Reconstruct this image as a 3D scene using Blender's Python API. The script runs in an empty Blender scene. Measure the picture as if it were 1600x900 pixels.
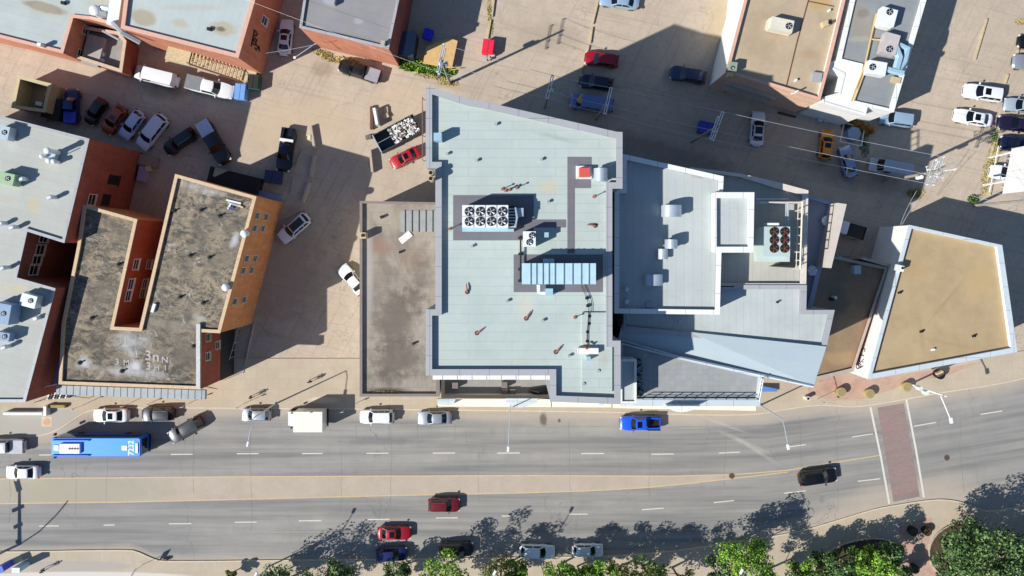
import bpy, bmesh, math, random
from mathutils import Vector, Matrix
from mathutils.geometry import tessellate_polygon
random.seed(7)
S = bpy.context.scene
COL = S.collection
R = math.radians
# ------------------------------------------------------------ camera, sky, sun
H = 105.0          # camera height above the street (m)
F = 1176.0         # focal length in pixels of the 1600 px wide frame
def W(x, y, z=0.0):            # photo pixel + height -> world point
    k = (H - z) / F
    return Vector(((x - 800) * k, (390 - y) * k, z))
cam = bpy.data.cameras.new('camera'); co = bpy.data.objects.new('camera', cam); COL.objects.link(co)
co.location = (0, 0, H); cam.sensor_width = 36; cam.lens = 36 * F / 1600
cam.shift_y = -60 / 1600; cam.clip_end = 2000; cam.clip_start = 1
S.camera = co
SUN_EL = 38.5; SH = Vector((0.906, 0.423))    # direction in which shadows fall
w = bpy.data.worlds.new('World'); S.world = w; w.use_nodes = True
nt = w.node_tree; sky = nt.nodes.new('ShaderNodeTexSky'); sky.sky_type = 'NISHITA'; sky.sun_disc = False
sky.sun_elevation = R(SUN_EL); sky.sun_rotation = R(245); sky.air_density = 1.0; sky.dust_density = 0.2; sky.ozone_density = 5.0
bg = nt.nodes['Background']; bg.inputs['Strength'].default_value = 0.08
nt.links.new(sky.outputs[0], bg.inputs[0])
sl = bpy.data.lights.new('sun', 'SUN'); sl.energy = 4.3; sl.angle = R(0.53); sl.color = (1, 0.965, 0.91)
so = bpy.data.objects.new('sun', sl); COL.objects.link(so)
so.rotation_euler = Vector((SH.x * math.cos(R(SUN_EL)), SH.y * math.cos(R(SUN_EL)), -math.sin(R(SUN_EL)))).to_track_quat('-Z', 'Y').to_euler()
S.view_settings.view_transform = 'Standard'; S.view_settings.look = 'None'
S.view_settings.exposure = 0.45; S.view_settings.gamma = 1; S.view_settings.use_curve_mapping = False
S.render.engine = 'CYCLES'
S.cycles.max_bounces = 6; S.cycles.diffuse_bounces = 3; S.cycles.glossy_bounces = 3

# ------------------------------------------------------------ materials
def lin(c):
    return tuple(((v / 255) / 12.92 if v / 255 <= .04045 else ((v / 255 + .055) / 1.055) ** 2.4) for v in c) + (1,)
class NT:
    def __init__(s, name, rough=.8, metal=0, spec=.5):
        s.m = bpy.data.materials.new(name); s.m.use_nodes = True; s.t = s.m.node_tree
        s.b = s.t.nodes['Principled BSDF']; s.b.inputs['Roughness'].default_value = rough
        s.b.inputs['Metallic'].default_value = metal; s.b.inputs['Specular IOR Level'].default_value = spec
        s.pos = None
    def n(s, typ, **k):
        o = s.t.nodes.new(typ)
        for a, v in k.items(): setattr(o, a, v)
        return o
    def l(s, a, b): s.t.links.new(a, b)
    def P(s):
        if not s.pos: s.pos = s.n('ShaderNodeNewGeometry').outputs['Position']
        return s.pos
    def map(s, src, loc=(0,0,0), rot=0, scale=(1,1,1)):
        a = s.n('ShaderNodeVectorMath', operation='SUBTRACT'); s.l(src, a.inputs[0]); a.inputs[1].default_value = loc
        r = s.n('ShaderNodeVectorRotate', rotation_type='Z_AXIS'); s.l(a.outputs[0], r.inputs['Vector']); r.inputs['Angle'].default_value = -rot
        m = s.n('ShaderNodeVectorMath', operation='MULTIPLY'); s.l(r.outputs[0], m.inputs[0]); m.inputs[1].default_value = scale
        return m.outputs[0]
    def noise(s, vec, scale, detail=4, rough=.6, dist=0):
        o = s.n('ShaderNodeTexNoise'); s.l(vec, o.inputs['Vector']); o.inputs['Scale'].default_value = scale
        o.inputs['Detail'].default_value = detail; o.inputs['Roughness'].default_value = rough; o.inputs['Distortion'].default_value = dist
        return o.outputs[0]
    def rng(s, v, a, b, c=0, d=1):
        o = s.n('ShaderNodeMapRange'); s.l(v, o.inputs[0])
        for i, q in enumerate((a, b, c, d)): o.inputs[i + 1].default_value = q
        return o.outputs[0]
    def math(s, op, a, b=None):
        o = s.n('ShaderNodeMath', operation=op)
        for i, q in enumerate((a, b)):
            if q is None: continue
            if isinstance(q, (int, float)): o.inputs[i].default_value = q
            else: s.l(q, o.inputs[i])
        return o.outputs[0]
    def mix(s, f, a, b, mode='MIX'):
        o = s.n('ShaderNodeMix', data_type='RGBA', blend_type=mode)
        if isinstance(f, (int, float)): o.inputs[0].default_value = f
        else: s.l(f, o.inputs[0])
        for i, q in ((6, a), (7, b)):
            if isinstance(q, tuple): o.inputs[i].default_value = q
            else: s.l(q, o.inputs[i])
        return o.outputs[2]
    def out(s, c): s.l(c, s.b.inputs['Base Color']) if not isinstance(c, tuple) else setattr(s.b.inputs['Base Color'], 'default_value', c); return s.m
    def blob(s, col, cpx, rx, ry, colour, strength=.8, rot=0, soft=.5, wob=.5, z=0, wscale=.8):
        c = W(cpx[0], cpx[1], z); k = (H - z) / F
        v = s.map(s.P(), (c.x, c.y, z), R(rot), (1 / (rx * k), 1 / (ry * k), 0))
        d = s.n('ShaderNodeVectorMath', operation='LENGTH'); s.l(v, d.inputs[0])
        n = s.noise(s.P(), wscale, 5, .65)
        e = s.math('ADD', d.outputs['Value'], s.math('MULTIPLY', s.math('SUBTRACT', n, .5), wob * 2))
        f = s.rng(e, 1 - soft, 1, strength, 0)
        return s.mix(f, col, lin(colour))
_mc = {}
def M(name, rgb, rough=.75, metal=0, var=.1, scale=1.5, spec=.5, coat=0, emit=None):
    if name in _mc: return _mc[name]
    t = NT(name, rough, metal, spec); c = lin(rgb)
    if var:
        f = t.rng(t.noise(t.P(), scale, 5, .65), .3, .7)
        o = t.mix(f, tuple(v * (1 - var) for v in c[:3]) + (1,), tuple(min(1, v * (1 + var)) for v in c[:3]) + (1,))
        t.out(o)
    else: t.out(c)
    if coat: t.b.inputs['Coat Weight'].default_value = coat; t.b.inputs['Coat Roughness'].default_value = .05
    _mc[name] = t.m; return t.m
def roofmat(name, rgb, rot=0, rowh=1.0, roww=9, seam=.8, stains=(), z=10, var=.07, rough=.75, dirt=None):
    t = NT(name, rough); c = lin(rgb)
    v = t.map(t.P(), (0, 0, 0), R(rot))
    b = t.n('ShaderNodeTexBrick'); t.l(v, b.inputs['Vector']); b.inputs['Scale'].default_value = 1
    b.inputs['Brick Width'].default_value = roww; b.inputs['Row Height'].default_value = rowh
    b.inputs['Mortar Size'].default_value = .035; b.inputs['Mortar Smooth'].default_value = .6; b.inputs['Bias'].default_value = 0
    b.inputs['Color1'].default_value = c; b.inputs['Color2'].default_value = tuple(x * .965 for x in c[:3]) + (1,)
    b.inputs['Mortar'].default_value = tuple(x * seam for x in c[:3]) + (1,)
    f = t.rng(t.noise(t.P(), .35, 6, .7), .35, .68, 1 - var, 1 + var)
    g = t.n('ShaderNodeVectorMath', operation='SCALE'); t.l(b.outputs[0], g.inputs[0]); t.l(f, g.inputs['Scale'])
    col = g.outputs[0]
    col = t.mix(t.rng(t.noise(t.P(), 7, 3, .6), .3, .7, 0, .12), col, tuple(x * .7 for x in c[:3]) + (1,))
    if dirt:
        col = t.mix(t.rng(t.noise(t.map(t.P(), (5, 9, 0), R(rot), (1, .5, 1)), .22, 6, .7, .4), .5, .75, 0, dirt[1]), col, lin(dirt[0]))
    for s in stains: col = t.blob(col, *s[:-1], z=z, **s[-1]) if isinstance(s[-1], dict) else t.blob(col, *s, z=z)
    return t.out(col)
def brickmat(name, rgb, var=.25, dark=None):
    t = NT(name, .9); c = lin(rgb)
    b = t.n('ShaderNodeTexBrick'); t.l(t.map(t.P(), (0, 0, 0), 0, (1, 1, 1)), b.inputs['Vector'])
    sx = t.n('ShaderNodeSeparateXYZ'); t.l(t.P(), sx.inputs[0])
    cx = t.n('ShaderNodeCombineXYZ'); t.l(t.math('ADD', sx.outputs[0], sx.outputs[1]), cx.inputs[0]); t.l(sx.outputs[2], cx.inputs[1])
    t.l(cx.outputs[0], b.inputs['Vector']); b.inputs['Scale'].default_value = 1
    b.inputs['Brick Width'].default_value = .42; b.inputs['Row Height'].default_value = .16; b.inputs['Mortar Size'].default_value = .016
    b.inputs['Color1'].default_value = c; b.inputs['Color2'].default_value = tuple(x * (1 - var) for x in c[:3]) + (1,)
    b.inputs['Mortar'].default_value = tuple(x * .75 + .05 for x in c[:3]) + (1,)
    n = t.noise(cx.outputs[0], .5, 6, .7)
    col = t.mix(t.rng(n, .42, .7, 0, .6), b.outputs[0], tuple(x * .55 for x in c[:3]) + (1,))
    n2 = t.noise(t.map(cx.outputs[0], (0,0,0), 0, (1, .12, 1)), 1.6, 4, .6)
    col = t.mix(t.rng(n2, .5, .75, 0, .35), col, tuple(min(1, x * 1.35 + .03) for x in c[:3]) + (1,))
    return t.out(col)

# ------------------------------------------------------------ mesh collector
class MB:
    def __init__(s): s.v = []; s.f = []; s.mi = []; s.cur = 0
    def add(s, vs, fs, mi=None):
        o = len(s.v); s.v += [Vector(v) for v in vs]
        for f in fs: s.f.append([i + o for i in f]); s.mi.append(s.cur if mi is None else mi)
        return s
    def quad(s, a, b, c, d, mi=None): return s.add([a, b, c, d], [(0, 1, 2, 3)], mi)
    def box(s, x0, x1, y0, y1, z0, z1, rot=0, piv=None, mi=None, tap=0):
        cx, cy = ((x0 + x1) / 2, (y0 + y1) / 2) if piv is None else piv
        vs = []
        for z, t in ((z0, 0), (z1, tap)):
            for x, y in ((x0 + t, y0 + t), (x1 - t, y0 + t), (x1 - t, y1 - t), (x0 + t, y1 - t)):
                dx, dy = x - cx, y - cy
                vs.append((cx + dx * math.cos(rot) - dy * math.sin(rot), cy + dx * math.sin(rot) + dy * math.cos(rot), z))
        return s.add(vs, [(3, 2, 1, 0), (4, 5, 6, 7), (0, 1, 5, 4), (1, 2, 6, 5), (2, 3, 7, 6), (3, 0, 4, 7)], mi)
    def cbox(s, c, lx, ly, z0, z1, rot=0, mi=None, tap=0):
        return s.box(c[0] - lx / 2, c[0] + lx / 2, c[1] - ly / 2, c[1] + ly / 2, z0, z1, rot, None, mi, tap)
    def prism(s, pts, z0, z1, mi=None, top=True, bot=False, sides=True):
        n = len(pts)
        if sum(pts[i][0] * pts[(i + 1) % n][1] - pts[(i + 1) % n][0] * pts[i][1] for i in range(n)) < 0: pts = pts[::-1]
        za = z0 if isinstance(z0, (list, tuple)) else [z0] * n; zb = z1 if isinstance(z1, (list, tuple)) else [z1] * n
        vs = [(p[0], p[1], z) for p, z in zip(pts, za)] + [(p[0], p[1], z) for p, z in zip(pts, zb)]
        fs = [(i, (i + 1) % n, (i + 1) % n + n, i + n) for i in range(n)] if sides else []
        if top: fs.append(tuple(range(n, 2 * n)))
        if bot: fs.append(tuple(range(n - 1, -1, -1)))
        return s.add(vs, fs, mi)
    def ring(s, po, pi, z0, z1, mi=None):
        n = len(po); vs = [(p[0], p[1], z) for z in (z0, z1) for p in po] + [(p[0], p[1], z) for z in (z0, z1) for p in pi]
        fs = []
        for i in range(n):
            j = (i + 1) % n
            fs += [(i, j, j + n, i + n), (j + 2 * n, i + 2 * n, i + 3 * n, j + 3 * n), (i + n, j + n, j + 3 * n, i + 3 * n), (j, i, i + 2 * n, j + 2 * n)]
        return s.add(vs, fs, mi)
    def tube(s, pts, r, seg=6, mi=None, caps=True):
        rs = r if isinstance(r, (list, tuple)) else [r] * len(pts)
        pts = [Vector(p) for p in pts]; vs = []; fs = []
        up = Vector((0, 0, 1))
        for i, p in enumerate(pts):
            d = (pts[min(i + 1, len(pts) - 1)] - pts[max(i - 1, 0)]).normalized()
            a = d.cross(up) if abs(d.dot(up)) < .95 else d.cross(Vector((1, 0, 0)))
            a.normalize(); b = a.cross(d).normalized()
            for k in range(seg):
                t = 2 * math.pi * k / seg; vs.append(p + (a * math.cos(t) + b * math.sin(t)) * rs[i])
        for i in range(len(pts) - 1):
            for k in range(seg):
                fs.append((i * seg + k, i * seg + (k + 1) % seg, (i + 1) * seg + (k + 1) % seg, (i + 1) * seg + k))
        if caps: fs += [tuple(range(seg))[::-1], tuple(range((len(pts) - 1) * seg, len(pts) * seg))]
        return s.add(vs, fs, mi)
    def cyl(s, c, r, z0, z1, seg=16, mi=None, r2=None):
        r2 = r if r2 is None else r2
        vs = [(c[0] + q * math.cos(2 * math.pi * k / seg), c[1] + q * math.sin(2 * math.pi * k / seg), z) for z, q in ((z0, r), (z1, r2)) for k in range(seg)]
        fs = [(k, (k + 1) % seg, (k + 1) % seg + seg, k + seg) for k in range(seg)] + [tuple(range(seg, 2 * seg)), tuple(range(seg - 1, -1, -1))]
        return s.add(vs, fs, mi)
    def dome(s, c, r, z0, h, seg=12, rings=4, mi=None):
        vs = []; fs = []
        for j in range(rings):
            t = math.pi / 2 * j / rings
            for k in range(seg):
                a = 2 * math.pi * k / seg; vs.append((c[0] + r * math.cos(t) * math.cos(a), c[1] + r * math.cos(t) * math.sin(a), z0 + h * math.sin(t)))
        vs.append((c[0], c[1], z0 + h))
        for j in range(rings - 1):
            for k in range(seg): fs.append((j * seg + k, j * seg + (k + 1) % seg, (j + 1) * seg + (k + 1) % seg, (j + 1) * seg + k))
        for k in range(seg): fs.append(((rings - 1) * seg + k, (rings - 1) * seg + (k + 1) % seg, rings * seg))
        return s.add(vs, fs, mi)
    def build(s, name, mats, parent=None, smooth=False, origin=None):
        if not isinstance(mats, (list, tuple)): mats = [mats]
        o = Vector((0, 0, 0))
        if parent is not None: o = ABS[parent.name] if parent.name in ABS else Vector((0, 0, 0))
        elif origin is not None: o = Vector(origin)
        used = sorted({i for f in s.f for i in f})
        if len(used) < len(s.v):
            rm_ = {u: k for k, u in enumerate(used)}; s.v = [s.v[u] for u in used]; s.f = [[rm_[i] for i in f] for f in s.f]
        me = bpy.data.meshes.new(name); me.from_pydata([v - o for v in s.v], [], s.f)
        for m in mats: me.materials.append(m)
        me.polygons.foreach_set('material_index', s.mi)
        if smooth: me.polygons.foreach_set('use_smooth', [True] * len(s.f))
        me.update()
        ob = bpy.data.objects.new(name, me); COL.objects.link(ob)
        if parent is not None: ob.parent = parent; ABS[ob.name] = o
        else: ob.location = o; ABS[ob.name] = o
        if smooth:
            try: me.set_sharp_from_angle(angle=R(40))
            except Exception: pass
        return ob
ABS = {}
def tag(o, label=None, cat=None, group=None, kind=None):
    if label: o['label'] = label
    if cat: o['category'] = cat
    if group: o['group'] = group
    if kind: o['kind'] = kind
    return o
def thing(name, label, cat, loc=(0, 0, 0), group=None):
    o = bpy.data.objects.new(name, None); COL.objects.link(o); o.location = loc; o.empty_display_size = .5
    ABS[o.name] = Vector(loc); return tag(o, label, cat, group)
def copy_tree(o, parent=None):
    c = o.copy(); COL.objects.link(c); c.parent = parent
    for ch in [x for x in KIDS.get(o.name, [])]: copy_tree(ch, c)
    return c
KIDS = {}
def index_kids(root):
    for o in [root] + list(root.children_recursive): KIDS[o.name] = list(o.children)
def xy(p): return (p[0], p[1])
def area(p): return sum(p[i][0] * p[(i + 1) % len(p)][1] - p[(i + 1) % len(p)][0] * p[i][1] for i in range(len(p))) / 2
def inset(p, d):            # d: number or per-edge list; positive = inwards
    n = len(p); sg = 1 if area(p) > 0 else -1
    dl = d if isinstance(d, (list, tuple)) else [d] * n
    L = []
    for i in range(n):
        a = Vector(xy(p[i])); b = Vector(xy(p[(i + 1) % n])); t = (b - a).normalized(); nn = Vector((-t.y, t.x)) * sg
        L.append((a + nn * dl[i], t))
    out = []
    for i in range(n):
        (p1, t1), (p2, t2) = L[i - 1], L[i]
        if abs(t1.x * t2.y - t1.y * t2.x) < .12 and t1.dot(t2) > 0: out.append(tuple(p2)); continue
        den = t1.x * t2.y - t1.y * t2.x
        if abs(den) < 1e-4: out.append(tuple(p2)); continue
        k = ((p2.x - p1.x) * t2.y - (p2.y - p1.y) * t2.x) / den; out.append(tuple(p1 + t1 * k))
    return out
def building(name, label, px, ztop, par, th, wall, roof, cope, base=0, world=False, capw=None, cat='building', coph=.08):
    P = [xy(W(x, y, ztop)) for x, y in px] if not world else px
    cx = sum(p[0] for p in P) / len(P); cy = sum(p[1] for p in P) / len(P)
    r = thing(name, label, cat, (cx, cy, 0))
    pin = inset(P, th)
    b = MB(); b.prism(P, base, ztop - coph, top=False)
    q = MB(); q.prism(pin, ztop - par - .3, ztop - coph, top=False)
    for f in q.f: f.reverse()
    b.add(q.v, q.f); b.build('wall', wall, r)
    b = MB(); b.prism(inset(P, [t * .5 for t in th] if isinstance(th, list) else th * .5), 0, ztop - par, sides=False); b.build('roof', roof, r)
    cw = th if capw is None else capw
    b = MB(); b.ring(inset(P, -.05), inset(P, [t + .04 for t in cw] if isinstance(cw, list) else cw + .04), ztop - coph, ztop); b.build('coping', cope, r)
    return r, P
def on_wall(p1, p2, px, py):
    d = Vector((p2[0] - p1[0], p2[1] - p1[1])); n = Vector((-d.y, d.x)).normalized()
    q = Vector(((px - 800) / F, (390 - py) / F)); t = n.dot(Vector(xy(p1))) / n.dot(q)
    return Vector((q.x * t, q.y * t, H - t)), d.normalized(), n
def wall_window(root, p1, p2, px, py, w, h, frame, glass, out_hint, lab=None, rows=2, sill=None):
    c, d, n = on_wall(p1, p2, px, py)
    if n.dot(Vector(out_hint)) < 0: n = -n
    d3 = Vector((d.x, d.y, 0)); n3 = Vector((n.x, n.y, 0)); z = Vector((0, 0, 1))
    def bx(b, u0, u1, v0, v1, o0, o1):
        vs = [c + d3 * u + z * v + n3 * o for o in (o0, o1) for (u, v) in ((u0, v0), (u1, v0), (u1, v1), (u0, v1))]
        b.add(vs, [(3, 2, 1, 0), (4, 5, 6, 7), (0, 1, 5, 4), (1, 2, 6, 5), (2, 3, 7, 6), (3, 0, 4, 7)])
    b = MB(); t = .1
    bx(b, -w/2, w/2, -h/2, -h/2 + t, .01, .1); bx(b, -w/2, w/2, h/2 - t, h/2, .01, .1)
    bx(b, -w/2, -w/2 + t, -h/2 + t, h/2 - t, .01, .1); bx(b, w/2 - t, w/2, -h/2 + t, h/2 - t, .01, .1)
    bx(b, -w/2 + t, w/2 - t, -.04, .04, .01, .08)
    fr = b.build('window', frame, root)
    if lab: fr['label'] = lab
    b = MB(); bx(b, -w/2 + t, w/2 - t, -h/2 + t, h/2 - t, .012, .03); b.build('pane', glass, fr)
    b = MB(); bx(b, -w/2 - .08, w/2 + .08, -h/2 - .12, -h/2 - .01, .0, .2); b.build('sill', sill or frame, fr)
    return fr
# ------------------------------------------------------------ shared materials
m_white = M('white_metal', (226, 228, 226), .45, 0, .03)
def capmat(name, rgb, rough=.5):
    t = NT(name, rough); c = lin(rgb); b = t.n('ShaderNodeTexBrick'); t.l(t.map(t.P(), (.7, 1.3, 0), R(0)), b.inputs['Vector']); b.inputs['Scale'].default_value = 1; b.offset = 0
    b.inputs['Brick Width'].default_value = 3.05; b.inputs['Row Height'].default_value = 3.05; b.inputs['Mortar Size'].default_value = .028
    b.inputs['Color1'].default_value = c; b.inputs['Color2'].default_value = tuple(x * .95 for x in c[:3]) + (1,); b.inputs['Mortar'].default_value = tuple(x * .5 for x in c[:3]) + (1,)
    col = t.mix(t.rng(t.noise(t.P(), .9, 6, .7), .5, .75, 0, .35), b.outputs[0], tuple(x * .74 for x in c[:3]) + (1,))
    return t.out(col)
m_whitecap = capmat('white_coping', (232, 232, 226))
m_greycap = capmat('grey_coping', (168, 169, 171))
m_bluecap = capmat('pale_blue_coping', (196, 206, 211))
m_galv = M('galvanised_steel', (186, 198, 206), .38, .35, .08, 2)
m_paleblue = M('pale_blue_steel', (160, 192, 206), .45, .1, .07, 2)
m_dark = M('dark_rubber', (22, 22, 24), .8, 0, .1)
m_glass = M('dark_glass', (14, 18, 24), .08, 0, 0, spec=.8)
m_black = M('black_metal', (26, 26, 28), .5, 0, .1)
m_red = M('rusty_red', (142, 62, 46), .8, 0, .2, 3)
m_conc = M('concrete', (176, 166, 152), .9, 0, .12, 2.5)
m_tan = M('tan_paint', (196, 176, 140), .8, 0, .1, 2)
m_wood = M('weathered_timber', (186, 170, 136), .9, 0, .2, 3)
m_pole = M('pole_wood', (150, 142, 130), .9, 0, .2, 4)
m_winf = M('cream_window_frame', (205, 200, 180), .6, 0, .05)
m_tancap = M('tan_coping', (204, 178, 144), .85, 0, .15, 3)
m_pink = M('pink_coping', (212, 168, 146), .8, 0, .1, 2)

# ------------------------------------------------------------ ground
t = NT('dusty_lot', .95)
P_ = t.P()
base = t.mix(t.rng(t.noise(P_, .09, 7, .65, .6), .35, .66), lin((206, 189, 168)), lin((188, 173, 154)))
base = t.mix(t.rng(t.noise(P_, .5, 6, .7), .35, .7, 0, .5), base, lin((168, 154, 137)))
base = t.mix(t.rng(t.noise(t.map(P_, (0,0,0), R(-14), (.25, 2.2, 1)), .8, 5, .7), .5, .8, 0, .5), base, lin((190, 172, 148)))
base = t.mix(t.rng(t.noise(P_, 9, 3, .7), .3, .7, 0, .34), base, lin((126, 112, 98)))
base = t.mix(t.rng(t.noise(P_, 1.7, 6, .75), .52, .72, 0, .4), base, lin((140, 127, 112)))
base = t.mix(t.rng(t.noise(t.map(P_, (4, 2, 0), R(62), (.05, 2.6, 1)), 1, 3, .6), .56, .66, 0, .35), base, lin((148, 134, 118)))
base = t.mix(t.rng(t.noise(t.map(P_, (1, 7, 0), R(-13), (.04, 2.4, 1)), 1, 3, .6), .56, .66, 0, .35), base, lin((150, 136, 120)))
vo = t.n('ShaderNodeTexVoronoi', feature='DISTANCE_TO_EDGE'); vo.inputs['Scale'].default_value = .075
dn = t.n('ShaderNodeVectorMath', operation='ADD'); t.l(P_, dn.inputs[0])
nz = t.n('ShaderNodeTexNoise'); t.l(P_, nz.inputs['Vector']); nz.inputs['Scale'].default_value = .5; nz.inputs['Detail'].default_value = 5
sc = t.n('ShaderNodeVectorMath', operation='SCALE'); t.l(nz.outputs['Color'], sc.inputs[0]); sc.inputs['Scale'].default_value = 4
t.l(sc.outputs[0], dn.inputs[1]); t.l(dn.outputs[0], vo.inputs['Vector'])
base = t.mix(t.rng(vo.outputs['Distance'], .0015, .005, .3, 0), base, lin((106, 94, 84)))
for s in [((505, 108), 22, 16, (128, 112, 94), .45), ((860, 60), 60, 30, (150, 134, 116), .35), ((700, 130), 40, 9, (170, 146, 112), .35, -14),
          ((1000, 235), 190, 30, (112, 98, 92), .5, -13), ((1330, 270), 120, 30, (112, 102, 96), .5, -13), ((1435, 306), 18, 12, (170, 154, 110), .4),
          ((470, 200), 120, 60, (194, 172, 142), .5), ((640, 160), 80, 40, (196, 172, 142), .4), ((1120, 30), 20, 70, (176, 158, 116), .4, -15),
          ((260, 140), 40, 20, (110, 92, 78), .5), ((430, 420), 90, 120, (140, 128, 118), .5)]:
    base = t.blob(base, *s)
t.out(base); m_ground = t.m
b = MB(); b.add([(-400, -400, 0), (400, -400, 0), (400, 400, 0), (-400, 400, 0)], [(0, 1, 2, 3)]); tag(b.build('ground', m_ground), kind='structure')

def interp(pl, x):
    if x <= pl[0][0]: return pl[0][1]
    for (x0, y0), (x1, y1) in zip(pl, pl[1:]):
        if x <= x1: return y0 + (y1 - y0) * (x - x0) / (x1 - x0)
    return pl[-1][1]
TOPC = [(-400, 684), (0, 684), (45, 682), (75, 678), (98, 667), (120, 652), (138, 641), (165, 637), (190, 636), (560, 638), (960, 643), (1060, 647), (1180, 648), (1235, 637), (1287, 631), (1324, 635), (1358, 633), (1415, 623), (1473, 612), (1560, 600), (1640, 580), (2000, 500)]
BOTC = [(-400, 864), (9, 863), (201, 859), (217, 863), (240, 874), (256, 878), (500, 875), (880, 871), (984, 868), (1073, 859), (1140, 848), (1238, 834), (1300, 816), (1364, 796), (1398, 790), (1444, 782.5), (1476, 780.5), (1507, 786), (1533, 798), (1560, 800), (1640, 780), (2000, 690)]
t = NT('street_asphalt', .9)
P_ = t.P()
at = t.n('ShaderNodeAttribute', attribute_name='dust'); dust = at.outputs['Fac']
at2 = t.n('ShaderNodeAttribute', attribute_name='lane'); lane = at2.outputs['Vector']
col = t.mix(t.rng(t.noise(P_, .25, 6, .7), .35, .65), lin((146, 143, 138)), lin((162, 158, 150)))
# long wheel-track streaks follow the street
col = t.mix(t.rng(t.noise(t.map(lane, (0, 0, 0), 0, (.022, .5, 0)), 1, 4, .6), .38, .6, 0, .85), col, lin((118, 118, 116)))
col = t.mix(t.rng(t.noise(t.map(lane, (7, 3, 0), 0, (.05, 1.5, 0)), 1, 4, .6), .42, .66, 0, .6), col, lin((160, 156, 148)))
col = t.mix(t.rng(t.noise(P_, 11, 2, .6), .3, .7, 0, .22), col, lin((90, 88, 86)))
dn = t.math('ADD', dust, t.math('MULTIPLY', t.math('SUBTRACT', t.noise(P_, .35, 5, .7), .5), .5))
col = t.mix(t.rng(dn, .3, 1.05, 0, .9), col, lin((176, 164, 148)))
vo = t.n('ShaderNodeTexVoronoi', feature='DISTANCE_TO_EDGE'); vo.inputs['Scale'].default_value = .1
wn = t.n('ShaderNodeTexNoise'); t.l(P_, wn.inputs['Vector']); wn.inputs['Scale'].default_value = .35; wn.inputs['Detail'].default_value = 6
ws = t.n('ShaderNodeVectorMath', operation='SCALE'); t.l(wn.outputs['Color'], ws.inputs[0]); ws.inputs['Scale'].default_value = 3.5
wa = t.n('ShaderNodeVectorMath', operation='ADD'); t.l(t.map(P_, (0,0,0), 0, (1, .22, 1)), wa.inputs[0]); t.l(ws.outputs[0], wa.inputs[1]); t.l(wa.outputs[0], vo.inputs['Vector'])
crk = t.math('MULTIPLY', t.rng(vo.outputs['Distance'], .0015, .005, 1, 0), t.rng(t.noise(P_, .12, 3, .5), .45, .6, 0, .38))
col = t.mix(crk, col, lin((88, 84, 80)))
for s in [((849, 655), 7, 13, (88, 74, 64), .8), ((874, 657), 3, 4, (80, 60, 56), .8), ((1160, 690), 60, 5, (184, 178, 166), .45, -24, .9), ((1130, 663), 50, 3, (186, 180, 168), .45, -20, .9),
          ((600, 690), 80, 6, (92, 92, 94), .4), ((280, 860), 30, 8, (116, 116, 114), .4), ((1183, 705), 50, 4, (186, 180, 168), .4, -32, .9)]:
    col = t.blob(col, *s)
t.out(col); m_road = t.m
xs = list(range(-400, 2001, 8)); NR = 44
b = MB(); vs = []; dv = []; lv = []
for x in xs:
    yt = interp(TOPC, x) - 3; yb = interp(BOTC, x) + 3
    bend = interp([(-400, 0), (1050, 0), (1200, -4), (1400, -30), (1600, -65), (2000, -160)], x)
    for j in range(NR + 1):
        y = yt + (yb - yt) * j / NR; p = W(x, y, .004); vs.append(p)
        dt = (y - yt) / 11.2; db = (yb - y) / 11.2
        wb = 1.2 if x < 1150 else min(4.8, 1.2 + (x - 1150) / 60)
        dv.append(max(math.exp(-(dt / 2.2) ** 3), math.exp(-(db / wb) ** 2.5)))
        lv.append((p.x, (390 - (y - bend)) / 11.2))
fs = [(i * (NR + 1) + j, i * (NR + 1) + j + 1, (i + 1) * (NR + 1) + j + 1, (i + 1) * (NR + 1) + j) for i in range(len(xs) - 1) for j in range(NR)]
b.add(vs, fs); rd = tag(b.build('road', m_road), kind='structure')
a = rd.data.attributes.new('dust', 'FLOAT', 'POINT'); a.data.foreach_set('value', dv)
a = rd.data.attributes.new('lane', 'FLOAT_VECTOR', 'POINT'); a.data.foreach_set('vector', [c for q in lv for c in (q[0], q[1], 0)])

# painted markings, each kind one sheet
m_wline = M('worn_white_paint', (208, 204, 192), .8, 0, .14, 4)
m_yline = M('worn_yellow_paint', (198, 174, 130), .8, 0, .14, 3)
m_median = NT('median_coating', .9)
tt = m_median; c_ = tt.mix(tt.rng(tt.noise(tt.P(), .3, 6, .7), .35, .65), lin((174, 161, 144)), lin((186, 172, 156)))
c_ = tt.mix(tt.rng(tt.noise(tt.P(), 6, 3, .6), .3, .7, 0, .25), c_, lin((140, 128, 114)))
vo = tt.n('ShaderNodeTexVoronoi', feature='DISTANCE_TO_EDGE'); vo.inputs['Scale'].default_value = .1; tt.l(tt.map(tt.P(), (0,0,0), 0, (1, .45, 1)), vo.inputs['Vector'])
c_ = tt.mix(tt.rng(vo.outputs['Distance'], .0015, .005, .0, 0), c_, lin((120, 106, 92)))
c_ = tt.blob(c_, (120, 765), 190, 40, (160, 154, 134), .7); tt.out(c_); m_median = tt.m
def strip(b, pl, wpx, z):
    for (x0, y0), (x1, y1) in zip(pl, pl[1:]):
        p, q = W(x0, y0, 0), W(x1, y1, 0); d = (q - p).normalized(); n = Vector((-d.y, d.x, 0)) * wpx / 11.2 / 2
        b.quad(*[Vector((v.x, v.y, z)) for v in (p - n, q - n, q + n, p + n)])
YT = [(-400, 749), (0, 748), (420, 744.6), (820, 743), (1050, 744), (1140, 741.5)]; YB = [(-400, 789), (0, 787), (190, 784.5), (420, 779), (600, 774.5), (820, 770), (915, 767), (1000, 762.5), (1080, 755), (1140, 748)]
b = MB(); pp = [xy(W(x, y)) for x, y in YT] + [xy(W(x, y)) for x, y in YB[::-1]]; b.prism(pp, 0, .008, sides=False); tag(b.build('median', m_median), kind='structure')
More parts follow.
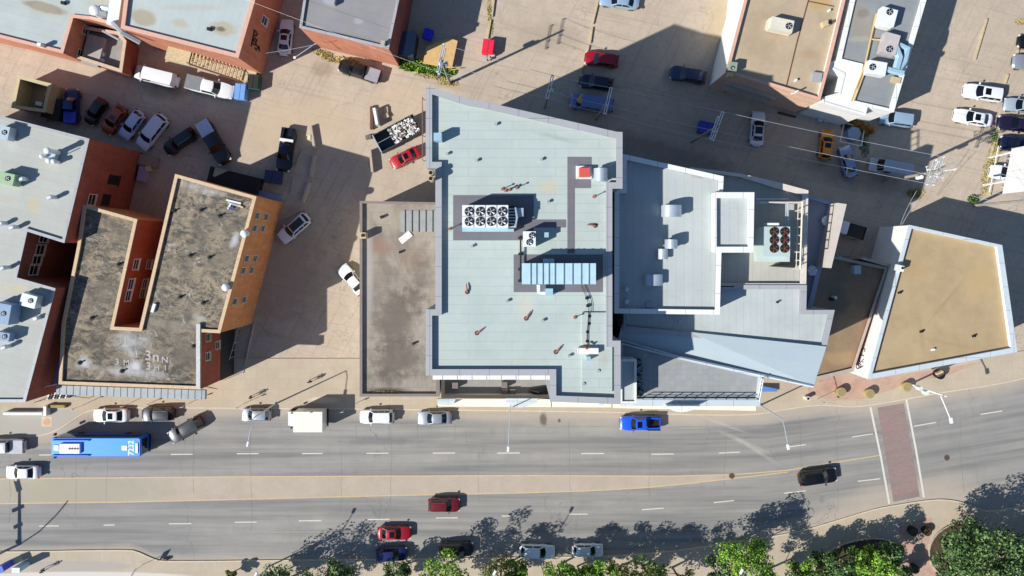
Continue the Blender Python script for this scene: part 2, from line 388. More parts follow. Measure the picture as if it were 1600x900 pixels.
b = MB(); strip(b, YT + [(1180, 739), (1232, 734.5), (1308, 722), (1377, 711)], 1.7, .012); strip(b, YB + [(1185, 743), (1231, 737.5)], 1.7, .012)
tag(b.build('yellow_line', m_yline), kind='structure')
b = MB()
for d in [(61, 80, 711), (267, 301, 710), (370, 404, 709), (472, 504, 708.8), (573, 607, 708.3), (676, 711, 708), (777, 812, 708), (908, 944, 708.8), (1018, 1053, 709.6), (1123, 1156, 708, 706.4), (1228, 1259, 698.7, 694.7), (1331, 1364, 682.7, 677.9), (1428, 1462, 666, 660), (1532, 1566, 647.5, 642),
          (61, 92, 822), (162, 179, 820.5), (264, 299, 818.4), (367, 401, 816), (467, 502, 813.8), (575, 609, 811.7), (681, 715, 809.3), (784, 816, 806.3), (888, 918, 803.5), (1003, 1037, 796.5, 794), (1115, 1147, 785.3, 782), (1225, 1259, 770.7, 766.7), (1340, 1375, 752, 748),
          (-45, -12, 711), (-150, -115, 711), (-45, -12, 823), (1632, 1664, 630, 624)]:
    strip(b, [(d[0], d[2]), (d[1], d[-1] if len(d) > 3 else d[2] - .3)], 1.5, .008)
tag(b.build('lane_dash', m_wline), kind='structure')
b = MB(); strip(b, [(1360, 636), (1376, 712), (1389.5, 787)], 3.2, .014); strip(b, [(1416, 624), (1431, 702), (1443.5, 777)], 3.2, .014)
tag(b.build('crosswalk_line', m_wline), kind='structure')
m_brickx = NT('crosswalk_brick', .9); tt = m_brickx
bb = tt.n('ShaderNodeTexBrick'); tt.l(tt.map(tt.P(), (0,0,0), R(10), (1, 1, 1)), bb.inputs['Vector']); bb.inputs['Scale'].default_value = 1; bb.inputs['Brick Width'].default_value = .4; bb.inputs['Row Height'].default_value = .2; bb.inputs['Mortar Size'].default_value = .012
bb.inputs['Color1'].default_value = lin((160, 130, 122)); bb.inputs['Color2'].default_value = lin((148, 120, 114)); bb.inputs['Mortar'].default_value = lin((118, 104, 98))
c_ = tt.mix(tt.rng(tt.noise(tt.map(tt.P(), (0,0,0), R(10), (.12, .6, 1)), 1, 5, .7), .35, .65, 0, .75), bb.outputs[0], lin((134, 126, 120)))
c_ = tt.mix(tt.rng(tt.noise(tt.map(tt.P(), (3,1,0), R(10), (.1, .9, 1)), 1, 5, .7), .48, .66, 0, .6), c_, lin((122, 114, 110)))
tt.out(c_); m_brickx = tt.m
b = MB(); b.prism([xy(W(*p)) for p in [(1371, 637), (1412, 630), (1437, 776), (1396, 784)]], 0, .010, sides=False); tag(b.build('crosswalk', m_brickx), kind='structure')

# sealed joints and utility cuts in the asphalt
b = MB(); rj = random.Random(4)
for x0, y0, x1, y1 in [(652, 663, 711, 689), (728, 671, 789, 691), (556, 664, 608, 686)]: strip(b, [(x0, y0), (x0 + 1, y1), (x1, y1), (x1, y0)], .55, .007)
for x in (18, 118, 168, 303, 388, 532, 612, 748, 888, 1015, 1132, 1250, 1306, 1500):
    yt, yb = interp(TOPC, x) + 3, interp(BOTC, x) - 3; n_ = 16; pl = []; xx = x
    for q in range(n_ + 1): xx += rj.uniform(-1.3, 1.3) + (.35 if x > 1150 else 0); pl.append((xx, yt + (yb - yt) * q / n_))
    a_ = rj.randint(0, 4); c_3 = rj.randint(9, 16); strip(b, pl[a_:c_3], .5, .0095)
for y in (667, 829): strip(b, [(x, y + rj.uniform(-.8, .8) - max(0, x - 1150) * (.09 if y > 700 else .06)) for x in range(420, 1330, 26)], .45, .007)
tag(b.build('road_joint', M('joint_sealant', (118, 115, 110), .9)), kind='structure')
# pavements (raised 0.13 m) with kerbs
m_walk = NT('pavement_slabs', .9); tt = m_walk
bb = tt.n('ShaderNodeTexBrick'); tt.l(tt.P(), bb.inputs['Vector']); bb.inputs['Scale'].default_value = 1; bb.offset = 0
bb.inputs['Brick Width'].default_value = 1.55; bb.inputs['Row Height'].default_value = 1.5; bb.inputs['Mortar Size'].default_value = .02
bb.inputs['Color1'].default_value = lin((190, 176, 154)); bb.inputs['Color2'].default_value = lin((185, 171, 149)); bb.inputs['Mortar'].default_value = lin((172, 158, 138))
c_ = tt.mix(tt.rng(tt.noise(tt.P(), .25, 6, .7), .38, .66, 0, .6), bb.outputs[0], lin((170, 156, 136)))
c_ = tt.mix(tt.rng(tt.noise(tt.P(), 5, 3, .6), .3, .7, 0, .2), c_, lin((150, 136, 114)))
for s in [((60, 660), 90, 26, (168, 164, 154), .9, 0, .15, .05), ((110, 884), 110, 9, (168, 160, 150), .9, 0, .2, .05), ((130, 900), 180, 8, (206, 200, 190), .9, 0, .2, .05), ((505, 625), 30, 6, (212, 200, 176), .7)]:
    c_ = tt.blob(c_, *s)
tt.out(c_); m_walk = tt.m
m_kerb = M('kerb_concrete', (200, 186, 160), .9, 0, .1, 1)
def pavement(name, inner, curb, label=None):
    # inner: outer boundary px list (far side), curb: kerb line px list
    P = [xy(W(x, y)) for x, y in curb] + [xy(W(x, y)) for x, y in inner]
    b = MB(); b.prism(P, 0, .13); tag(b.build(name, m_walk), kind='structure')
    up = inner[0][1] < curb[0][1]
    b = MB(); off = [W(x, y + (1.4 if up else -1.4)) for x, y in curb]; inn = [W(x, y - (.6 if up else -.6)) for x, y in curb]
    for i in range(len(curb) - 1):
        vs = [(*xy(inn[i]), .15), (*xy(inn[i + 1]), .15), (*xy(off[i + 1]), .15), (*xy(off[i]), .15), (*xy(off[i + 1]), .0), (*xy(off[i]), .0)]
        b.add(vs, [(0, 1, 2, 3), (3, 2, 4, 5)])
    tag(b.build('kerb', m_kerb), kind='structure')
tc = [(x, y) for x, y in TOPC if -400 <= x]
def smooth(pl, n=3):
    for _ in range(n):
        q = [pl[0]]
        for a_, c_2 in zip(pl, pl[1:]): q += [(a_[0] * .75 + c_2[0] * .25, a_[1] * .75 + c_2[1] * .25), (a_[0] * .25 + c_2[0] * .75, a_[1] * .25 + c_2[1] * .75)]
        pl = q + [pl[-1]]
    return pl
pavement('pavement', [(2000, 430), (1600, 548), (1370, 575), (1250, 590), (1180, 560), (340, 560), (340, 608), (300, 600), (-400, 600)], smooth(tc, 2))
pavement('pavement', [(2000, 1100), (-400, 1100)], smooth([(x, y) for x, y in BOTC], 2))
m_bp = NT('red_brick_paving', .9); tt = m_bp
bb = tt.n('ShaderNodeTexBrick'); tt.l(tt.map(tt.P(), (0,0,0), R(10), (1, 1, 1)), bb.inputs['Vector']); bb.inputs['Scale'].default_value = 1; bb.inputs['Brick Width'].default_value = .8; bb.inputs['Row Height'].default_value = .4; bb.inputs['Mortar Size'].default_value = .012
bb.inputs['Color1'].default_value = lin((186, 150, 130)); bb.inputs['Color2'].default_value = lin((172, 136, 118)); bb.inputs['Mortar'].default_value = lin((150, 126, 112))
c_ = tt.mix(tt.rng(tt.noise(tt.P(), .5, 6, .75), .4, .66, 0, .7), bb.outputs[0], lin((184, 164, 144)))
tt.out(c_); m_bp = tt.m
for pl in ([(1262, 596), (1335, 580), (1356, 593), (1450, 579), (1530, 566), (1470, 590), (1430, 592), (1400, 606), (1345, 624), (1290, 624), (1262, 612)], [(1403, 818), (1456, 808), (1452, 840), (1464, 900), (1470, 960), (1402, 960), (1408, 880)]):
    b = MB(); b.prism([xy(W(*p)) for p in pl], 0, .138, sides=False); tag(b.build('brick_paving', m_bp), kind='structure')
# manhole covers
for i, (x, y) in enumerate([(1143.5, 743.5), (1479.5, 715)]):
    b = MB(); c = W(x, y); b.cyl(c, .42, 0.003, .018, 20, 0); b.cyl(c, .3, .018, .022, 20, 1)
    o = b.build('manhole_cover', [M('cast_iron', (104, 84, 74), .7), M('cast_iron_dark', (80, 66, 60), .7)], origin=(c.x, c.y, 0))
    tag(o, ['round iron manhole cover at the tip of the yellow median', 'round iron manhole cover in the traffic lane right of the crosswalk'][i], 'manhole cover')
# ------------------------------------------------------------ buildings
brick_o = brickmat('orange_brick', (222, 148, 92)); brick_r = brickmat('red_brick', (162, 80, 56)); brick_p = brickmat('pink_brick', (200, 130, 100), .15)
brick_d = brickmat('dark_red_wall', (120, 56, 54), .15); brick_b = brickmat('brown_brick', (128, 78, 56)); stucco = M('white_stucco', (236, 233, 227), .9, 0, .05, .6)
stucco_c = M('cream_stucco', (214, 204, 174), .9, 0, .06, 1); darkwall = M('charcoal_cladding', (58, 62, 72), .7, 0, .15, .5); 
def panelmat(name, rgb, w_, h_):
    t = NT(name, .6); c = lin(rgb); sx = t.n('ShaderNodeSeparateXYZ'); t.l(t.P(), sx.inputs[0]); cx = t.n('ShaderNodeCombineXYZ')
    t.l(t.math('ADD', sx.outputs[0], sx.outputs[1]), cx.inputs[0]); t.l(sx.outputs[2], cx.inputs[1]); b = t.n('ShaderNodeTexBrick'); t.l(cx.outputs[0], b.inputs['Vector']); b.offset = 0
    b.inputs['Scale'].default_value = 1; b.inputs['Brick Width'].default_value = w_; b.inputs['Row Height'].default_value = h_; b.inputs['Mortar Size'].default_value = .03
    b.inputs['Color1'].default_value = c; b.inputs['Color2'].default_value = tuple(x * .9 for x in c[:3]) + (1,); b.inputs['Mortar'].default_value = tuple(x * .5 for x in c[:3]) + (1,)
    return t.out(t.mix(t.rng(t.noise(t.P(), .3, 6, .7), .45, .75, 0, .3), b.outputs[0], tuple(x * .7 for x in c[:3]) + (1,)))
greyclad = panelmat('grey_cladding', (150, 152, 156), 2.4, 1.2)
whiteclad = M('white_cladding', (228, 228, 224), .5, 0, .03, .5)

# A1: warehouse top-left
rm = roofmat('warehouse_roof_a', (178, 186, 182), -14, .95, 30, .86, [((70, 12), 38, 9, (96, 86, 70), .9, -14, .35, .3), ((70, 13), 46, 15, (186, 176, 152), .5, -14, .6, .3), ((160, 8), 30, 20, (182, 168, 142), .6, 0, .6), ((158, 20), 16, 12, (120, 100, 80), .6)], z=6, var=.06)
rootA1, PA1 = building('warehouse', 'low red brick warehouse with pale stained membrane roof in the top left corner', [(-160, -70), (-160, 22), (-6, 57), (98, 83), (114, 27), (142, 30), (190, 42), (205, -60)], 6.5, .35, .35, brick_p, rm, m_pink)
b = MB(); 
# A3: annex in the recess of A1
rootA3, PA3 = building('annex', 'small sunken red brick annex with two domed vents between the top left warehouses', [(112, 38), (99, 84), (190, 113), (197, 64), (186, 50)], 3.6, 1.3, .35, brick_r, M('annex_roof', (150, 148, 142), .9, 0, .12, 1), M('cream_coping', (200, 176, 150), .8))
for (x, y) in [(133, 47), (124.5, 84)]:
    wall_window(rootA1, PA1[3], PA1[4], x, y, 1.3, 1.2, m_winf, m_glass, (1, 0))
b = MB(); c = W(148, 80, 2.6); b.cbox(c, 2.4, 4.0, 2.3, 3.1, R(-14), 0)
tag(b.build('skylight_curb', [M('annex_slab', (164, 160, 152), .85)], origin=(c.x, c.y, 2.3)), 'raised grey slab on the roof of the sunken brick annex', 'roof slab')
for i, (x, y) in enumerate([(161, 86), (160, 96)]):
    c = W(x, y, 2.4); b = MB(); b.cyl(c, .42, 2.3, 2.7, 14); b.dome(c, .45, 2.7, .3); tag(b.build('roof_vent', m_galv, origin=(c.x, c.y, 2.3), smooth=True), 'domed metal vent on the annex roof, the %s of two' % ['upper', 'lower'][i], 'vent', 'domed vents on the annex roof')
# A2
rm = roofmat('warehouse_roof_b', (180, 190, 187), 76, .95, 30, .87, [((225, 28), 22, 15, (128, 118, 98), .85, -10, .35, .35), ((226, 27), 27, 20, (184, 174, 150), .55, 0, .5), ((282, 37), 17, 9, (176, 164, 140), .7, -8, .5), ((348, 45), 25, 13, (172, 160, 134), .8, -8, .35, .35), ((346, 46), 10, 5, (92, 80, 66), .8, -10, .6), ((300, 12), 60, 6, (172, 170, 150), .4)], z=9, var=.05)
rootA2, PA2 = building('warehouse', 'tall orange brick warehouse with pale stained roof and graffiti on its east wall', [(203, -70), (189, 44), (372, 90), (398, 0), (412, -60)], 9.5, .4, .42, brick_p, rm, m_pink)
wall_window(rootA2, PA2[2], PA2[3], 412.5, 32, 1.2, 2.0, m_white, m_glass, (1, 0), 'white framed tall window high on the east wall')
# tag writing on the east wall of A2
def tube_on_wall(root, p1, p2, pts, r, mat, name, hint):
    ps = []
    for x, y in pts:
        c, d, n = on_wall(p1, p2, x, y)
        if n.dot(Vector(hint)) < 0: n = -n
        ps.append(c + Vector((n.x, n.y, 0)) * .03)
    b = MB(); b.tube(ps, r, 5); return b.build(name, mat, root)
for st in ([(396, 47), (400, 50), (402, 53), (399, 56), (396, 54)], [(398, 60), (401, 62), (399, 66), (396, 64), (397, 59)], [(395, 68), (398, 70), (400, 67)], [(400, 70), (403, 74), (400, 78), (398, 75)], [(404, 72), (405, 80)], [(397, 48), (394, 62), (392, 72)]):
    tube_on_wall(rootA2, PA2[2], PA2[3], st, .13, m_black, 'graffiti', (1, 0))
# stair behind A2
st = thing('outdoor_stair', 'long exterior timber stair with dark treads below the sunlit brick warehouse wall', 'stair', W(345, 100))
a0, a1 = W(308, 93, 2.6), W(378, 113, 2.6); d = (a1 - a0).normalized(); n = Vector((d.y, -d.x, 0)); ang = math.atan2(d.y, d.x)
b = MB()
for i in range(15):
    p = a0 + d * (i * .42); z = 4.4 - i * .22; b.cbox((p.x, p.y), .3, 2.1, z - .08, z, ang)
b.build('tread', M('dark_tread', (196, 180, 140), .9), st)
b = MB()
for s_ in (-1.1, 1.1):
    p, q = a0 + n * s_, a1 + n * s_; b.tube([(p.x, p.y, 4.3), (q.x, q.y, 1.1)], .09, 4); b.tube([(p.x, p.y, 5.3), (q.x, q.y, 2.1)], .05, 4)
    for i in range(6):
        k = i / 5; u = p.lerp(q, k); b.tube([(u.x, u.y, 4.3 - 3.2 * k), (u.x, u.y, 5.3 - 3.2 * k)], .04, 4)
b.build('handrail', M('brown_timber', (120, 84, 60), .9), st)
b = MB(); p = W(280, 84, 4.4); b.cbox(p, 3.4, 2.3, 4.2, 4.4, ang)
b.build('landing', M('pale_boards', (190, 176, 140), .9, 0, .2, 4), st); b = MB(); p = W(390, 116, 1); b.cbox(p, 1.8, 2.2, .9, 1.1, ang); b.build('landing', M('pale_boards', (190, 176, 140)), st); b = MB()
for px_ in [(268, 85), (296, 92), (262, 78)]:
    p = W(*px_, 4.2); b = MB(); b.tube([(p.x, p.y, 0), (p.x, p.y, 4.2)], .09, 5); b.build('post', M('pale_boards', (190, 176, 140)), st)
# white duct tower at the roof seam
t_ = thing('exhaust_duct', 'white steel exhaust duct and blower standing at the seam of the two warehouse roofs', 'duct', W(172, 20, 6.5))
b = MB(); p0 = W(181, 0, 8.5); b.cbox(W(180, 8, 8.5), 1.5, 5.2, 6.3, 8.6, R(-8)); b.build('duct', m_white, t_)
b = MB(); b.cyl(W(148, 16, 8), .62, 6.2, 8, 16); b.dome(W(148, 16, 8), .72, 8, .4); b.build('blower', m_white, t_, smooth=True)
b = MB(); b.tube([W(151, 17, 7.6), W(160, 12, 7.6), W(172, 14, 8)], .4, 8); b.build('elbow', m_galv, t_, smooth=True)
b = MB(); b.tube([W(176, 34, 8.8), W(190, 50, 8.4), W(219, 66, 7)], .35, 6); b.build('pipe', m_galv, t_); b = MB(); b.tube([W(160, 48, 5), W(186, 62, 5)], .14, 5); b.build('pipe', m_galv, t_)

# T: small tan enclosure
rootT, PT = building('garbage_enclosure', 'square tan masonry enclosure without a roof at the left edge', [(28, 118), (80, 131), (70, 175), (18, 168)], 3.1, 2.9, .35, M('tan_block', (180, 166, 128), .9, 0, .08), M('enclosure_floor', (150, 138, 116), .95, 0, .1), M('tan_cap', (196, 184, 146), .9, 0, .06), cat='enclosure')
# M building
rm = roofmat('grey_roof_m', (142, 140, 140), -14, 1.0, 8, .88, [((560, 33), 9, 6, (164, 164, 166), .7), ((560, 60), 60, 5, (120, 118, 116), .4, -14)], z=9)
rootM, PM = building('brick_building', 'orange and dark red brick building with grey roof at the top centre left', [(484, -60), (468, 43), (607, 76), (623, 0), (634, -60)], 9.3, .3, .25, brick_p, rm, m_greycap)
b = MB(); e = inset(PM, -.02); q = [e[2], e[3], e[4]]
b.add([(q[0][0], q[0][1], 0), (q[1][0], q[1][1], 0), (q[1][0], q[1][1], 9.1), (q[0][0], q[0][1], 9.1), (q[2][0], q[2][1], 0), (q[2][0], q[2][1], 9.1)], [(0, 1, 2, 3), (1, 4, 5, 2)]); b.build('wall', brick_d, rootM)
c = W(516, 1, 9.3); b = MB(); b.cbox(c, 1.5, .9, 9, 9.9, R(-14)); tag(b.build('rooftop_unit', m_greycap, origin=(c.x, c.y, 9)), 'grey box unit on the grey roof at the top edge', 'roof unit')
c = W(599, 68, 9.6); b = MB(); b.cbox(c, .5, .5, 9, 10.1, R(-14)); tag(b.build('chimney', m_conc, origin=(c.x, c.y, 9)), 'small pale chimney on the lower right corner of the grey roofed brick building', 'chimney')

# P: pink building
rm = roofmat('tan_gravel_p', (182, 163, 136), 15, 40, 40, .95, [((1190, 60), 40, 50, (160, 140, 116), .5), ((1280, 5), 20, 14, (186, 152, 84), .6), ((1265, 85), 22, 10, (170, 140, 108), .5)], z=8, var=.12)
rootP, PP = building('gravel_roof_building', 'building with tan gravel roof and tall white west wall beside the upper parking lot', [(1170, -60), (1165, -6), (1134, 113), (1281, 157), (1297, 97), (1322, -6), (1330, -60)], 8.6, .55, [.3, .3, .35, .3, .35, .35, .3], stucco, rm, m_pink)
e = inset(PP, -.03)
b = MB(); b.add([(*e[2], 0), (*e[3], 0), (*e[3], 8.4), (*e[2], 8.4)], [(0, 1, 2, 3)]); b.build('wall', M('pale_pink_render', (222, 184, 158), .85, 0, .08), rootP)
b = MB(); b.ring([e[3], e[4], e[5], e[6]], [tuple(Vector(v) + Vector((-.55, 0))) for v in (e[3], e[4], e[5], e[6])], 8.55, 8.68) if 0 else None
# loading dock deck below P
b = MB(); 
for x0, y0, x1, y1, z, wd in ((1137, 122, 1215, 147, 5.5, 1.6), (1130, 133, 1200, 156, 3.5, 1.0)):
    p, q = W(x0, y0, z), W(x1, y1, z); d = (q - p).normalized(); b.cbox((p + q) / 2, (q - p).length, wd, z - .25, z, math.atan2(d.y, d.x))
for x, y in ((1142, 136), (1204, 154)):
    p = W(x, y, 3.3); b.tube([(p.x, p.y, 0), (p.x, p.y, 5.3)], .1, 5)
tag(b.build('loading_canopy', M('grey_canopy', (170, 164, 150), .9), origin=W(1170, 140)), 'stepped grey loading canopy in the shade below the tan gravel roofed building', 'canopy')

# Q: grey roof and white end
rm = roofmat('grey_roof_q', (140, 144, 146), -12, 1.0, 12, .84, [((1345, 35), 28, 40, (150, 142, 128), .75, 15, .5), ((1350, 20), 12, 9, (112, 104, 92), .5), ((1345, 60), 26, 6, (172, 166, 150), .5)], z=8)
rootQ, PQ = building('commercial_building', 'grey membrane roofed building with white walls and yellow gas pipe on the roof', [(1340, -60), (1331, -6), (1308, 94), (1344, 103), (1330, 160), (1396, 175), (1447, 0), (1460, -60)], 8.1, .35, [.3, .5, .3, .3, .3, .55, .55, .3], stucco, rm, m_whitecap)
rq = roofmat('white_roof', (238, 236, 230), 0, 40, 40, .95, z=7)
rootQ2, PQ2 = building('white_annex', 'white roofed annex with a notched stairwell between the gravel roof and the grey roof', [(1298, 97), (1308, 95), (1342.5, 104), (1328, 161), (1355, 168), (1352, 180), (1284, 160), (1287, 152), (1311, 145), (1318, 116), (1297, 106)], 7.8, .12, .2, stucco, rq, m_whitecap)
b = MB()
for x0, y0, x1, y1 in ((1369, 22, 1352, 100), (1352, 100, 1330, 158), (1355.5, 100, 1334, 158), (1369, 22, 1376, 21), (1360, 61, 1386, 63)):
    p, q = W(x0, y0, 8.1), W(x1, y1, 8.1); b.tube([p, q], .11, 6)
tag(b.build('gas_pipe', M('yellow_pipe', (206, 176, 116), .6), origin=W(1352, 90, 7.8)), 'long yellow gas pipe with branches across the grey roof at the top right', 'pipe')

# L: big left building
st_L = [((52, 320), 12, 18, (190, 172, 140), .65), ((10, 312), 16, 5, (186, 168, 144), .5), ((20, 450), 30, 12, (188, 180, 150), .5)]
rm = roofmat('membrane_l', (176, 178, 170), -14, 1.1, 7, .86, st_L, z=13, var=.05)
rootL, PL = building('brick_block', 'large brick block with pale membrane roof along the left edge', [(-110, 154), (18, 186), (139, 217), (100, 379), (42, 361), (25.5, 434), (86, 451), (39, 628), (-110, 628)], 13.3, .3, .28, brick_b, rm, m_greycap)
e = inset(PL, -.02); b = MB()

for i, j in ((2, 3), (6, 7)): b = MB(); b.add([(*e[i], 0), (*e[j], 0), (*e[j], 13.1), (*e[i], 13.1)], [(0, 1, 2, 3)]); b.build('wall', brick_r, rootL)
for (x, y) in [(68, 370), (62, 391), (57, 406), (52, 421)]: wall_window(rootL, PL[4], PL[5], x, y, 1.5, 1.7, m_winf, m_glass, (1, 0), rows=1)
wall_window(rootL, PL[2], PL[3], 177, 281, 1.3, 2.6, M('brown_frame', (70, 50, 42), .8), m_dark, (1, 0), 'dark recessed window in the red wall')
wall_window(rootL, PL[2], PL[3], 142.5, 312, 1.5, 1.6, m_winf, m_glass, (1, 0)); wall_window(rootL, PL[2], PL[3], 164, 312, 1.5, 1.6, M('brown_frame', (70, 50, 42), .8), m_dark, (1, 0))

# U: brick building with light court
t = NT('old_gravel_roof', .95); P_ = t.P()
st1 = t.noise(t.map(P_, (0, 0, 0), R(-8), (1, 1.5, 1)), .42, 8, .78, 1.5)
c_ = t.mix(t.rng(st1, .46, .55), lin((74, 71, 66)), lin((158, 143, 120)))
c_ = t.mix(t.rng(t.noise(t.map(P_, (3, 1, 0), R(-8), (.8, 2.2, 1)), .7, 7, .8, .8), .47, .62, 0, .8), c_, lin((172, 156, 130)))
c_ = t.mix(t.rng(t.noise(P_, .16, 5, .7, 1), .45, .62, 0, .6), c_, lin((104, 98, 88)))
c_ = t.mix(t.rng(t.noise(t.map(P_, (9, 4, 0), R(-8), (.9, 1.8, 1)), 1.7, 7, .8), .57, .7, 0, .8), c_, lin((196, 190, 176)))
c_ = t.mix(t.rng(t.noise(P_, 6, 3, .7), .3, .7, 0, .35), c_, lin((70, 64, 56)))
for s in [((300, 292), 34, 9, (186, 182, 176), .8, -18, .9, .9), ((330, 300), 30, 7, (176, 172, 166), .7, -14, .9, .9), ((366, 375), 8, 18, (186, 188, 190), .8, -20, .7, .8), ((310, 500), 12, 14, (176, 172, 164), .7, 0, .8, .9),
          ((205, 535), 34, 26, (176, 178, 176), .75, 0, .9, 1.0), ((130, 566), 12, 14, (198, 200, 200), .75, 30, .8, .9), ((210, 582), 80, 9, (188, 188, 186), .7, -4, .9, 1.0), ((212, 572), 18, 12, (206, 206, 206), .8, 0, .8, .8),
          ((290, 560), 40, 34, (98, 90, 80), .6, 0, .7, .5), ((315, 325), 12, 10, (96, 90, 84), .7), ((340, 342), 12, 10, (92, 88, 80), .7), ((265, 507), 60, 9, (140, 132, 118), .7, -8, .6, .3)]:
    c_ = t.blob(c_, *s, z=11)
c_ = t.mix(t.rng(t.noise(t.map(P_, (2, 2, 0), R(-14), (.9, .12, 1)), 1.0, 4, .6), .5, .68, 0, .5), c_, lin((92, 88, 80)))
c_ = t.mix(t.rng(t.noise(P_, .45, 7, .8, 1), .57, .68, 0, .75), c_, lin((196, 192, 184)))
t.out(c_); m_oldroof = t.m
UPX = [(130, 320), (153, 326), (214, 343), (177, 511), (218, 513), (274, 272.5), (400, 307.5), (343.5, 520), (314, 518.5), (313, 608), (92, 600), (97, 505), (121, 385)]
rootU, PU = building('old_brick_building', 'old orange brick building with patchy dark gravel roof and painted white letters', UPX, 11.3, .35, .32, brick_o, m_oldroof, m_tancap)
e = inset(PU, -.02); b = MB()
b.add([(*e[2], 0), (*e[3], 0), (*e[3], 11.1), (*e[2], 11.1)], [(0, 1, 2, 3)]); b.build('wall', brick_r, rootU); b = MB()
b.add([(*e[8], 0), (*e[9], 0), (*e[9], 11.1), (*e[8], 11.1)], [(0, 1, 2, 3)]); b.build('wall', brick_r, rootU)
e9 = inset(PU, -.05); b = MB(); b.add([(*e9[8], 0), (*e9[9], 0), (*e9[9], 5), (*e9[8], 5)], [(0, 1, 2, 3)]); b.build('wall', M('black_painted_wall', (30, 34, 42), .8), rootU)['label'] = 'black painted lower wall'
for (x, y) in [(211.7, 413), (203.7, 444), (199.5, 462)]: wall_window(rootU, PU[2], PU[3], x, y, 1.5, 1.35, m_white, m_glass, (1, 0))
for (x, y) in [(232, 413), (225.5, 443), (222, 458)]: wall_window(rootU, PU[2], PU[3], x, y, 1.3, 1.3, m_winf, m_glass, (1, 0))
for (x, y) in [(401, 337), (414.8, 338.7), (397, 356.5), (410, 357), (384.5, 404), (397.8, 404), (379, 422.7), (392.5, 421.8), (366, 471), (380.6, 468)]:
    wall_window(rootU, PU[6], PU[7], x, y, 1.0, 1.25, m_winf, m_glass, (1, 0))
for (x, y) in [(324, 527.5), (339, 539.5), (323.6, 557)]: wall_window(rootU, PU[8], PU[9], x, y, 1.1, 1.3, m_winf, m_glass, (1, 0))
b = MB(); p0, p1 = W(86, 611, 11), W(319, 619, 11); d = (p1 - p0).normalized(); n = Vector((d.y, -d.x, 0))
L_ = (p1 - p0).length; cc = (p0 + p1) / 2; b.cbox(cc - n * .1, L_, 1.15, 10.2, 10.75, math.atan2(d.y, d.x), 0)
for i in range(22):
    p = p0.lerp(p1, (i + .5) / 22); b.cbox(p - n * .1, .05, 1.18, 10.3, 10.78, math.atan2(d.y, d.x), 1)
b.build('cornice', [M('dull_zinc', (150, 158, 160), .6, .1, .12, 2), M('zinc_seam', (90, 98, 104), .6)], rootU)
b = MB(); c = W(309, 560, 11.5); b.cbox(W(309, 557, 11.5), .5, 8.0, 11.2, 11.42, R(0)); b.build('coping', M('dull_white_cap', (196, 196, 190), .8, 0, .15, 3), rootU)
# painted letters on the roof
def text_mesh(s, size, loc, rot, mat, name, parent=None, ext=.004, origin=None, normal_rot=None):
    cu = bpy.data.curves.new(name, 'FONT'); cu.body = s; cu.size = size; cu.align_x = 'CENTER'; cu.align_y = 'CENTER'; cu.offset = .02 * size; cu.extrude = ext
    ob = bpy.data.objects.new(name, cu); me = bpy.data.meshes.new_from_object(ob); bpy.data.objects.remove(ob)
    me.transform(Matrix.Translation(loc) @ Matrix.Rotation(rot, 4, 'Z'))
    o = ABS[parent.name] if parent else Vector(origin or (0, 0, 0)); me.transform(Matrix.Translation(-o))
    me.materials.append(mat); oo = bpy.data.objects.new(name, me); COL.objects.link(oo)
    if parent: oo.parent = parent
    else: oo.location = o
    return oo
m_chalk = M('white_roof_paint', (172, 170, 166), .9, 0, .35, 6)
for ch, x, y, s_ in [('3', 231.5, 556, 1.7), ('3', 232, 572.5, 1.3), ('n', 243.5, 558, 1.8), ('N', 257.5, 562.5, 1.1), ('H', 245, 575, .95), ('I', 258.5, 575, .95), ('3', 183, 565.5, 1.1), ('M', 197.5, 567, 1.0), ('T', 196, 533, 1.7), ('I', 213.5, 553, 1.1)]:
    text_mesh(ch, s_, W(x, y, 10.965), math.pi if ch == 'T' else 0, m_chalk, 'painted_letter', rootU)
# lean-to with blue-grey tin roof
rootLT, _ = building('lean_to', 'narrow lean-to with blue grey sheet roof in the gap left of the old brick building', [(80, 507), (97, 507), (95, 602), (76, 602)], 8.5, .05, .1, brick_r, roofmat('tin_roof', (120, 130, 150), 0, 1.1, 40, .7, z=8), m_greycap)

# B: low building left of the tower
m_rb = roofmat('brown_roof_b', (156, 145, 130), 0, 1.6, 12, .72, [((595, 385), 26, 20, (140, 112, 98), .8, 0, .6, .4), ((645, 405), 26, 24, (138, 118, 102), .7, 0, .6, .5), ((615, 500), 46, 60, (100, 90, 80), .8, 0, .6, 1.0), ((645, 470), 26, 26, (96, 84, 76), .7, 0, .6, 1.0), ((620, 560), 50, 40, (98, 88, 78), .8, 0, .6, 1.0), ((590, 450), 20, 60, (120, 110, 98), .6, 0, .8, 1.0), ((655, 430), 24, 40, (92, 82, 74), .6, 0, .8, 1.0), ((600, 590), 40, 16, (84, 76, 68), .6, 0, .8, 1.0), ((575, 430), 10, 120, (166, 162, 156), .6, 0, .6, .4), ((640, 345), 60, 24, (172, 162, 140), .5, 0, .6, .4), ((605, 610), 40, 6, (60, 52, 42), .7)], z=9, var=.14, dirt=((84, 74, 66), .9))
rootB, PB = building('low_rise', 'plain low-rise with stained brown grey flat roof left of the tall pale building', [(562.5, 314.5), (700, 317), (700, 540), (686.5, 540), (686.5, 619), (562.5, 619)], 9.5, .45, [.22, .22, .22, .4, .26, .24], M('tan_render', (186, 172, 150), .9), m_rb, M('greige_coping', (128, 120, 114), .8, 0, .1))
b = MB(); b.cbox(W(654, 345.5, 9.2), 4.6, 2.75, 9.05, 9.12, 0, 0)
for i in range(6): c = W(633 + i * 10.8, 345.5, 9.2); b.cbox(c, .07, 2.75, 9.12, 9.2, 0, 1)
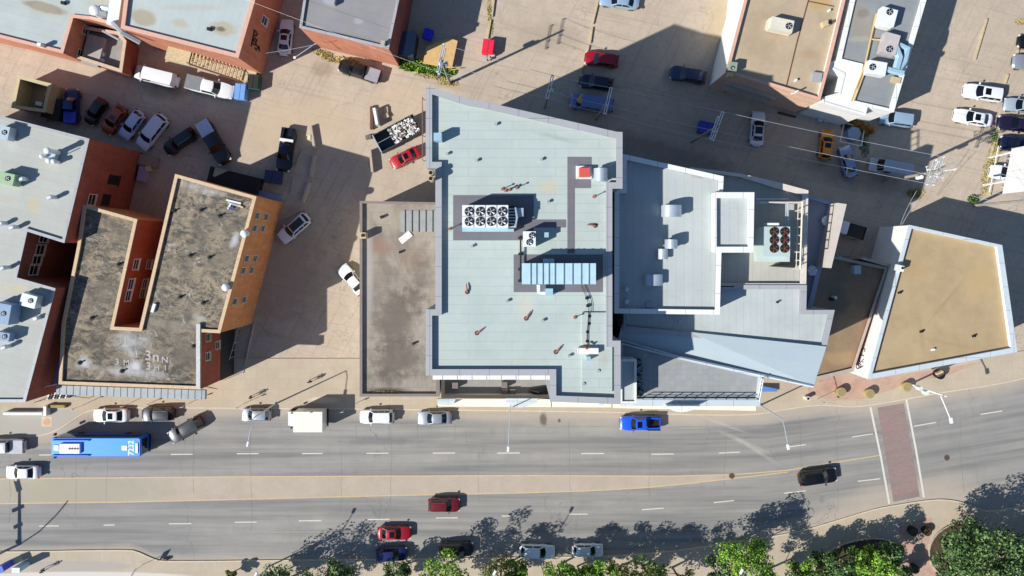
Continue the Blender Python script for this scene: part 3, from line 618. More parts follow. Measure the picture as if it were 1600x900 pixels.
tag(b.build('roof_panel', [M('grey_sheet', (150, 152, 148), .7, 0, .1), m_black], origin=W(654, 345, 9.05)), 'dark ribbed sheet panel on the brown low-rise roof', 'roof panel')
c = W(633.5, 371, 9.2); b = MB(); b.cbox(c, 1.7, .85, 9.06, 9.2, R(38)); tag(b.build('loose_board', m_whitecap, origin=(c.x, c.y, 9.05)), 'loose white board lying on the brown low-rise roof', 'board')
c = W(567, 368, 10.5); b = MB(); b.cbox(c, .75, .75, 9, 10.6, 0, 0); b.cbox(c, .35, .35, 10.6, 10.75, 0, 1); tag(b.build('chimney', [m_tan, m_black], origin=(c.x, c.y, 9)), 'square tan chimney at the left edge of the brown low-rise roof', 'chimney')
c = W(625, 394, 9.4); b = MB(); b.cbox(c, .3, .3, 9, 9.5, R(20)); tag(b.build('roof_vent', m_black, origin=(c.x, c.y, 9)), 'small dark vent in the middle of the brown low-rise roof', 'vent')
c = W(646, 537, 9.4); b = MB(); b.cbox(c, .3, .3, 9, 9.5, R(20)); tag(b.build('roof_vent', m_black, origin=(c.x, c.y, 9)), 'small dark vent in the lower part of the brown low-rise roof', 'vent')
c = W(596, 339, 9.6); b = MB(); b.cbox(c, .35, .35, 9, 9.6, R(20)); tag(b.build('roof_vent', m_black, origin=(c.x, c.y, 9)), 'small dark vent in the upper part of the brown low-rise roof', 'vent')

# podium with sunk terrace
m_ter = M('terrace_membrane', (150, 146, 140), .9, 0, .1, 1)
rootT2, PT2 = building('street_front', 'one-storey street front with a sunk grey terrace below the tall pale building', [(690, 560), (1100, 560), (1100, 623), (690, 621.5)], 9.5, 1.5, [.3, .3, .3, .3], M('cream_front', (222, 210, 184), .8), m_ter, M('dark_coping', (70, 66, 62), .7))
# C: tall pale building
walkpads = [((912, 0), 0)]
m_rc = roofmat('pale_membrane_c', (180, 191, 184), 0, .95, 9, .78, [((850, 290), 40, 14, (196, 176, 140), .5, 0, .9, .5, 27, .5) if 0 else ((856, 292), 26, 14, (206, 184, 146), .55, 0, .9), ((820, 478), 16, 26, (208, 192, 164), .45, 0, .9), ((943, 560), 12, 18, (172, 158, 140), .45, 0, .9), ((870, 215), 50, 5, (150, 164, 154), .6, -14, .8), ((708, 250), 14, 40, (166, 178, 174), .4, 0, .9), ((740, 470), 40, 60, (166, 180, 176), .35, 0, .9, .6), ((850, 520), 60, 30, (168, 180, 176), .35, 0, .9, .6), ((760, 550), 40, 14, (162, 174, 168), .4, 0, .9, .6)], z=27, var=.05, dirt=((150, 160, 156), .35))
CPX = [(666, 135), (731, 155), (754, 159), (963, 206.5), (972, 207), (972, 294), (956, 294), (956, 533), (969, 533), (969, 631), (860, 627), (860, 586), (666, 586), (666, 484), (681, 484), (681, 262), (666, 262)]
rootC, PC = building('tall_building', 'tallest building with a wide pale green grey roof in the centre', CPX, 27.6, .55, .56, greyclad, m_rc, m_greycap)
m_pad = roofmat('dark_walkway_pad', (112, 110, 116), 0, .9, 30, .86, z=27)
def pad(x0, y0, x1, y1, k=0):
    b = MB(); p, q = W(x0, y1, 27.05), W(x1, y0, 27.05); b.box(p.x, q.x, p.y, q.y, 27.05, 27.062 + k * .004); o = b.build('walkway_pad', m_pad, rootC)
pad(708, 305, 834, 375.5); pad(834, 343, 884.5, 355.5, 1); pad(886.5, 245, 898, 396, 2); pad(898, 245, 924.5, 258.5); pad(898, 279.5, 923.5, 294); pad(898, 258.5, 902, 279.5, 1); pad(802.5, 397.5, 942, 456.5)
b = MB(); p0, p1 = W(676, 589, 25.6), W(860, 589, 25.6); b.box(p0.x, p1.x, p0.y - .28, p0.y + .5, 25.35, 25.6, mi=0)
for i in range(9): b.box(p0.x + 1 + i * 1.55, p0.x + 1.07 + i * 1.55, p0.y - .31, p0.y + .5, 25.3, 25.63, mi=1)
b.build('ledge', [m_whitecap, m_greycap], rootC)
b = MB(); p, q = W(909, 612, 27.05), W(956, 488, 27.05); b.box(p.x, q.x, p.y, q.y, 27.05, 27.3); b.build('raised_roof', m_rc, rootC)

# D, E, F, G, I, J
m_rd = roofmat('pale_membrane_d', (182, 189, 186), 90, .95, 9, .82, [((1072, 270), 14, 2.5, (110, 106, 98), .7, -10, .7, .6), ((1090, 276), 14, 3, (140, 136, 126), .5, -10, .7, .6)], z=22, var=.05, dirt=((146, 152, 148), .35))
rootD, PD = building('roof_wing', 'white edged rectangular roof wing directly right of the tallest building', [(972.5, 241), (1130, 276), (1129, 300), (1124, 491), (960.5, 489), (961, 295), (972.5, 295)], 22.6, .55, .45, greyclad, m_rd, m_whitecap)
rootE, PE = building('penthouse', 'raised square penthouse box with thick white rim on the white edged wing', [(1117, 301), (1178, 301), (1176.5, 394), (1117, 394)], 23.3, .5, [.55, .5, .55, .15], whiteclad, m_rd, m_whitecap, base=15)
m_rf = roofmat('membrane_f', (180, 178, 168), 90, .95, 9, .82, z=18.8)
rootF, PF = building('roof_wing', 'lower right wing holding the six-fan chiller behind a timber screen', [(1080, 262), (1158, 272), (1210, 284), (1262.5, 298), (1259, 446), (1100, 446)], 19.3, .5, [.2, .3, .6, .6, .2, .2], greyclad, m_rf, M('warm_coping', (212, 202, 188), .7))
m_rg = roofmat('membrane_g', (184, 191, 188), 90, .8, 40, .82, z=19.5, dirt=((148, 154, 150), .35))
rootG, PG = building('roof_wing', 'long pale roof wing with a stepped right end below the chiller wing', [(975, 484), (1100, 484), (1100, 449), (1147, 449), (1147, 446), (1260, 446), (1259, 485), (1303.5, 485), (1290, 547), (1077, 526), (975, 517)], 19.5, .4, [.2, .2, .2, .1, .4, .6, .4, .5, .5, .5, .2], greyclad, m_rg, m_greycap)
m_ri = roofmat('pale_blue_metal', (176, 190, 194), -8, 1.6, 40, .92, z=21, var=.03, rough=.5)
rI = thing('sloped_roof', 'long tapering pale blue sloped roof between the stepped wing and the paved terrace', 'roof', W(1150, 560))
IPX = [(972, 506, 18.9), (1077, 518, 18.9), (1287, 540, 18.9), (1271, 603.5, 19.7), (1220, 592.5, 19.7), (1064, 559, 19.5), (966, 531, 19.1)]
b = MB(); pts = [W(*p) for p in IPX]; b.prism([xy(p) for p in pts], [p.z - .5 for p in pts], [p.z for p in pts], bot=True); b.build('roof', m_ri, rI)
b = MB(); b.prism([xy(W(*p)) for p in [(1079, 530, 18.9), (1284, 549, 18.9), (1266, 600, 19.5), (1220, 589, 19.5), (1079, 558, 19.3)]], 0, 18.4, top=False); b.build('wall', greyclad, rI)
b = MB(); b.tube([pts[6] + Vector((0, 0, .05)), pts[5] + Vector((0, 0, .05)), pts[4] + Vector((0, 0, .05)), pts[3] + Vector((0, 0, .05))], .17, 4); b.build('eave', m_bluecap, rI)
t = NT('terrace_pavers', .85); br = t.n('ShaderNodeTexBrick'); t.l(t.P(), br.inputs['Vector']); br.inputs['Scale'].default_value = 1; br.offset = 0
br.inputs['Brick Width'].default_value = .62; br.inputs['Row Height'].default_value = .62; br.inputs['Mortar Size'].default_value = .014
br.inputs['Color1'].default_value = lin((146, 148, 146)); br.inputs['Color2'].default_value = lin((156, 158, 156)); br.inputs['Mortar'].default_value = lin((132, 134, 134)); br.inputs['Bias'].default_value = -.3
c_ = t.mix(t.rng(t.noise(t.P(), .5, 4, .7), .4, .65, 0, .4), br.outputs[0], lin((164, 166, 166)))
m_paver = t.out(c_)
rootJ, PJ = building('terrace_wing', 'roof terrace wing paved in grey slabs with a slim railing above the street', [(971, 536), (1064, 560), (1192, 589), (1187, 634), (971, 634)], 19.7, .35, [.1, .1, .5, .75, .1], greyclad, m_paver, m_bluecap)
# railing
rl = thing('railing', 'slim dark metal railing along the street side of the paved terrace', 'railing', W(1095, 624, 19.35))
b = MB(); a_, c_ = W(1004, 622, 19.7), W(1182, 622.5, 19.7)
for i in range(12): p = a_.lerp(c_, i / 11); b.tube([(p.x, p.y, 19.35), (p.x, p.y, 20.5)], .05, 4)
b.build('post', m_black, rl); b = MB(); b.tube([(a_.x, a_.y, 20.5), (c_.x, c_.y, 20.5)], .055, 5); b.tube([(a_.x, a_.y, 19.9), (c_.x, c_.y, 19.9)], .04, 5); b.build('rail', m_galv, rl)
rl = thing('railing', 'white metal railing on the right end of the paved terrace', 'railing', W(1186, 608, 19.35))
b = MB(); a_, c_ = W(1189, 591, 19.7), W(1183, 625, 19.7)
for i in range(6): p = a_.lerp(c_, i / 5); b.tube([(p.x, p.y, 19.35), (p.x, p.y, 20.5)], .05, 4)
b.build('post', m_white, rl); b = MB(); b.tube([(a_.x, a_.y, 20.5), (c_.x, c_.y, 20.5)], .07, 5); b.tube([(a_.x, a_.y, 19.9), (c_.x, c_.y, 19.9)], .06, 5); b.build('rail', m_white, rl)
# white roof box on the terrace + shrubs
rK, _ = building('elevator_box', 'white flat roofed box on the left end of the paved terrace', [(969.5, 562), (994, 562), (994, 630), (969.5, 630)], 21.9, .25, .16, whiteclad, m_rd, m_whitecap, base=19.2)
for i in range(5):
    c = W(998 + (0, 1, 0, 1, 3)[i], [567, 577, 590, 602, 614][i], 20.2); b = MB(); b.cyl(c, .42, 19.3, 19.9, 12, 0); b.cyl(c, .46, 19.9, 20.0, 12, 1, r2=.3)
    for k in range(14):
        a = random.random() * 6.28; b.tube([(c.x, c.y, 19.9), (c.x + .4 * math.cos(a), c.y + .4 * math.sin(a), 20.4 + random.random() * .3)], [.05, .015], 3, 2)
    tag(b.build('potted_plant', [m_greycap, m_dark, M('grey_leaves', (150, 170, 176), .8)], origin=(c.x, c.y, 19.3)), 'round grey potted plant in the row beside the white terrace box', 'potted plant', 'potted plants beside the white box')
# V lower roof + fin
rootV, PV = building('roof_wing', 'dark shaded narrow roof with two round fans right of the chiller wing', [(1240, 298), (1262, 306), (1307, 318), (1268, 484), (1240, 484)], 15.2, .4, [.2, .3, .5, .3, .2], greyclad, roofmat('membrane_v', (150, 156, 168), 90, .95, 9, .9, z=15), M('grey_blue_cap', (150, 158, 176), .6))
b = MB(); b.prism([xy(W(*p, 17.5)) for p in [(1309, 317), (1323, 319), (1299, 419), (1289, 418)]], 0, 17.5)
tag(b.build('fin_wall', M('cream_fin', (200, 190, 178), .85, 0, .06), origin=W(1306, 370)), 'thick tapering cream wall standing right of the narrow shaded roof', 'wall')
for i, (x, y) in enumerate([(1293, 345), (1270.5, 423)]):
    c = W(x, y, 15.6); f = thing('roof_fan', 'round pale roof fan, the %s of the two on the narrow shaded roof' % ['upper', 'lower'][i], 'fan', (c.x, c.y, 14.8), 'round fans on the narrow roof')
    b = MB(); b.cyl(c, .62, 14.8, 15.4, 20); b.build('housing', m_galv, f, smooth=True)
    b = MB()
    for k in range(6):
        a = k * math.pi / 3; p = Vector((math.cos(a), math.sin(a), 0)); q = Vector((-p.y, p.x, 0)); cc = Vector((c.x, c.y, 15.44)); b.quad(cc + p * .1, cc + p * .55 - q * .12, cc + p * .55 + q * .14 + Vector((0, 0, .05)), cc + p * .1 + q * .08 + Vector((0, 0, .03)))
    b.build('blade', m_white, f)
# K low roof
m_rk = roofmat('brown_gravel_k', (140, 118, 92), 0, 40, 40, .95, [((1310, 470), 20, 30, (96, 86, 74), .6), ((1320, 560), 50, 14, (172, 144, 104), .5), ((1300, 450), 30, 40, (120, 112, 100), .4)], z=5, var=.2)
rootKb, PKb = building('low_roof_building', 'low building with brown gravel roof tucked between the stepped wing and the triangular-fronted gravel roof', [(1252, 400), (1312, 402), (1387, 418), (1333, 580), (1262, 597), (1230, 597)], 5.6, .4, [.2, .3, .25, .4, .3, .2], brick_r, m_rk, M('greige_cap', (168, 160, 146), .8))
# N
m_rn = roofmat('tan_gravel_n', (174, 152, 116), 0, 60, 60, .95, [((1480, 470), 60, 4, (150, 128, 92), .5, 50, .9), ((1440, 520), 5, 50, (154, 130, 94), .4, 8, .9), ((1490, 538), 60, 4, (156, 130, 92), .45, -12, .9), ((1430, 420), 30, 20, (170, 140, 96), .4), ((1530, 440), 30, 40, (186, 158, 112), .5)], z=7.5, var=.1)
rootN, PN = building('gravel_roof_building', 'large white walled building with four-sided tan gravel roof at the right', [(1421, 352), (1565.5, 383.5), (1589, 549.5), (1356, 592.5)], 7.9, .55, [.3, .6, .55, .35], stucco, m_rn, m_bluecap)
for pl in ([(1352, 546), (1350, 544.5), (1347, 546), (1344.5, 551), (1343.5, 556), (1342, 562), (1340.5, 567), (1338.5, 571), (1338, 574), (1340, 576.5), (1342, 575.5), (1343, 572)], [(1344, 555), (1347, 555), (1350, 556)], [(1350, 561), (1346, 565), (1349, 566)], [(1343, 563), (1345, 567)], [(1346, 571), (1343, 568), (1342, 572), (1346, 573)], [(1341, 576), (1346, 574), (1349, 572)], [(1351, 550), (1352, 546)]):
    tube_on_wall(rootN, PN[3], PN[0], pl, .055, m_black, 'graffiti', (-1, 0))
b = MB(); c = W(1406, 419, 8.6); b.cbox(c, 1.0, .75, 7.3, 8.7, R(-13), 0); b.cbox((c.x + .25, c.y), .25, .25, 8.7, 8.85, R(-13), 1)
tag(b.build('chimney', [m_whitecap, m_black], origin=(c.x, c.y, 7.3)), 'white chimney box on the left edge of the four-sided gravel roof', 'chimney')

# street canopies
def canopy(label, px, z, th, mat, cat='canopy'):
    b = MB(); b.prism([xy(W(x, y, z)) for x, y in px], z - th, z, bot=True); c = W(px[0][0], px[0][1], 0)
    return tag(b.build('street_canopy', mat, origin=(c.x, c.y, z - th)), label, cat)
m_can = M('cream_canopy', (236, 228, 204), .7, 0, .04)
canopy('long cream canopy strip over the pavement under the left part of the street front', [(684, 624), (955, 624), (955, 636.5), (684, 635)], 4.2, .35, m_can)
canopy('long cream canopy strip over the pavement under the paved terrace', [(958, 628), (1181, 632), (1181, 642), (958, 637.5)], 4.2, .35, m_can)
canopy('pale blue box sign on the left end of the cream canopy', [(683, 624), (712, 624), (708, 633), (683, 632)], 5.2, 1.0, m_bluecap, 'sign box')
arc = [(790 + 50 * i / 10, 628 + 9 * math.sin(math.pi * (i / 10) ** .8)) for i in range(11)]
canopy('curved white marquee in the middle of the cream canopy', [(790, 622), (840, 622)] + arc[::-1], 5.4, 1.3, m_bluecap, 'marquee')
canopy('small pale blue box on the right end of the left cream canopy', [(938, 624), (946, 624), (943, 634), (936, 634)], 5.2, 1.0, m_bluecap, 'sign box')
arc = [(1042 + 53 * i / 10, 636 + 8 * math.sin(math.pi * (i / 10) ** .8)) for i in range(11)]
b = MB(); b.prism([xy(W(x, y, 20.8)) for x, y in [(1042, 634.5), (1095, 634.5)] + arc[::-1]], 16.5, 20.8, bot=True)
tag(b.build('facade_sign', m_whitecap, origin=W(1068, 636, 16.5)), 'curved white sign projecting from the facade below the paved terrace', 'sign')
b = MB(); b.prism([xy(W(x, y, 5)) for x, y in [(1190, 603), (1216, 608), (1214, 612), (1190, 612)]], 4.6, 5); tag(b.build('awning', M('blue_awning', (86, 128, 190), .7), origin=W(1200, 607, 4.6)), 'small blue awning under the right end of the sloped roof', 'awning')
# ------------------------------------------------------------ vehicles
def paint(name, rgb, metal=.0, rough=.35):
    return M('paint_' + name, rgb, rough, metal, .0, coat=.6)
m_tyre = M('tyre', (24, 24, 26), .85, 0, 0); m_rim = M('rim', (150, 152, 156), .35, .8, 0)
m_cglass = M('car_glass', (10, 13, 18), .06, 0, 0, spec=.9); m_head = M('headlight', (220, 222, 226), .15, 0, 0); m_tail = M('tail_light', (140, 16, 16), .25, 0, 0)
m_trim = M('black_trim', (20, 20, 22), .5, 0, 0); m_defpaint = paint('default', (120, 120, 120))
SPEC = { # L, W, H, base rear, base front, top rear, top front, hood z, nose z, trunk z
 'sedan': (4.9, 1.85, 1.45, -1.85, 1.12, -1.05, .28, .98, .74, 1.04),
 'suv': (4.75, 1.92, 1.70, -2.22, 1.18, -1.85, .42, 1.08, .88, 1.05),
 'hatch': (4.25, 1.78, 1.50, -1.98, 1.10, -1.50, .32, 1.0, .78, 1.02),
 'minivan': (5.1, 2.0, 1.75, -2.42, 1.55, -2.10, .80, 1.08, .84, 1.06),
 'cargo_van': (5.9, 2.05, 2.25, -2.80, 2.15, -2.66, 1.45, 1.25, 1.0, 1.25),
 'pickup': (5.85, 2.0, 1.88, -.95, 1.45, -.75, .72, 1.18, .98, 1.12)}
def car_proto(kind):
    L, Wd, Hh, xrb, xfb, xrt, xft, zh, zn, zt = SPEC[kind]
    root = thing('car', None, None)
    hw = Wd / 2; b = MB(); N = 26; ring = []; pick = kind == 'pickup'
    bedx = -.95
    for i in range(N + 1):
        x = -L / 2 + L * i / N; u = abs(x) / (L / 2)
        e = 4.2 if x > 0 else (6 if kind in ('suv', 'minivan', 'cargo_van', 'pickup') else 4.6)
        wv = hw * (1 - .34 * u ** (e * 2)) * (1 - .02 * math.cos(x * 2.2))
        if x > xfb: k = (x - xfb) / (L / 2 - xfb); zd = zh + (zn - zh) * k ** 1.8
        elif x < xrb: k = (xrb - x) / (xrb + L / 2 + 1e-6); zd = zt + (-.16 if not pick else 0) * k ** 2
        else: zd = zh + (zt - zh) * (xfb - x) / (xfb - xrb)
        if u > .985: zd -= .12
        zb = .28
        sec = [(wv * .9, zb), (wv, zb + .14), (wv * 1.0, .62), (wv * .985, zd - .14), (wv * .93, zd - .03), (wv * .6, zd + .012), (wv * .2, zd + .03)]
        full = sec + [(-y, z) for y, z in sec[::-1]]
        ring.append([(x, y, z) for y, z in full])
    m_ = len(ring[0]); vs = [v for r_ in ring for v in r_]
    fs = []
    for i in range(N):
        for j in range(m_ - 1):
            x = ring[i][0][0]
            if pick and x < bedx and 5 <= j <= 7: continue
            fs.append((i * m_ + j, i * m_ + j + 1, (i + 1) * m_ + j + 1, (i + 1) * m_ + j))
    fs.append(tuple(range(m_))); fs.append(tuple(range(N * m_, (N + 1) * m_))[::-1])
    b.add(vs, fs, 0)
    # greenhouse
    wb, wt = hw * .90, hw * (.70 if kind not in ('cargo_van', 'minivan') else .80)
    K = 6
    def loop(xr, xf, wy, bow_f, bow_r, z):
        f = []; r_ = []
        for k in range(K + 1):
            q = 1 - 2 * k / K; f.append(Vector((xf - bow_f * q * q, wy * q, z))); r_.append(Vector((xr + bow_r * q * q, wy * q, z)))
        return f, r_
    bf, br = loop(xrb, xfb, wb, .22, .14, (zh + zt) / 2 - .03); tf, tr = loop(xrt, xft, wt, .10, .06, Hh - .05)
    for k in range(K + 1): bf[k].z = zh - .02; br[k].z = zt - .03
    o = MB()
    o.add(bf + tf, [(k, k + 1, k + 1 + K + 1, k + K + 1) for k in range(K)], 0)
    o.add(br + tr, [(k + 1, k, k + K + 1, k + 1 + K + 1) for k in range(K)], 0)
    for s_, k in ((1, 0), (-1, K)): o.add([br[k], bf[k], tf[k], tr[k]], [(0, 1, 2, 3)], 0)
    rows = 6; rv = []
    for i in range(rows + 1):
        t_ = i / rows
        for k in range(K + 1):
            p = tr[k].lerp(tf[k], t_); q = 1 - 2 * k / K; p = p.copy(); p.z += .055 * (1 - q * q) ** .5 * (1 - abs(2 * t_ - 1) ** 3) ; rv.append(p)
    o.add(rv, [(i * (K + 1) + k, i * (K + 1) + k + 1, (i + 1) * (K + 1) + k + 1, (i + 1) * (K + 1) + k) for i in range(rows) for k in range(K)], 0)
    b.add(o.v, o.f, 0)
    body = b.build('body', m_defpaint, root, smooth=True)
    def patch(a0, a1, c1, c0, u0, u1, v0, v1, out, nu=6):   # bilinear patch pushed out
        vs = []
        for vv in (v0, v1):
            for i in range(nu + 1):
                u = u0 + (u1 - u0) * i / nu
                A = a0 if callable(a0) else None
                lo = A(u); hi = a1(u); vs.append(lo.lerp(hi, vv) + out)
        return vs, [(i, i + 1, i + nu + 2, i + nu + 1) for i in range(nu)]
    def curve(pts): 
        def f(u):
            t_ = u * (len(pts) - 1); i = min(int(t_), len(pts) - 2); return pts[i].lerp(pts[i + 1], t_ - i)
        return f
    g = MB(); v_, f_ = patch(curve(bf), curve(tf), None, None, .05, .95, .10, .93, Vector((.02, 0, .02)), 8); g.add(v_, f_); g.build('windshield', m_cglass, root, smooth=True)
    if kind != 'cargo_van':
        g = MB(); v_, f_ = patch(curve(br), curve(tr), None, None, .08, .92, .16, .9, Vector((-.02, 0, .02)), 8); g.add(v_, f_); g.build('rear_window', m_cglass, root, smooth=True)
    for s_, k in ((1, 0), (-1, K)):
        A, Bq = [br[k], bf[k]], [tr[k], tf[k]]
        g = MB()
        ranges = [(.08, .5), (.54, .93)] if kind != 'cargo_van' else [(.68, .93)]
        if kind in ('suv', 'minivan'): ranges = [(.05, .30), (.33, .62), (.65, .93)]
        for u0, u1 in ranges:
            v_, f_ = patch(curve(A), curve(Bq), None, None, u0, u1, .12, .86, Vector((0, s_ * .018, .006)), 1); g.add(v_, f_)
        g.build('side_window', m_cglass, root)
    for sx in (1, -1):
        for sy in (1, -1):
            wx = sx * L * .31 + (.06 if sx > 0 else -.02); c = Vector((wx, sy * (hw - .10), .34)); w_ = MB()
            w_.tube([c + Vector((0, -sy * .11, 0)), c + Vector((0, sy * .115, 0))], .34, 16); ww = w_.build('wheel', m_tyre, root)
            r_ = MB(); r_.tube([c + Vector((0, sy * .11, 0)), c + Vector((0, sy * .125, 0))], .21, 12); r_.build('rim', m_rim, ww)
    for sy in (1, -1):
        h = MB(); h.cbox((L / 2 - .20, sy * hw * .70), .30, .42, zn - .19, zn - .045, sy * -.28, tap=.03); h.build('headlight', m_head, root)
        h = MB(); zz = (zt if kind != 'pickup' else 1.0); h.cbox((-L / 2 + .08, sy * hw * .76), .14, .34, zz - .32, zz - .12); h.build('tail_light', m_tail, root)
        h = MB(); h.cbox((xfb - .42, sy * (hw + .10)), .16, .26, zh - .02, zh + .16, tap=.03); h.build('side_mirror', m_defpaint, root)
    h = MB(); h.cbox((L / 2 - .015, 0), .05, hw * 1.0, .42, .6); h.build('grille', m_trim, root)
    if pick:
        h = MB(); x0, x1 = -L / 2 + .06, bedx - .08; yy = hw - .10
        h.box(x0, x1, -yy, yy, .62, .66)
        for a_ in ((x0, x1, yy - .06, yy + .04), (x0, x1, -yy - .04, -yy + .06), (x0, x0 + .08, -yy, yy), (x1 - .08, x1, -yy, yy)): h.box(*a_, .64, 1.16)
        h.build('cargo_bed', m_defpaint, root)
    return root
PROTO = {}
CARN = []
def setmat(o, m):
    o.material_slots[0].link = 'OBJECT'; o.material_slots[0].material = m
def car(kind, x, y, ang, Lpx, label, col, cat='car', name='parked_car', group=None, roofm=None, opts=(), bed=None, W_=1.0, Hs=1.0):
    first = kind not in PROTO
    if first: PROTO[kind] = car_proto(kind); src = PROTO[kind]; index_kids(src)
    src = PROTO[kind]
    r = copy_tree(src)
    r.name = name; L = SPEC[kind][0]
    s_ = (Lpx / 11.35) / L; p = W(x, y, .8); r.location = (p.x, p.y, .135 if 0 else .02); r.rotation_euler = (0, 0, R(ang)); r.scale = (s_, W_ * (.6 + .4 * s_), Hs)
    tag(r, label, cat, group)
    for o in r.children:
        nm = o.name.split('.')[0]
        if nm in ('body', 'side_mirror', 'cargo_bed'): setmat(o, col)
    Ls, Wd, Hh, xrb, xfb, xrt, xft, zh, zn, zt = SPEC[kind]; hw = Wd / 2
    def sub(nm, mb, m):
        o = mb.build(nm, m); o.parent = r; return o
    if 'sunroof' in opts: m_ = MB(); cx = xft - .52; m_.box(cx - .34, cx + .34, -.42, .42, Hh - .02, Hh + .012); sub('sunroof', m_, m_cglass)
    if 'panorama' in opts: m_ = MB(); m_.box(xrt + .25, xft - .1, -.52, .52, Hh - .03, Hh + .014); sub('sunroof', m_, m_cglass)
    if 'rails' in opts:
        for sy in (1, -1): m_ = MB(); m_.tube([(xrt + .15, sy * hw * .62, Hh + .03), (xft - .2, sy * hw * .62, Hh + .03)], .035, 5); sub('roof_rail', m_, m_rim)
    if roofm: m_ = MB(); m_.box(xrt + .08, xft - .08, -hw * .66, hw * .66, Hh - .02, Hh + .02, tap=.0); sub('roof_panel', m_, roofm)
    if bed == 'cover': m_ = MB(); m_.box(-Ls / 2 + .08, -1.0, -hw + .1, hw - .1, 1.165, 1.22); sub('bed_cover', m_, M('bed_cover_' + str(len(CARN)), opts[0] if opts and isinstance(opts[0], tuple) else (150, 150, 150), .7))
    if bed == 'dark': m_ = MB(); m_.box(-Ls / 2 + .1, -1.05, -hw + .14, hw - .14, .67, .72); m_.box(-Ls / 2 + .02, -1.0, hw - .16, hw - .02, 1.14, 1.18); m_.box(-Ls / 2 + .02, -1.0, -hw + .02, -hw + .16, 1.14, 1.18); sub('bed_liner', m_, m_trim)
    if bed == 'hardware':
        m_ = MB(); m_.box(-1.4, -1.0, -hw + .08, hw - .08, 1.1, 1.35); sub('tool_box', m_, m_whitecap)
    CARN.append(r); return r
WH = paint('white', (226, 228, 230)); SI = paint('silver', (160, 166, 174), .45); BK = paint('black', (14, 14, 17)); DG = paint('dark_grey', (52, 56, 62), .3); NB = paint('navy', (20, 28, 58), .2)
RD = paint('red', (176, 22, 34)); MR = paint('maroon', (112, 18, 30), .2); DR = paint('deep_red', (150, 12, 26)); OR = paint('orange', (214, 134, 32)); BL = paint('blue', (24, 84, 214)); LB = paint('pale_blue', (160, 188, 208), .3)
BR = paint('copper', (160, 82, 44), .3); BV = paint('blue_grey', (104, 122, 168), .3); DB = paint('dark_blue', (30, 42, 96), .3); SB = paint('silver_blue', (140, 158, 190), .4)
# upper lots
car('sedan', 446, 58, 84, 57, 'white sedan with sunroof standing between the warehouse and the grey roofed brick building', WH, opts=('sunroof',))
car('pickup', 562, 111, 162, 67, 'black pickup with grey bed cover under the sunlit orange brick wall', BK, 'pickup truck', 'pickup_truck', bed='cover', opts=((150, 150, 156),))
car('suv', 940, 93, 172, 54, 'dark red suv half in the tower shadow with only its hood in the sun', DR, 'suv', 'suv')
car('hatch', 932, 129, 172, 52, 'very dark blue car parked in shadow just below the half-sunlit red one', NB)
car('cargo_van', 924, 162, 172, 69, 'blue grey van in the shade above the roof edge of the tallest building', BV, 'van', 'van')
car('suv', 1075, 117, 170, 57, 'dark blue grey suv alone in the shadow left of the gravel roofed building', paint('slate', (48, 58, 88), .3), 'suv', 'suv')
car('sedan', 968, 1, 172, 62, 'pale blue sedan cut by the top edge of the photo', LB)
car('sedan', 1184, 201, 85, 56, 'white coupe with dark roof glass standing across the shaded back lane', WH, opts=('panorama',))
car('hatch', 1291, 226, 83, 47, 'orange yellow hatchback in the shade beside the fenced shrub bed', OR, opts=('sunroof',))
car('sedan', 1325, 252, 103, 51, 'silver blue sedan parked askew just right of the orange hatchback', SB)
car('cargo_van', 1390, 262, 170, 65, 'white van with grey roof in the shade beside the utility pole cluster', paint('offwhite', (176, 184, 190)), 'van', 'van')
car('minivan', 1401, 186, 172, 52, 'pale blue minivan poking out from behind the white end wall', LB, 'minivan', 'minivan')
G1 = 'cars in the upper right lot'
car('suv', 1537, 145, 172, 63, 'white suv with sunroof, the upper of the two white vehicles in the right lot', WH, 'suv', 'suv', G1, opts=('sunroof',))
car('sedan', 1521, 184, 170, 61, 'white sedan with sunroof, the lower of the two white vehicles in the right lot', WH, 'car', 'parked_car', G1, opts=('sunroof',))
car('sedan', 1597, 165, 174, 56, 'pale silver sedan at the right edge between the white suv and the dark purple car', paint('pale_silver', (176, 190, 198), .3), 'car', 'parked_car', G1)
car('sedan', 1592, 194, 173, 64, 'dark purple car at the right edge just below the pale silver sedan', paint('purple', (34, 26, 54), .2), 'car', 'parked_car', G1)
car('suv', 1591, 226, 173, 58, 'dark blue suv with its front just above the white billboard', NB, 'suv', 'suv', G1)
car('suv', 1575, 271, 172, 56, 'white suv partly hidden under the white billboard', WH, 'suv', 'suv', G1)
car('sedan', 1620, 67, 172, 58, 'black car with pale nose, highest at the right edge', BK, 'car', 'parked_car', G1)
car('suv', 1612, 99, 172, 60, 'silver suv at the right edge just below the black car', SI, 'suv', 'suv', G1)
# left lot
G2 = 'vehicles parked in the shaded left lot'
car('cargo_van', 245, 120, 166, 69, 'long white van under the lower wall of the sunlit brick warehouse', WH, 'van', 'van')
car('pickup', 328, 136, -14, 77, 'white pickup with grey bed cover parked below the outdoor stair', WH, 'pickup truck', 'pickup_truck', bed='cover', opts=((120, 124, 128),))
car('pickup', 112, 166, 88, 56, 'blue pickup loaded with a bright blue tarp at the left end of the row', DB, 'pickup truck', 'pickup_truck', G2, bed='cover', opts=((64, 80, 200),))
car('hatch', 149, 174, 236, 45, 'near black hatchback between the blue pickup and the copper car', BK, 'car', 'parked_car', G2)
car('hatch', 178, 187, 234, 50, 'copper orange car with sunroof in the shaded row', BR, 'car', 'parked_car', G2, opts=('sunroof',))
car('hatch', 206, 195, 234, 50, 'pale blue white hatchback right of the copper car', paint('ice', (186, 204, 236)), 'car', 'parked_car', G2)
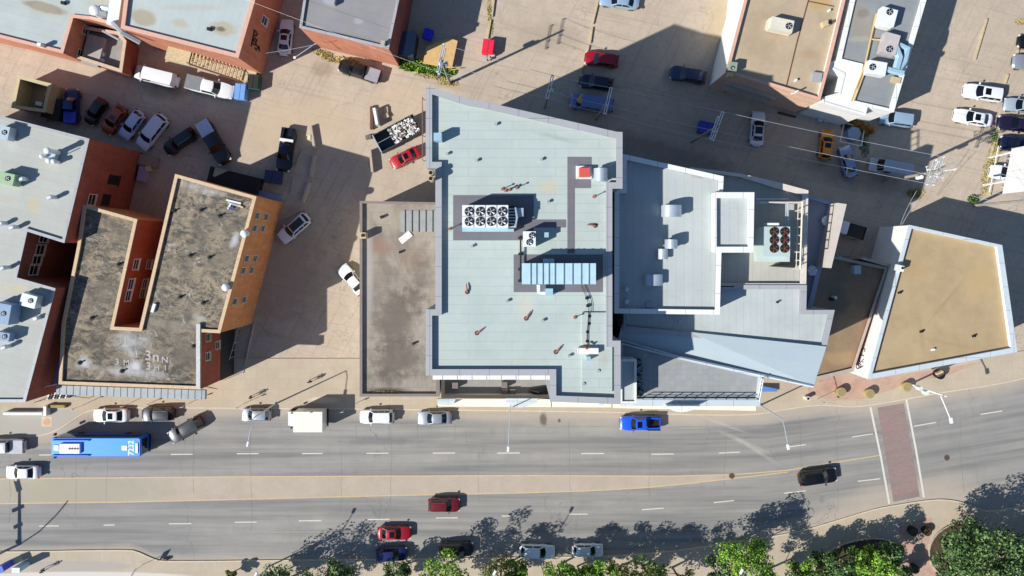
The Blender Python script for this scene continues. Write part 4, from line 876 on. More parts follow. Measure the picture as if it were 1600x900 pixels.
car('minivan', 238, 206, 232, 62, 'largest pale vehicle of the shaded row, a white minivan right of the pale hatchback', paint('ice2', (206, 216, 232)), 'minivan', 'minivan', G2)
car('suv', 281, 221, 214, 55, 'black off-road car right of the white minivan', BK, 'suv', 'suv', G2, opts=('rails',))
car('pickup', 334, 222, -59, 76, 'black pickup with pale blue bed cover parked diagonally', BK, 'pickup truck', 'pickup_truck', G2, bed='cover', opts=((176, 200, 228),))
car('pickup', 447, 234, 261, 69, 'dark blue pickup with white tool box beside the concrete barriers', paint('ink', (18, 22, 36), .2), 'pickup truck', 'pickup_truck', bed='hardware')
car('suv', 460, 356, 221, 57, 'white suv with long dark glass roof in the shade right of the orange brick wall', paint('ice3', (214, 222, 236)), 'suv', 'suv', opts=('panorama',))
car('sedan', 550, 437, 130, 54, 'white sedan half hidden by the left edge of the brown low-rise', WH)
car('sedan', 633, 246, 206, 50, 'bright red sedan with sunroof below the debris container', RD, opts=('sunroof',))
# street
G3 = 'cars parked along the far kerb'
car('sedan', 173, 649, 180, 56, 'white sedan with sunroof parked above the blue bus', WH, 'car', 'parked_car', G3, opts=('sunroof',))
car('suv', 247, 647, 181, 51, 'dark green grey suv with roof rails parked right of the white sedan', DG, 'suv', 'suv', G3, opts=('rails',))
car('suv', 290, 671, 210, 58, 'dark grey suv pulling out at an angle beside the bus', DG, 'suv', 'suv', None, opts=('rails',))
car('hatch', 400, 648, 180, 47, 'silver compact car crossed by the lamp post at the far kerb', SI, 'car', 'parked_car', G3)
car('suv', 589, 651, 180, 54, 'white suv parked in front of the brown low-rise', WH, 'suv', 'suv', G3)
car('sedan', 679, 653, 181, 54, 'silver grey sedan parked right of the white suv at the far kerb', SI, 'car', 'parked_car', G3)
car('pickup', 1000, 661, 180, 64, 'bright blue pickup with black bed parked below the pale building', BL, 'pickup truck', 'pickup_truck', G3, opts=('sunroof',), bed='dark')
car('pickup', 8, 697, 180, 62, 'silver white pickup at the left edge behind the bus', paint('lsilver', (196, 198, 206), .2), 'pickup truck', 'pickup_truck', bed='cover', opts=((176, 178, 186),))
car('sedan', 35, 738, 180, 53, 'white sedan driving beside the yellow line at the left edge', WH)
car('suv', 694, 789, 0, 50, 'maroon suv with pale roof rails driving below the median', MR, 'suv', 'suv', opts=('rails',))
car('sedan', 616, 833, 0, 53, 'red sedan with sunroof driving past the parked dark blue suv', DR, opts=('sunroof',))
G4 = 'cars parked along the near kerb'
car('suv', 612, 866, 3, 49, 'dark blue suv in tree shade, leftmost at the near kerb', DB, 'suv', 'suv', G4)
car('suv', 713, 858, 1, 54, 'black suv in tree shade at the near kerb right of the blue suv', BK, 'suv', 'suv', G4)
car('hatch', 839, 862, -2, 56, 'pale blue white hatchback at the near kerb under the leaning branches', paint('ice4', (222, 232, 236)), 'car', 'parked_car', G4)
car('hatch', 918, 860, 0, 49, 'smaller pale silver hatchback, rightmost at the near kerb', paint('ice5', (216, 226, 232)), 'car', 'parked_car', G4)
car('suv', 1278, 745, 8, 60, 'black suv with sunroof driving left of the brick crosswalk', BK, 'suv', 'suv', opts=('sunroof',))
for k in PROTO:          # prototypes themselves are not part of the scene
    for o in list(PROTO[k].children_recursive) + [PROTO[k]]: bpy.data.objects.remove(o)
# box truck
c = W(479, 655, 1.7); r = thing('box_truck', 'white box truck with tall plain cargo box parked at the far kerb', 'truck', (c.x, c.y, 0))
b = MB(); b.box(c.x - 1.3, c.x + 2.55, c.y - 1.35, c.y + 1.35, .9, 3.35); b.box(c.x - 1.25, c.x - .9, c.y - 1.0, c.y + 1.0, 2.9, 3.5, tap=.05) if 0 else None
b.build('cargo_box', WH, r); b = MB(); b.box(c.x - 1.33, c.x + 2.58, c.y - 1.38, c.y + 1.38, 3.35, 3.42); b.build('box_roof', M('ivory_roof', (232, 226, 208), .6), r)
b = MB(); b.box(c.x - 2.7, c.x - 1.3, c.y - 1.0, c.y + 1.0, .5, 1.35, tap=.06); b.box(c.x - 2.2, c.x - 1.32, c.y - .95, c.y + .95, 1.35, 2.2, tap=.12); b.box(c.x - 2.7, c.x + 2.5, c.y - .5, c.y + .5, .5, .8); b.build('cab', WH, r)
b = MB(); b.add([(c.x - 2.22, c.y - .85, 1.4), (c.x - 2.22, c.y + .85, 1.4), (c.x - 2.09, c.y + .8, 2.1), (c.x - 2.09, c.y - .8, 2.1)], [(3, 2, 1, 0)]); b.build('windshield', m_cglass, r)
b = MB(); b.box(c.x + 2.55, c.x + 2.75, c.y - 1.2, c.y + 1.2, .55, .7); b.build('rear_bumper', m_black, r)
for dx in (-2.0, 1.5):
    for dy in (-1.05, 1.05): b = MB(); b.tube([(c.x + dx, c.y + dy - .13, .42), (c.x + dx, c.y + dy + .13, .42)], .42, 14); b.build('wheel', m_tyre, r)
for dy in (-1.2, 1.2): b = MB(); b.box(c.x - 2.2, c.x - 2.05, c.y + dy - .12, c.y + dy + .12, 1.3, 1.7); b.build('side_mirror', m_trim, r)
# bus
c = W(150, 698, 3.05); bx0, bx1 = W(79, 0, 3.05).x, W(219.5, 0, 3.05).x; by0, by1 = W(0, 714, 3.05).y, W(0, 684, 3.05).y
r = thing('city_bus', 'blue city bus numbered 7232 with a white roof unit', 'bus', (c.x, c.y, 0)); mb_ = M('bus_blue', (22, 112, 226), .3, 0, .0, coat=.5); mb2 = M('bus_light_blue', (44, 150, 248), .35, 0, .02, 1)
def rr(x0, x1, y0, y1, rad, n=5):
    out = []
    for cx_, cy_, a0 in ((x1 - rad, y1 - rad, 0), (x0 + rad, y1 - rad, 90), (x0 + rad, y0 + rad, 180), (x1 - rad, y0 + rad, 270)):
        for k in range(n + 1): a = R(a0 + 90 * k / n); out.append((cx_ + rad * math.cos(a), cy_ + rad * math.sin(a)))
    return out
b = MB(); P0 = rr(bx0, bx1, by0, by1, .35); n_ = len(P0); P1 = inset(P0, .1); b.prism(P0, .3, 2.85, top=False)
b.add([(*p, 2.85) for p in P0] + [(*p, 3.0) for p in P1], [(i, (i + 1) % n_, (i + 1) % n_ + n_, i + n_) for i in range(n_)]); b.build('body', mb_, r)
b = MB(); b.prism(P1, 2.9, 3.0, sides=False); b.build('roof', mb2, r)
b = MB()
for yy in (by0 - .012, by1 + .012): b.add([(bx0 + .6, yy, 1.3), (bx1 - .6, yy, 1.3), (bx1 - .6, yy, 2.4), (bx0 + .6, yy, 2.4)], [(0, 1, 2, 3)])
b.build('side_window', m_cglass, r)
b = MB(); b.add([(bx1 + .012, by0 + .3, 1.1), (bx1 + .012, by1 - .3, 1.1), (bx1 + .012, by1 - .3, 2.6), (bx1 + .012, by0 + .3, 2.6)], [(0, 1, 2, 3)]); b.build('rear_window', m_cglass, r)
b = MB(); b.add([(bx0 - .012, by0 + .3, .9), (bx0 - .012, by1 - .3, .9), (bx0 - .012, by1 - .3, 2.6), (bx0 - .012, by0 + .3, 2.6)], [(3, 2, 1, 0)]); b.build('windshield', m_cglass, r)
b = MB(); b.box(bx1, bx1 + .12, by0 + .1, by1 - .1, .4, .75); b.build('rear_bumper', m_black, r)
q0, q1 = W(93, 709, 3.3), W(125, 693, 3.3); b = MB(); b.box(q0.x, q1.x, q0.y, q1.y, 3.0, 3.38, tap=.04); au = b.build('roof_unit', m_white, r)
for i in range(4): p = W(108.5 + i * 4.2, 701, 3.4); b = MB(); b.cyl(p, .15, 3.37, 3.42, 12); b.build('fan', m_black, au)
b = MB()
for y_ in (688, 711.5): q0, q1 = W(82, y_ + 1.2, 3.1), W(140, y_ - 1.2, 3.1); b.box(q0.x, q1.x, q0.y, q1.y, 3.0, 3.25, tap=.05)
b.build('fairing', mb_, r)
b = MB(); q0, q1 = W(83, 704.5, 3.2), W(91, 695.5, 3.2); b.box(q0.x, q1.x, q0.y, q1.y, 3.0, 3.14, tap=.04); b.build('roof_hatch', m_white, r)
b = MB(); q0, q1 = W(189, 704.5, 3.2), W(198.5, 696, 3.2); b.box(q0.x, q1.x, q0.y, q1.y, 3.0, 3.1, tap=.04); b.build('roof_hatch', m_white, r)
b = MB(); q0, q1 = W(210.5, 708.5, 3.2), W(215, 692.5, 3.2); b.box(q0.x, q1.x, q0.y, q1.y, 3.0, 3.12, tap=.03); b.build('vent_strip', m_white, r)
text_mesh('7232', 1.02, W(205, 700, 3.006), R(90), m_white, 'number', r, origin=None)
for dx in (.22, .76):
    for yy in (by0 + .12, by1 - .12): X = bx0 + (bx1 - bx0) * dx; b = MB(); b.tube([(X, yy - .14, .48), (X, yy + .14, .48)], .48, 14); b.build('wheel', m_tyre, r)
for yy in (by0 - .25, by1 + .25): b = MB(); b.box(bx0 + .0, bx0 + .18, yy - .15, yy + .15, 1.9, 2.5); b.build('side_mirror', m_trim, r)
# flatbed by the fin wall
c = W(1331, 360, 1); a_ = R(164); r = thing('flatbed_truck', 'small white cab truck with dark open flatbed behind the cream fin wall', 'truck', (c.x, c.y, 0))
def loc(u, v): return (c.x + u * math.cos(a_) - v * math.sin(a_), c.y + u * math.sin(a_) + v * math.cos(a_))
b = MB(); b.cbox(loc(1.55, 0), 1.5, 1.9, .5, 1.9, a_, tap=.1); b.cbox(loc(2.6, 0), .9, 1.8, .5, 1.15, a_, tap=.08); b.build('cab', WH, r)
b = MB(); b.cbox(loc(-.6, 0), 2.7, 2.0, .75, .9, a_); b.build('flatbed', m_trim, r)
b = MB(); b.cbox(loc(-.6, .98), 2.7, .06, .9, 1.2, a_); b.cbox(loc(-.6, -.98), 2.7, .06, .9, 1.2, a_); b.cbox(loc(-1.95, 0), .07, 2.0, .9, 1.2, a_); b.build('side_rail', m_greycap, r)
for u in (2.3, -1.0):
    for v in (-.85, .85): p, q = loc(u, v - .12), loc(u, v + .12); b = MB(); b.tube([(*p, .36), (*q, .36)], .36, 12); b.build('wheel', m_tyre, r)
# ------------------------------------------------------------ rooftop equipment
m_fanb = M('fan_blade', (190, 192, 196), .4, .3, 0); m_rust = M('rust_fan', (110, 66, 46), .8, 0, .2)
def fan(root, c, r, z, bladem=m_fanb, ringm=m_black, nb=5, name='fan'):
    b = MB(); b.cyl(c, r, z, z + .08, 20, 0); b.cyl(c, r * .9, z + .08, z + .085, 20, 0)
    for k in range(nb):
        a = k * 2 * math.pi / nb + .4; p = Vector((math.cos(a), math.sin(a), 0)); a2 = a + .42; p2 = Vector((math.cos(a2), math.sin(a2), 0)); cc = Vector((c[0], c[1], z + .10))
        b.add([cc + p * r * .15, cc + p * r * .85, cc + p2 * r * .85 + Vector((0, 0, .05)), cc + p2 * r * .2], [(0, 1, 2, 3)], 1)
    b.cyl(c, r * .2, z + .1, z + .16, 10, 1)
    return b.build(name, [ringm, bladem], root)
# 8-fan chiller
c = W(762, 340, 28.5); r = thing('chiller', 'long white rooftop chiller with eight fans on the tallest building', 'chiller', (c.x, c.y, 27))
p, q = W(722, 355.5, 29.6), W(794, 320.5, 29.6); b = MB(); b.box(p.x, q.x, p.y, q.y, 27.5, 29.6)
for i in range(1, 4): X = p.x + (q.x - p.x) * i / 4; b.box(X - .03, X + .03, p.y, q.y, 29.6, 29.64, mi=1)
b.box(p.x, q.x, (p.y + q.y) / 2 - .03, (p.y + q.y) / 2 + .03, 29.6, 29.63, mi=1); b.build('casing', [m_white, m_greycap], r)
for i in range(4):
    for j in range(2): fan(r, W(733 + i * 17.3, 330.5 + j * 15.6, 29.65), .46, 29.62)
p, q = W(722, 362, 28), W(803, 355, 28); b = MB(); b.box(p.x, q.x, p.y, q.y, 27.1, 28.0); b.build('base', m_paleblue, r)
b = MB(); p, q = W(794, 357, 29), W(807, 322, 29); b.box(p.x, q.x, p.y, q.y, 27.2, 28.5, mi=0)
for i in range(7): yy = p.y + .2 + i * .3; b.tube([(p.x, yy, 28.6), (q.x, yy, 28.7)], .08, 5, 1)
b.tube([W(805, 324, 28.9), W(808, 340, 28.9), W(805, 356, 28.9)], .12, 6, 1); b.build('compressor', [m_black, m_galv], r)
p, q = W(808, 338, 28.6), W(818, 325, 28.6); b = MB(); b.box(p.x, q.x, p.y, q.y, 27.2, 28.6); b.build('control_box', m_galv, r)
# 2-fan unit
c = W(827, 373, 28.7); r = thing('condenser', 'white box condenser with two fans beside the chiller', 'condenser', (c.x, c.y, 27))
p, q = W(817.5, 385.5, 29), W(837, 361.5, 29); b = MB(); b.box(p.x, q.x, p.y, q.y, 27.2, 29.0); b.build('casing', m_white, r)
fan(r, W(831, 368, 29.05), .32, 29.02); fan(r, W(827, 378.5, 29.05), .32, 29.02)
c = W(853.5, 367, 28.2); b = MB(); b.cbox(c, .5, .5, 27, 28.2); tag(b.build('roof_unit', m_paleblue, origin=(c.x, c.y, 27)), 'small pale box in the shadow of the two-fan condenser', 'roof unit')
# long AHU
c = W(873, 428, 29); r = thing('air_handler', 'long pale blue ribbed air handling unit on the tallest building', 'air handler', (c.x, c.y, 27))
p, q = W(816, 443.5, 29.8), W(930.5, 412, 29.8); b = MB(); b.box(p.x, q.x, p.y, q.y, 27.3, 29.75); b.build('casing', m_paleblue, r)
b = MB(); b.box(p.x - .04, q.x + .04, p.y - .04, q.y + .04, 29.75, 29.82)
b.build('top_panel', M('bright_pale_blue', (178, 208, 218), .5, 0, .08, 1.5), r); b = MB()
for k in (829, 838, 848, 857.5, 867, 881, 894.5, 908, 920): X = W(k, 0, 29.85).x; b.box(X - .045, X + .045, p.y - .06, q.y + .06, 29.82, 29.9)
b.build('rib', M('dull_rib', (120, 146, 158), .5), r)
p, q = W(850, 419, 29.9), W(866, 405, 28.9); b = MB(); b.box(p.x, q.x, W(0, 413, 29).y, W(0, 404.5, 29).y, 27.4, 28.9); b.build('side_duct', m_paleblue, r)
p, q = W(852, 462, 28.2), W(864, 451, 28.2); b = MB(); b.box(p.x, q.x, p.y, q.y, 27.05, 28.2); b.build('intake_hood', m_paleblue, r)
b = MB(); b.tube([W(842, 445, 28), W(842, 457, 28), W(852, 457.5, 28)], .22, 6); b.build('pipe', m_white, r, smooth=True)
b = MB(); b.tube([W(813.5, 368, 27.5), W(813.5, 441, 27.5)], .09, 6)
for y in (372, 397, 421, 439): cc = W(813.5, y, 27.4); b.cbox(cc, .5, .22, 27.05, 27.4)
tag(b.build('pipe', m_black, origin=W(813, 400, 27.05)), 'straight dark pipe on blocks from the condenser to the air handler', 'pipe')
b = MB(); pts = [(908, 446), (917, 466), (920, 478), (918.5, 506), (917, 520), (917, 533), (918, 542)]; b.tube([W(x, y, 27.38) for x, y in pts], .028, 5); b.tube([W(x + 2.3, y, 27.38) for x, y in pts], .022, 5)
for x, y in ((917, 466), (918.5, 478), (921, 494), (920.5, 505.5), (918, 518.5), (917.5, 533)): cc = W(x, y, 27.3); b.cbox(cc, .3, .26, 27.05, 27.34)
tag(b.build('cable_run', m_black, origin=W(918, 500, 27.05)), 'curved cable run on small black blocks below the air handler', 'cable')
c = W(919, 548.5, 27.8); r = thing('roof_unit', 'white flat unit with red pipe at the lower end of the cable run', 'roof unit', (c.x, c.y, 27)); b = MB(); b.cbox(c, 2.1, .6, 27.2, 27.9); b.build('casing', m_whitecap, r); b = MB(); b.tube([W(912, 540, 28), W(917, 545, 28.1), W(921, 541, 28)], .1, 6); b.build('pipe', m_red, r)
c = W(919.5, 560.5, 28); b = MB(); b.cbox(c, .42, .42, 27.05, 28.1); tag(b.build('roof_vent', m_paleblue, origin=(c.x, c.y, 27)), 'square pale blue vent just below the white flat unit', 'vent')
# red hatch and hood
c = W(912.5, 270, 27.6); r = thing('roof_hatch', 'red roof hatch on a white curb near the top right of the tallest roof', 'hatch', (c.x, c.y, 27)); b = MB(); b.cbox(W(912, 269.5, 27.2), 1.6, 1.35, 27.05, 27.35); b.build('curb', m_whitecap, r); b = MB(); b.cbox(W(913.5, 269, 27.8), 1.12, .95, 27.35, 27.9, tap=.05); b.build('lid', M('red_lid', (206, 84, 72), .6, 0, .05), r)
def curved_hood(label, x0, y0, x1, y1, zb, h, axis='x', group=None):
    zt = zb + h; p, q = W(x0, y1, zt), W(x1, y0, zt); c = ((p.x + q.x) / 2, (p.y + q.y) / 2)
    r = thing('vent_hood', label, 'vent hood', (c[0], c[1], zb), group); n = 10; b = MB(); w = (q.x - p.x) / 2; vs = []
    for yy in (p.y, q.y):
        for k in range(n + 1): a = math.pi * k / n; vs.append((c[0] - w * math.cos(a), yy, zt - .5 * h + .5 * h * math.sin(a)))
    b.add(vs, [(k, k + 1, k + n + 2, k + n + 1) for k in range(n)] + [tuple(range(n + 1))[::-1], tuple(range(n + 1, 2 * n + 2))]); b.build('hood', m_galv, r, smooth=True)
    b = MB(); b.box(p.x + .12, q.x - .12, p.y + .1, q.y - .1, zb, zt - .5 * h); b.build('curb', m_galv, r)
curved_hood('large curved metal vent hood by the red roof hatch', 929, 262, 951, 283, 27.05, 1.7)
GD = 'curved vent hoods on the white edged wing'
curved_hood('curved metal vent hood, topmost and widest on the white edged wing', 1036, 320, 1068, 338.5, 22.05, 1.9, group=GD)
curved_hood('curved metal vent hood, second from the top on the white edged wing', 1041, 374, 1061, 388.5, 22.05, 1.7, group=GD)
curved_hood('low curved vent hood just below and left of the second hood', 1029, 389, 1045, 405, 22.05, .9, group=GD)
curved_hood('curved metal vent hood, lowest and leftmost on the white edged wing', 1007, 429, 1037, 446.5, 22.05, 1.1, group=GD)
c = W(1014.5, 476, 22.3); b = MB(); b.cbox(c, .65, .55, 22.05, 22.35); tag(b.build('roof_drain', m_greycap, origin=(c.x, c.y, 22)), 'small square box in the lower left shade of the white edged wing', 'roof box')
for i, (x, y) in enumerate([(978.5, 452), (978.5, 471)]):
    c = W(x, y, 22.6); b = MB(); b.cyl(c, .2, 22.05, 22.7, 10); b.dome(c, .27, 22.7, .2); tag(b.build('roof_vent', m_galv, origin=(c.x, c.y, 22)), 'round mushroom vent by the left rim of the white edged wing, %s one' % ['upper', 'lower'][i], 'vent')
# small vents on the tall roof: nothing tells them apart
vsrc = None
for (x, y) in [(700.9, 239), (747, 249.5), (777, 193), (848, 248), (859, 314), (739.5, 383.6), (794.7, 469), (850, 499.6), (891.5, 554.6), (937, 577.7), (914, 598)]:
    c = W(x - 2.5, y + 1.5, 27.2)
    if vsrc is None: b = MB(); b.cyl((0, 0), .13, 27.05, 27.38, 10, 0); b.cyl((0, 0), .17, 27.38, 27.43, 10, 1); vsrc = b.build('roof_vent', [m_greycap, m_greycap]); o = vsrc
    else: o = vsrc.copy(); COL.objects.link(o)
    o.location = (c.x, c.y, 0); tag(o, 'small pale round vent stub on the roof of the tallest building', 'vent', 'small vent stubs on the tallest roof')
vsrc = None
for (x, y) in [(702.5, 357.5), (785, 295), (790, 297.5), (796, 296), (807.5, 293), (928.5, 307), (898.5, 496.5)]:
    c = W(x, y, 27.5)
    if vsrc is None:
        b = MB(); b.cyl((0, 0), .17, 27.05, 27.2, 10, 0); b.cyl((0, 0), .05, 27.2, 28.0, 8, 0); b.cyl((0, 0), .1, 28.0, 28.1, 10, 0); vsrc = b.build('vent_pipe', [M('rust_pink', (160, 104, 92), .8)]); o = vsrc
    else: o = vsrc.copy(); COL.objects.link(o)
    o.location = (c.x, c.y, 0); tag(o, 'thin rusty red vent pipe standing on the tallest roof', 'vent pipe', 'thin red vent pipes on the tallest roof')
vsrc = None
for (x, y, a) in [(729.5, 452, 95), (824.5, 494, 60), (748.5, 518, 38), (871.5, 547, 50), (926, 352, 175)]:
    c = W(x, y, 27.3)
    if vsrc is None:
        b = MB(); b.cyl((-.3, 0), .24, 27.05, 27.1, 10, 1); b.tube([(-.3, 0, 27.08), (-.25, 0, 27.25), (.1, 0, 27.32), (.6, 0, 27.25)], [.12, .11, .09, .05], 7, 0); vsrc = b.build('roof_drain', [M('rust_pink', (160, 104, 92), .8), M('dark_rust', (84, 48, 44), .9)]); o = vsrc
    else: o = vsrc.copy(); COL.objects.link(o)
    o.location = (c.x, c.y, 0); o.rotation_euler = (0, 0, R(a)); tag(o, 'bent rusty red drain spout lying on the tallest roof', 'drain spout', 'bent red drain spouts on the tallest roof')
for (x, y) in [(673, 270), (673, 279)]:
    c = W(x, y, 28.6); b = MB(); b.cyl(c, .28, 27.2, 28.7, 12, 0); b.cyl(c, .2, 28.7, 28.72, 12, 1); tag(b.build('flue', [m_tan, m_black], origin=(c.x, c.y, 27)), 'round flue at the left edge of the tallest roof, %s of the pair' % ('upper' if y < 275 else 'lower'), 'flue')
c = W(684, 214, 28.4); b = MB(); b.cbox(c, .8, .8, 27.05, 28.6); tag(b.build('roof_unit', m_paleblue, origin=(c.x, c.y, 27)), 'pale box unit against the upper left parapet of the tallest roof', 'roof unit')
# six fan chiller + screen
c = W(1213, 382, 21.5); r = thing('chiller', 'pale green rooftop chiller with six rusty fans', 'chiller', (c.x, c.y, 19))
p, q = W(1193, 401, 22), W(1235, 354, 22); b = MB(); b.box(p.x, q.x, p.y, q.y, 18.8, 21.9); b.build('casing', M('pale_green_steel', (182, 198, 194), .5, 0, .04), r)
for i in range(2):
    for j in range(3): fan(r, W(1209.5 + i * 16.4, 362 + j * 13, 21.95), .5, 21.92, m_rust)
p, q = W(1187, 409, 20.6), W(1234, 400, 20.6); b = MB(); b.box(p.x, q.x, p.y, q.y, 18.8, 20.6); b.build('base', M('pale_green_steel'  , (182, 198, 194)), r)
b = MB(); c = W(1205, 350.5, 21); b.cbox(c, 1.2, .25, 20.2, 21.8); b.build('pipe_header', m_white, r)
sc_ = thing('timber_screen', 'sunlit timber screen frame right of the six-fan chiller', 'screen', W(1250, 370, 19.3))
b = MB(); P0, P1 = W(1254, 315, 21.5), W(1250.5, 420, 21.5); b.tube([(P0.x, P0.y, 21.5), (P1.x, P1.y, 21.5)], .12, 4)
for i in range(9): p = P0.lerp(P1, i / 8); b.tube([(p.x, p.y, 19.3), (p.x, p.y, 21.5)], .07, 4)
b.tube([(P0.x, P0.y, 20.3), (P1.x, P1.y, 20.3)], .06, 4); b.build('frame', M('pale_timber', (210, 200, 182), .85), sc_)
b = MB(); p0, p1 = W(1192, 316, 21.3), W(1254, 316, 21.3); b.box(p0.x, p1.x, p0.y - .06, p0.y + .06, 19.3, 21.3); b.build('board', M('pale_timber', (214, 196, 164)), sc_)
b = MB(); b.tube([W(1181, 312, 20.2), W(1231, 312, 20.2), W(1231, 352, 20.2)], .14, 6); b.tube([W(1181, 315, 20.2), W(1228, 315, 20.2), W(1228, 352, 20.2)], .1, 6); tag(b.build('pipe', m_galv, origin=W(1228, 312, 19.5)), 'pair of bent pale pipes running from the penthouse to the six-fan chiller', 'pipe')
c = W(1225, 416, 20); b = MB(); p0, p1 = W(1205, 416.5, 19.6), W(1244, 419, 19.6); b.add([(p0.x, p0.y, 18.85), (p1.x, p1.y, 18.85), (p1.x, p1.y + .5, 20.3), (p0.x + 1.6, p0.y + .65, 20.6)], [(0, 1, 2, 3)]); b.add([(p0.x, p0.y, 19.3), (p1.x, p1.y, 19.3), (p1.x, p1.y + .06, 19.55), (p0.x, p0.y + .06, 19.55)], [(0, 1, 2, 3)]); tag(b.build('windbreak', m_black, origin=(p0.x, p0.y, 19.3)), 'slanted dark windbreak panel below the six-fan chiller', 'panel')
c = W(1218.5, 473, 20.1); b = MB(); b.cyl(c, .12, 19.0, 19.5, 8); tag(b.build('roof_vent', m_black, origin=(c.x, c.y, 19.8)), 'small dark vent on the stepped pale wing', 'vent')
c = W(1064.5, 624 - 0, 20) if 0 else W(1065, 504, 20); b = MB(); b.cyl(c, .2, 19.0, 19.3, 10); tag(b.build('roof_vent', m_galv, origin=(c.x, c.y, 19.8)), 'small round drain in the shaded left half of the stepped pale wing', 'vent')
# terrace of the street front: small units
for i, (x, y, h) in enumerate([(711, 602.5, 9.0), (788, 602, 9.0), (801, 613, 8.6), (789, 613.5, 8.6)]):
    c = W(x, y, h); b = MB(); b.cbox(c, .75, .75, 8, h); tag(b.build('terrace_unit', M('terrace_box', (124, 112, 108), .8), origin=(c.x, c.y, 8)), ['brown cube unit alone on the left of the sunk grey terrace', 'brown cube unit in the middle of the sunk grey terrace', 'low cube right of the middle unit on the sunk terrace', 'low cube directly below the middle unit on the sunk terrace'][i], 'roof unit')
b = MB(); pts = [W(x, y, 8.3) for x, y in [(823, 608), (856, 603), (859, 623), (840, 621)]]; b.add([p + Vector((0, 0, random.random() * .5)) for p in pts] + [W(842, 613, 9)], [(0, 1, 4), (1, 2, 4), (2, 3, 4), (3, 0, 4)]); tag(b.build('tarpaulin', m_black, origin=(pts[0].x, pts[0].y, 8)), 'crumpled black tarpaulin at the right end of the sunk terrace', 'tarpaulin')
# AC units on P and Q
def ac(label, x, y, z0, L_, W__, h, rot, col, fans=1, fx=.25, extra=None):
    c = W(x, y, z0 + h); r = thing('air_conditioner', label, 'air conditioner', (c.x, c.y, z0)); b = MB(); b.cbox(c, L_, W__, z0 + .25, z0 + h, rot); b.cbox((c.x - (L_ * .42) * math.cos(rot), c.y - (L_ * .42) * math.sin(rot)), L_ * .3, W__ * .8, z0 + .1, z0 + h * .8, rot); b.build('casing', col, r)
    for i in range(fans):
        u = L_ * fx - i * L_ * .35; fan(r, (c.x + u * math.cos(rot) - .0, c.y + u * math.sin(rot)), min(W__, 1.4) * .3, z0 + h)
    if extra: extra(r, c)
    return r
ac('cream air conditioner with one fan on the tan gravel roof', 1222, 38.5, 8, 2.9, 1.6, 1.6, R(-12), M('cream_metal', (214, 208, 190), .5), 1, .3)
ac('pale air conditioner with a corner fan, topmost on the grey roof', 1388, 26, 7.8, 2.2, 2.0, 1.5, R(75), m_white, 1, .28)
ac('pinkish grey air conditioner, middle of the three on the grey roof', 1392, 68, 7.8, 2.6, 1.9, 1.5, R(-105), M('pinkish_metal', (190, 182, 180), .5), 1, .28)
def ducts(r, c):
    b = MB(); b.tube([W(1398, 72, 8.8), W(1405, 90, 8.8), W(1400, 108, 8.8)], .5, 6); b.tube([W(1404, 70, 8.6), W(1418, 76, 8.6), W(1413, 96, 8.6), W(1402, 112, 8.6)], .42, 6); b.tube([W(1386, 108, 8.8), W(1400, 112, 8.8), W(1411, 114, 8.8)], .4, 6); b.build('duct', m_paleblue, r)
ac('pale air conditioner with branching ducts, lowest of the three on the grey roof', 1371, 106, 7.8, 2.3, 1.7, 1.5, R(170), m_white, 1, .28, ducts)
c = W(1400, 125, 8.2); b = MB(); b.cbox(c, 1.1, .7, 7.8, 8.3, R(-12)); tag(b.build('roof_box', m_tan, origin=(c.x, c.y, 7.8)), 'small tan box below the ducts on the grey roof', 'roof box')
c = W(1277, 120, 8.6); b = MB(); b.cbox(c, 1.2, 1.2, 8, 8.6, R(-8)); tag(b.build('roof_hatch', m_greycap, origin=(c.x, c.y, 8)), 'pale grey square hatch in the lower right corner of the tan gravel roof', 'hatch')
c = W(1145, 104, 9.3); r = thing('roof_vent_box', 'green grey vent box on the lower left corner of the tan gravel roof', 'vent', (c.x, c.y, 8)); b = MB(); b.cbox(c, 1.0, 1.1, 8, 9.5, R(-8)); b.build('casing', M('green_grey', (140, 156, 136), .6), r); fan(r, (c.x - .1, c.y - .2), .25, 9.5); b = MB(); b.cbox(W(1142, 116, 9), .7, .6, 8, 9, R(-8)); b.build('base', m_tan, r)
c = W(1290, 37, 8.6); b = MB(); b.cbox(c, .8, .7, 8, 8.7, R(20), 0); b.cyl((c.x + .5, c.y + .1), .22, 8, 8.9, 10, 1); tag(b.build('roof_vent', [m_tan, m_black], origin=(c.x, c.y, 8)), 'small two-part vent on the right half of the tan gravel roof', 'vent')
c = W(1245, 143, 9); b = MB(); b.tube([(c.x, c.y, 8), (c.x, c.y, 9.4)], .12, 6); b.cbox(c, .8, .4, 8, 8.4); b.tube([(c.x - .4, c.y + .2, 8.5), (c.x + .4, c.y - .2, 8.5)], .08, 5); tag(b.build('antenna_mast', m_white, origin=(c.x, c.y, 8)), 'short white mast at the lower edge of the tan gravel roof', 'mast')
b = MB(); b.tube([W(1263, 0, 8.1), W(1244, 70, 8.1), W(1228, 137, 8.1), W(1237, 140, 8.1)], .06, 5); b.tube([W(1263, 2, 8.1), W(1303, 10, 8.1)], .06, 5); tag(b.build('gas_pipe', M('rust_pipe', (110, 70, 50), .8), origin=W(1244, 70, 8.05)), 'thin rusty pipe running down the tan gravel roof', 'pipe')
for i, (x, y) in enumerate([(1244, 125), (1296, 16)]):
    c = W(x, y, 8.4); b = MB(); b.cyl(c, .16, 8, 8.5, 8); tag(b.build('roof_vent', m_whitecap, origin=(c.x, c.y, 8)), ['small white vent stub near the lower edge of the tan gravel roof', 'small white vent stub at the upper right of the tan gravel roof'][i], 'vent')
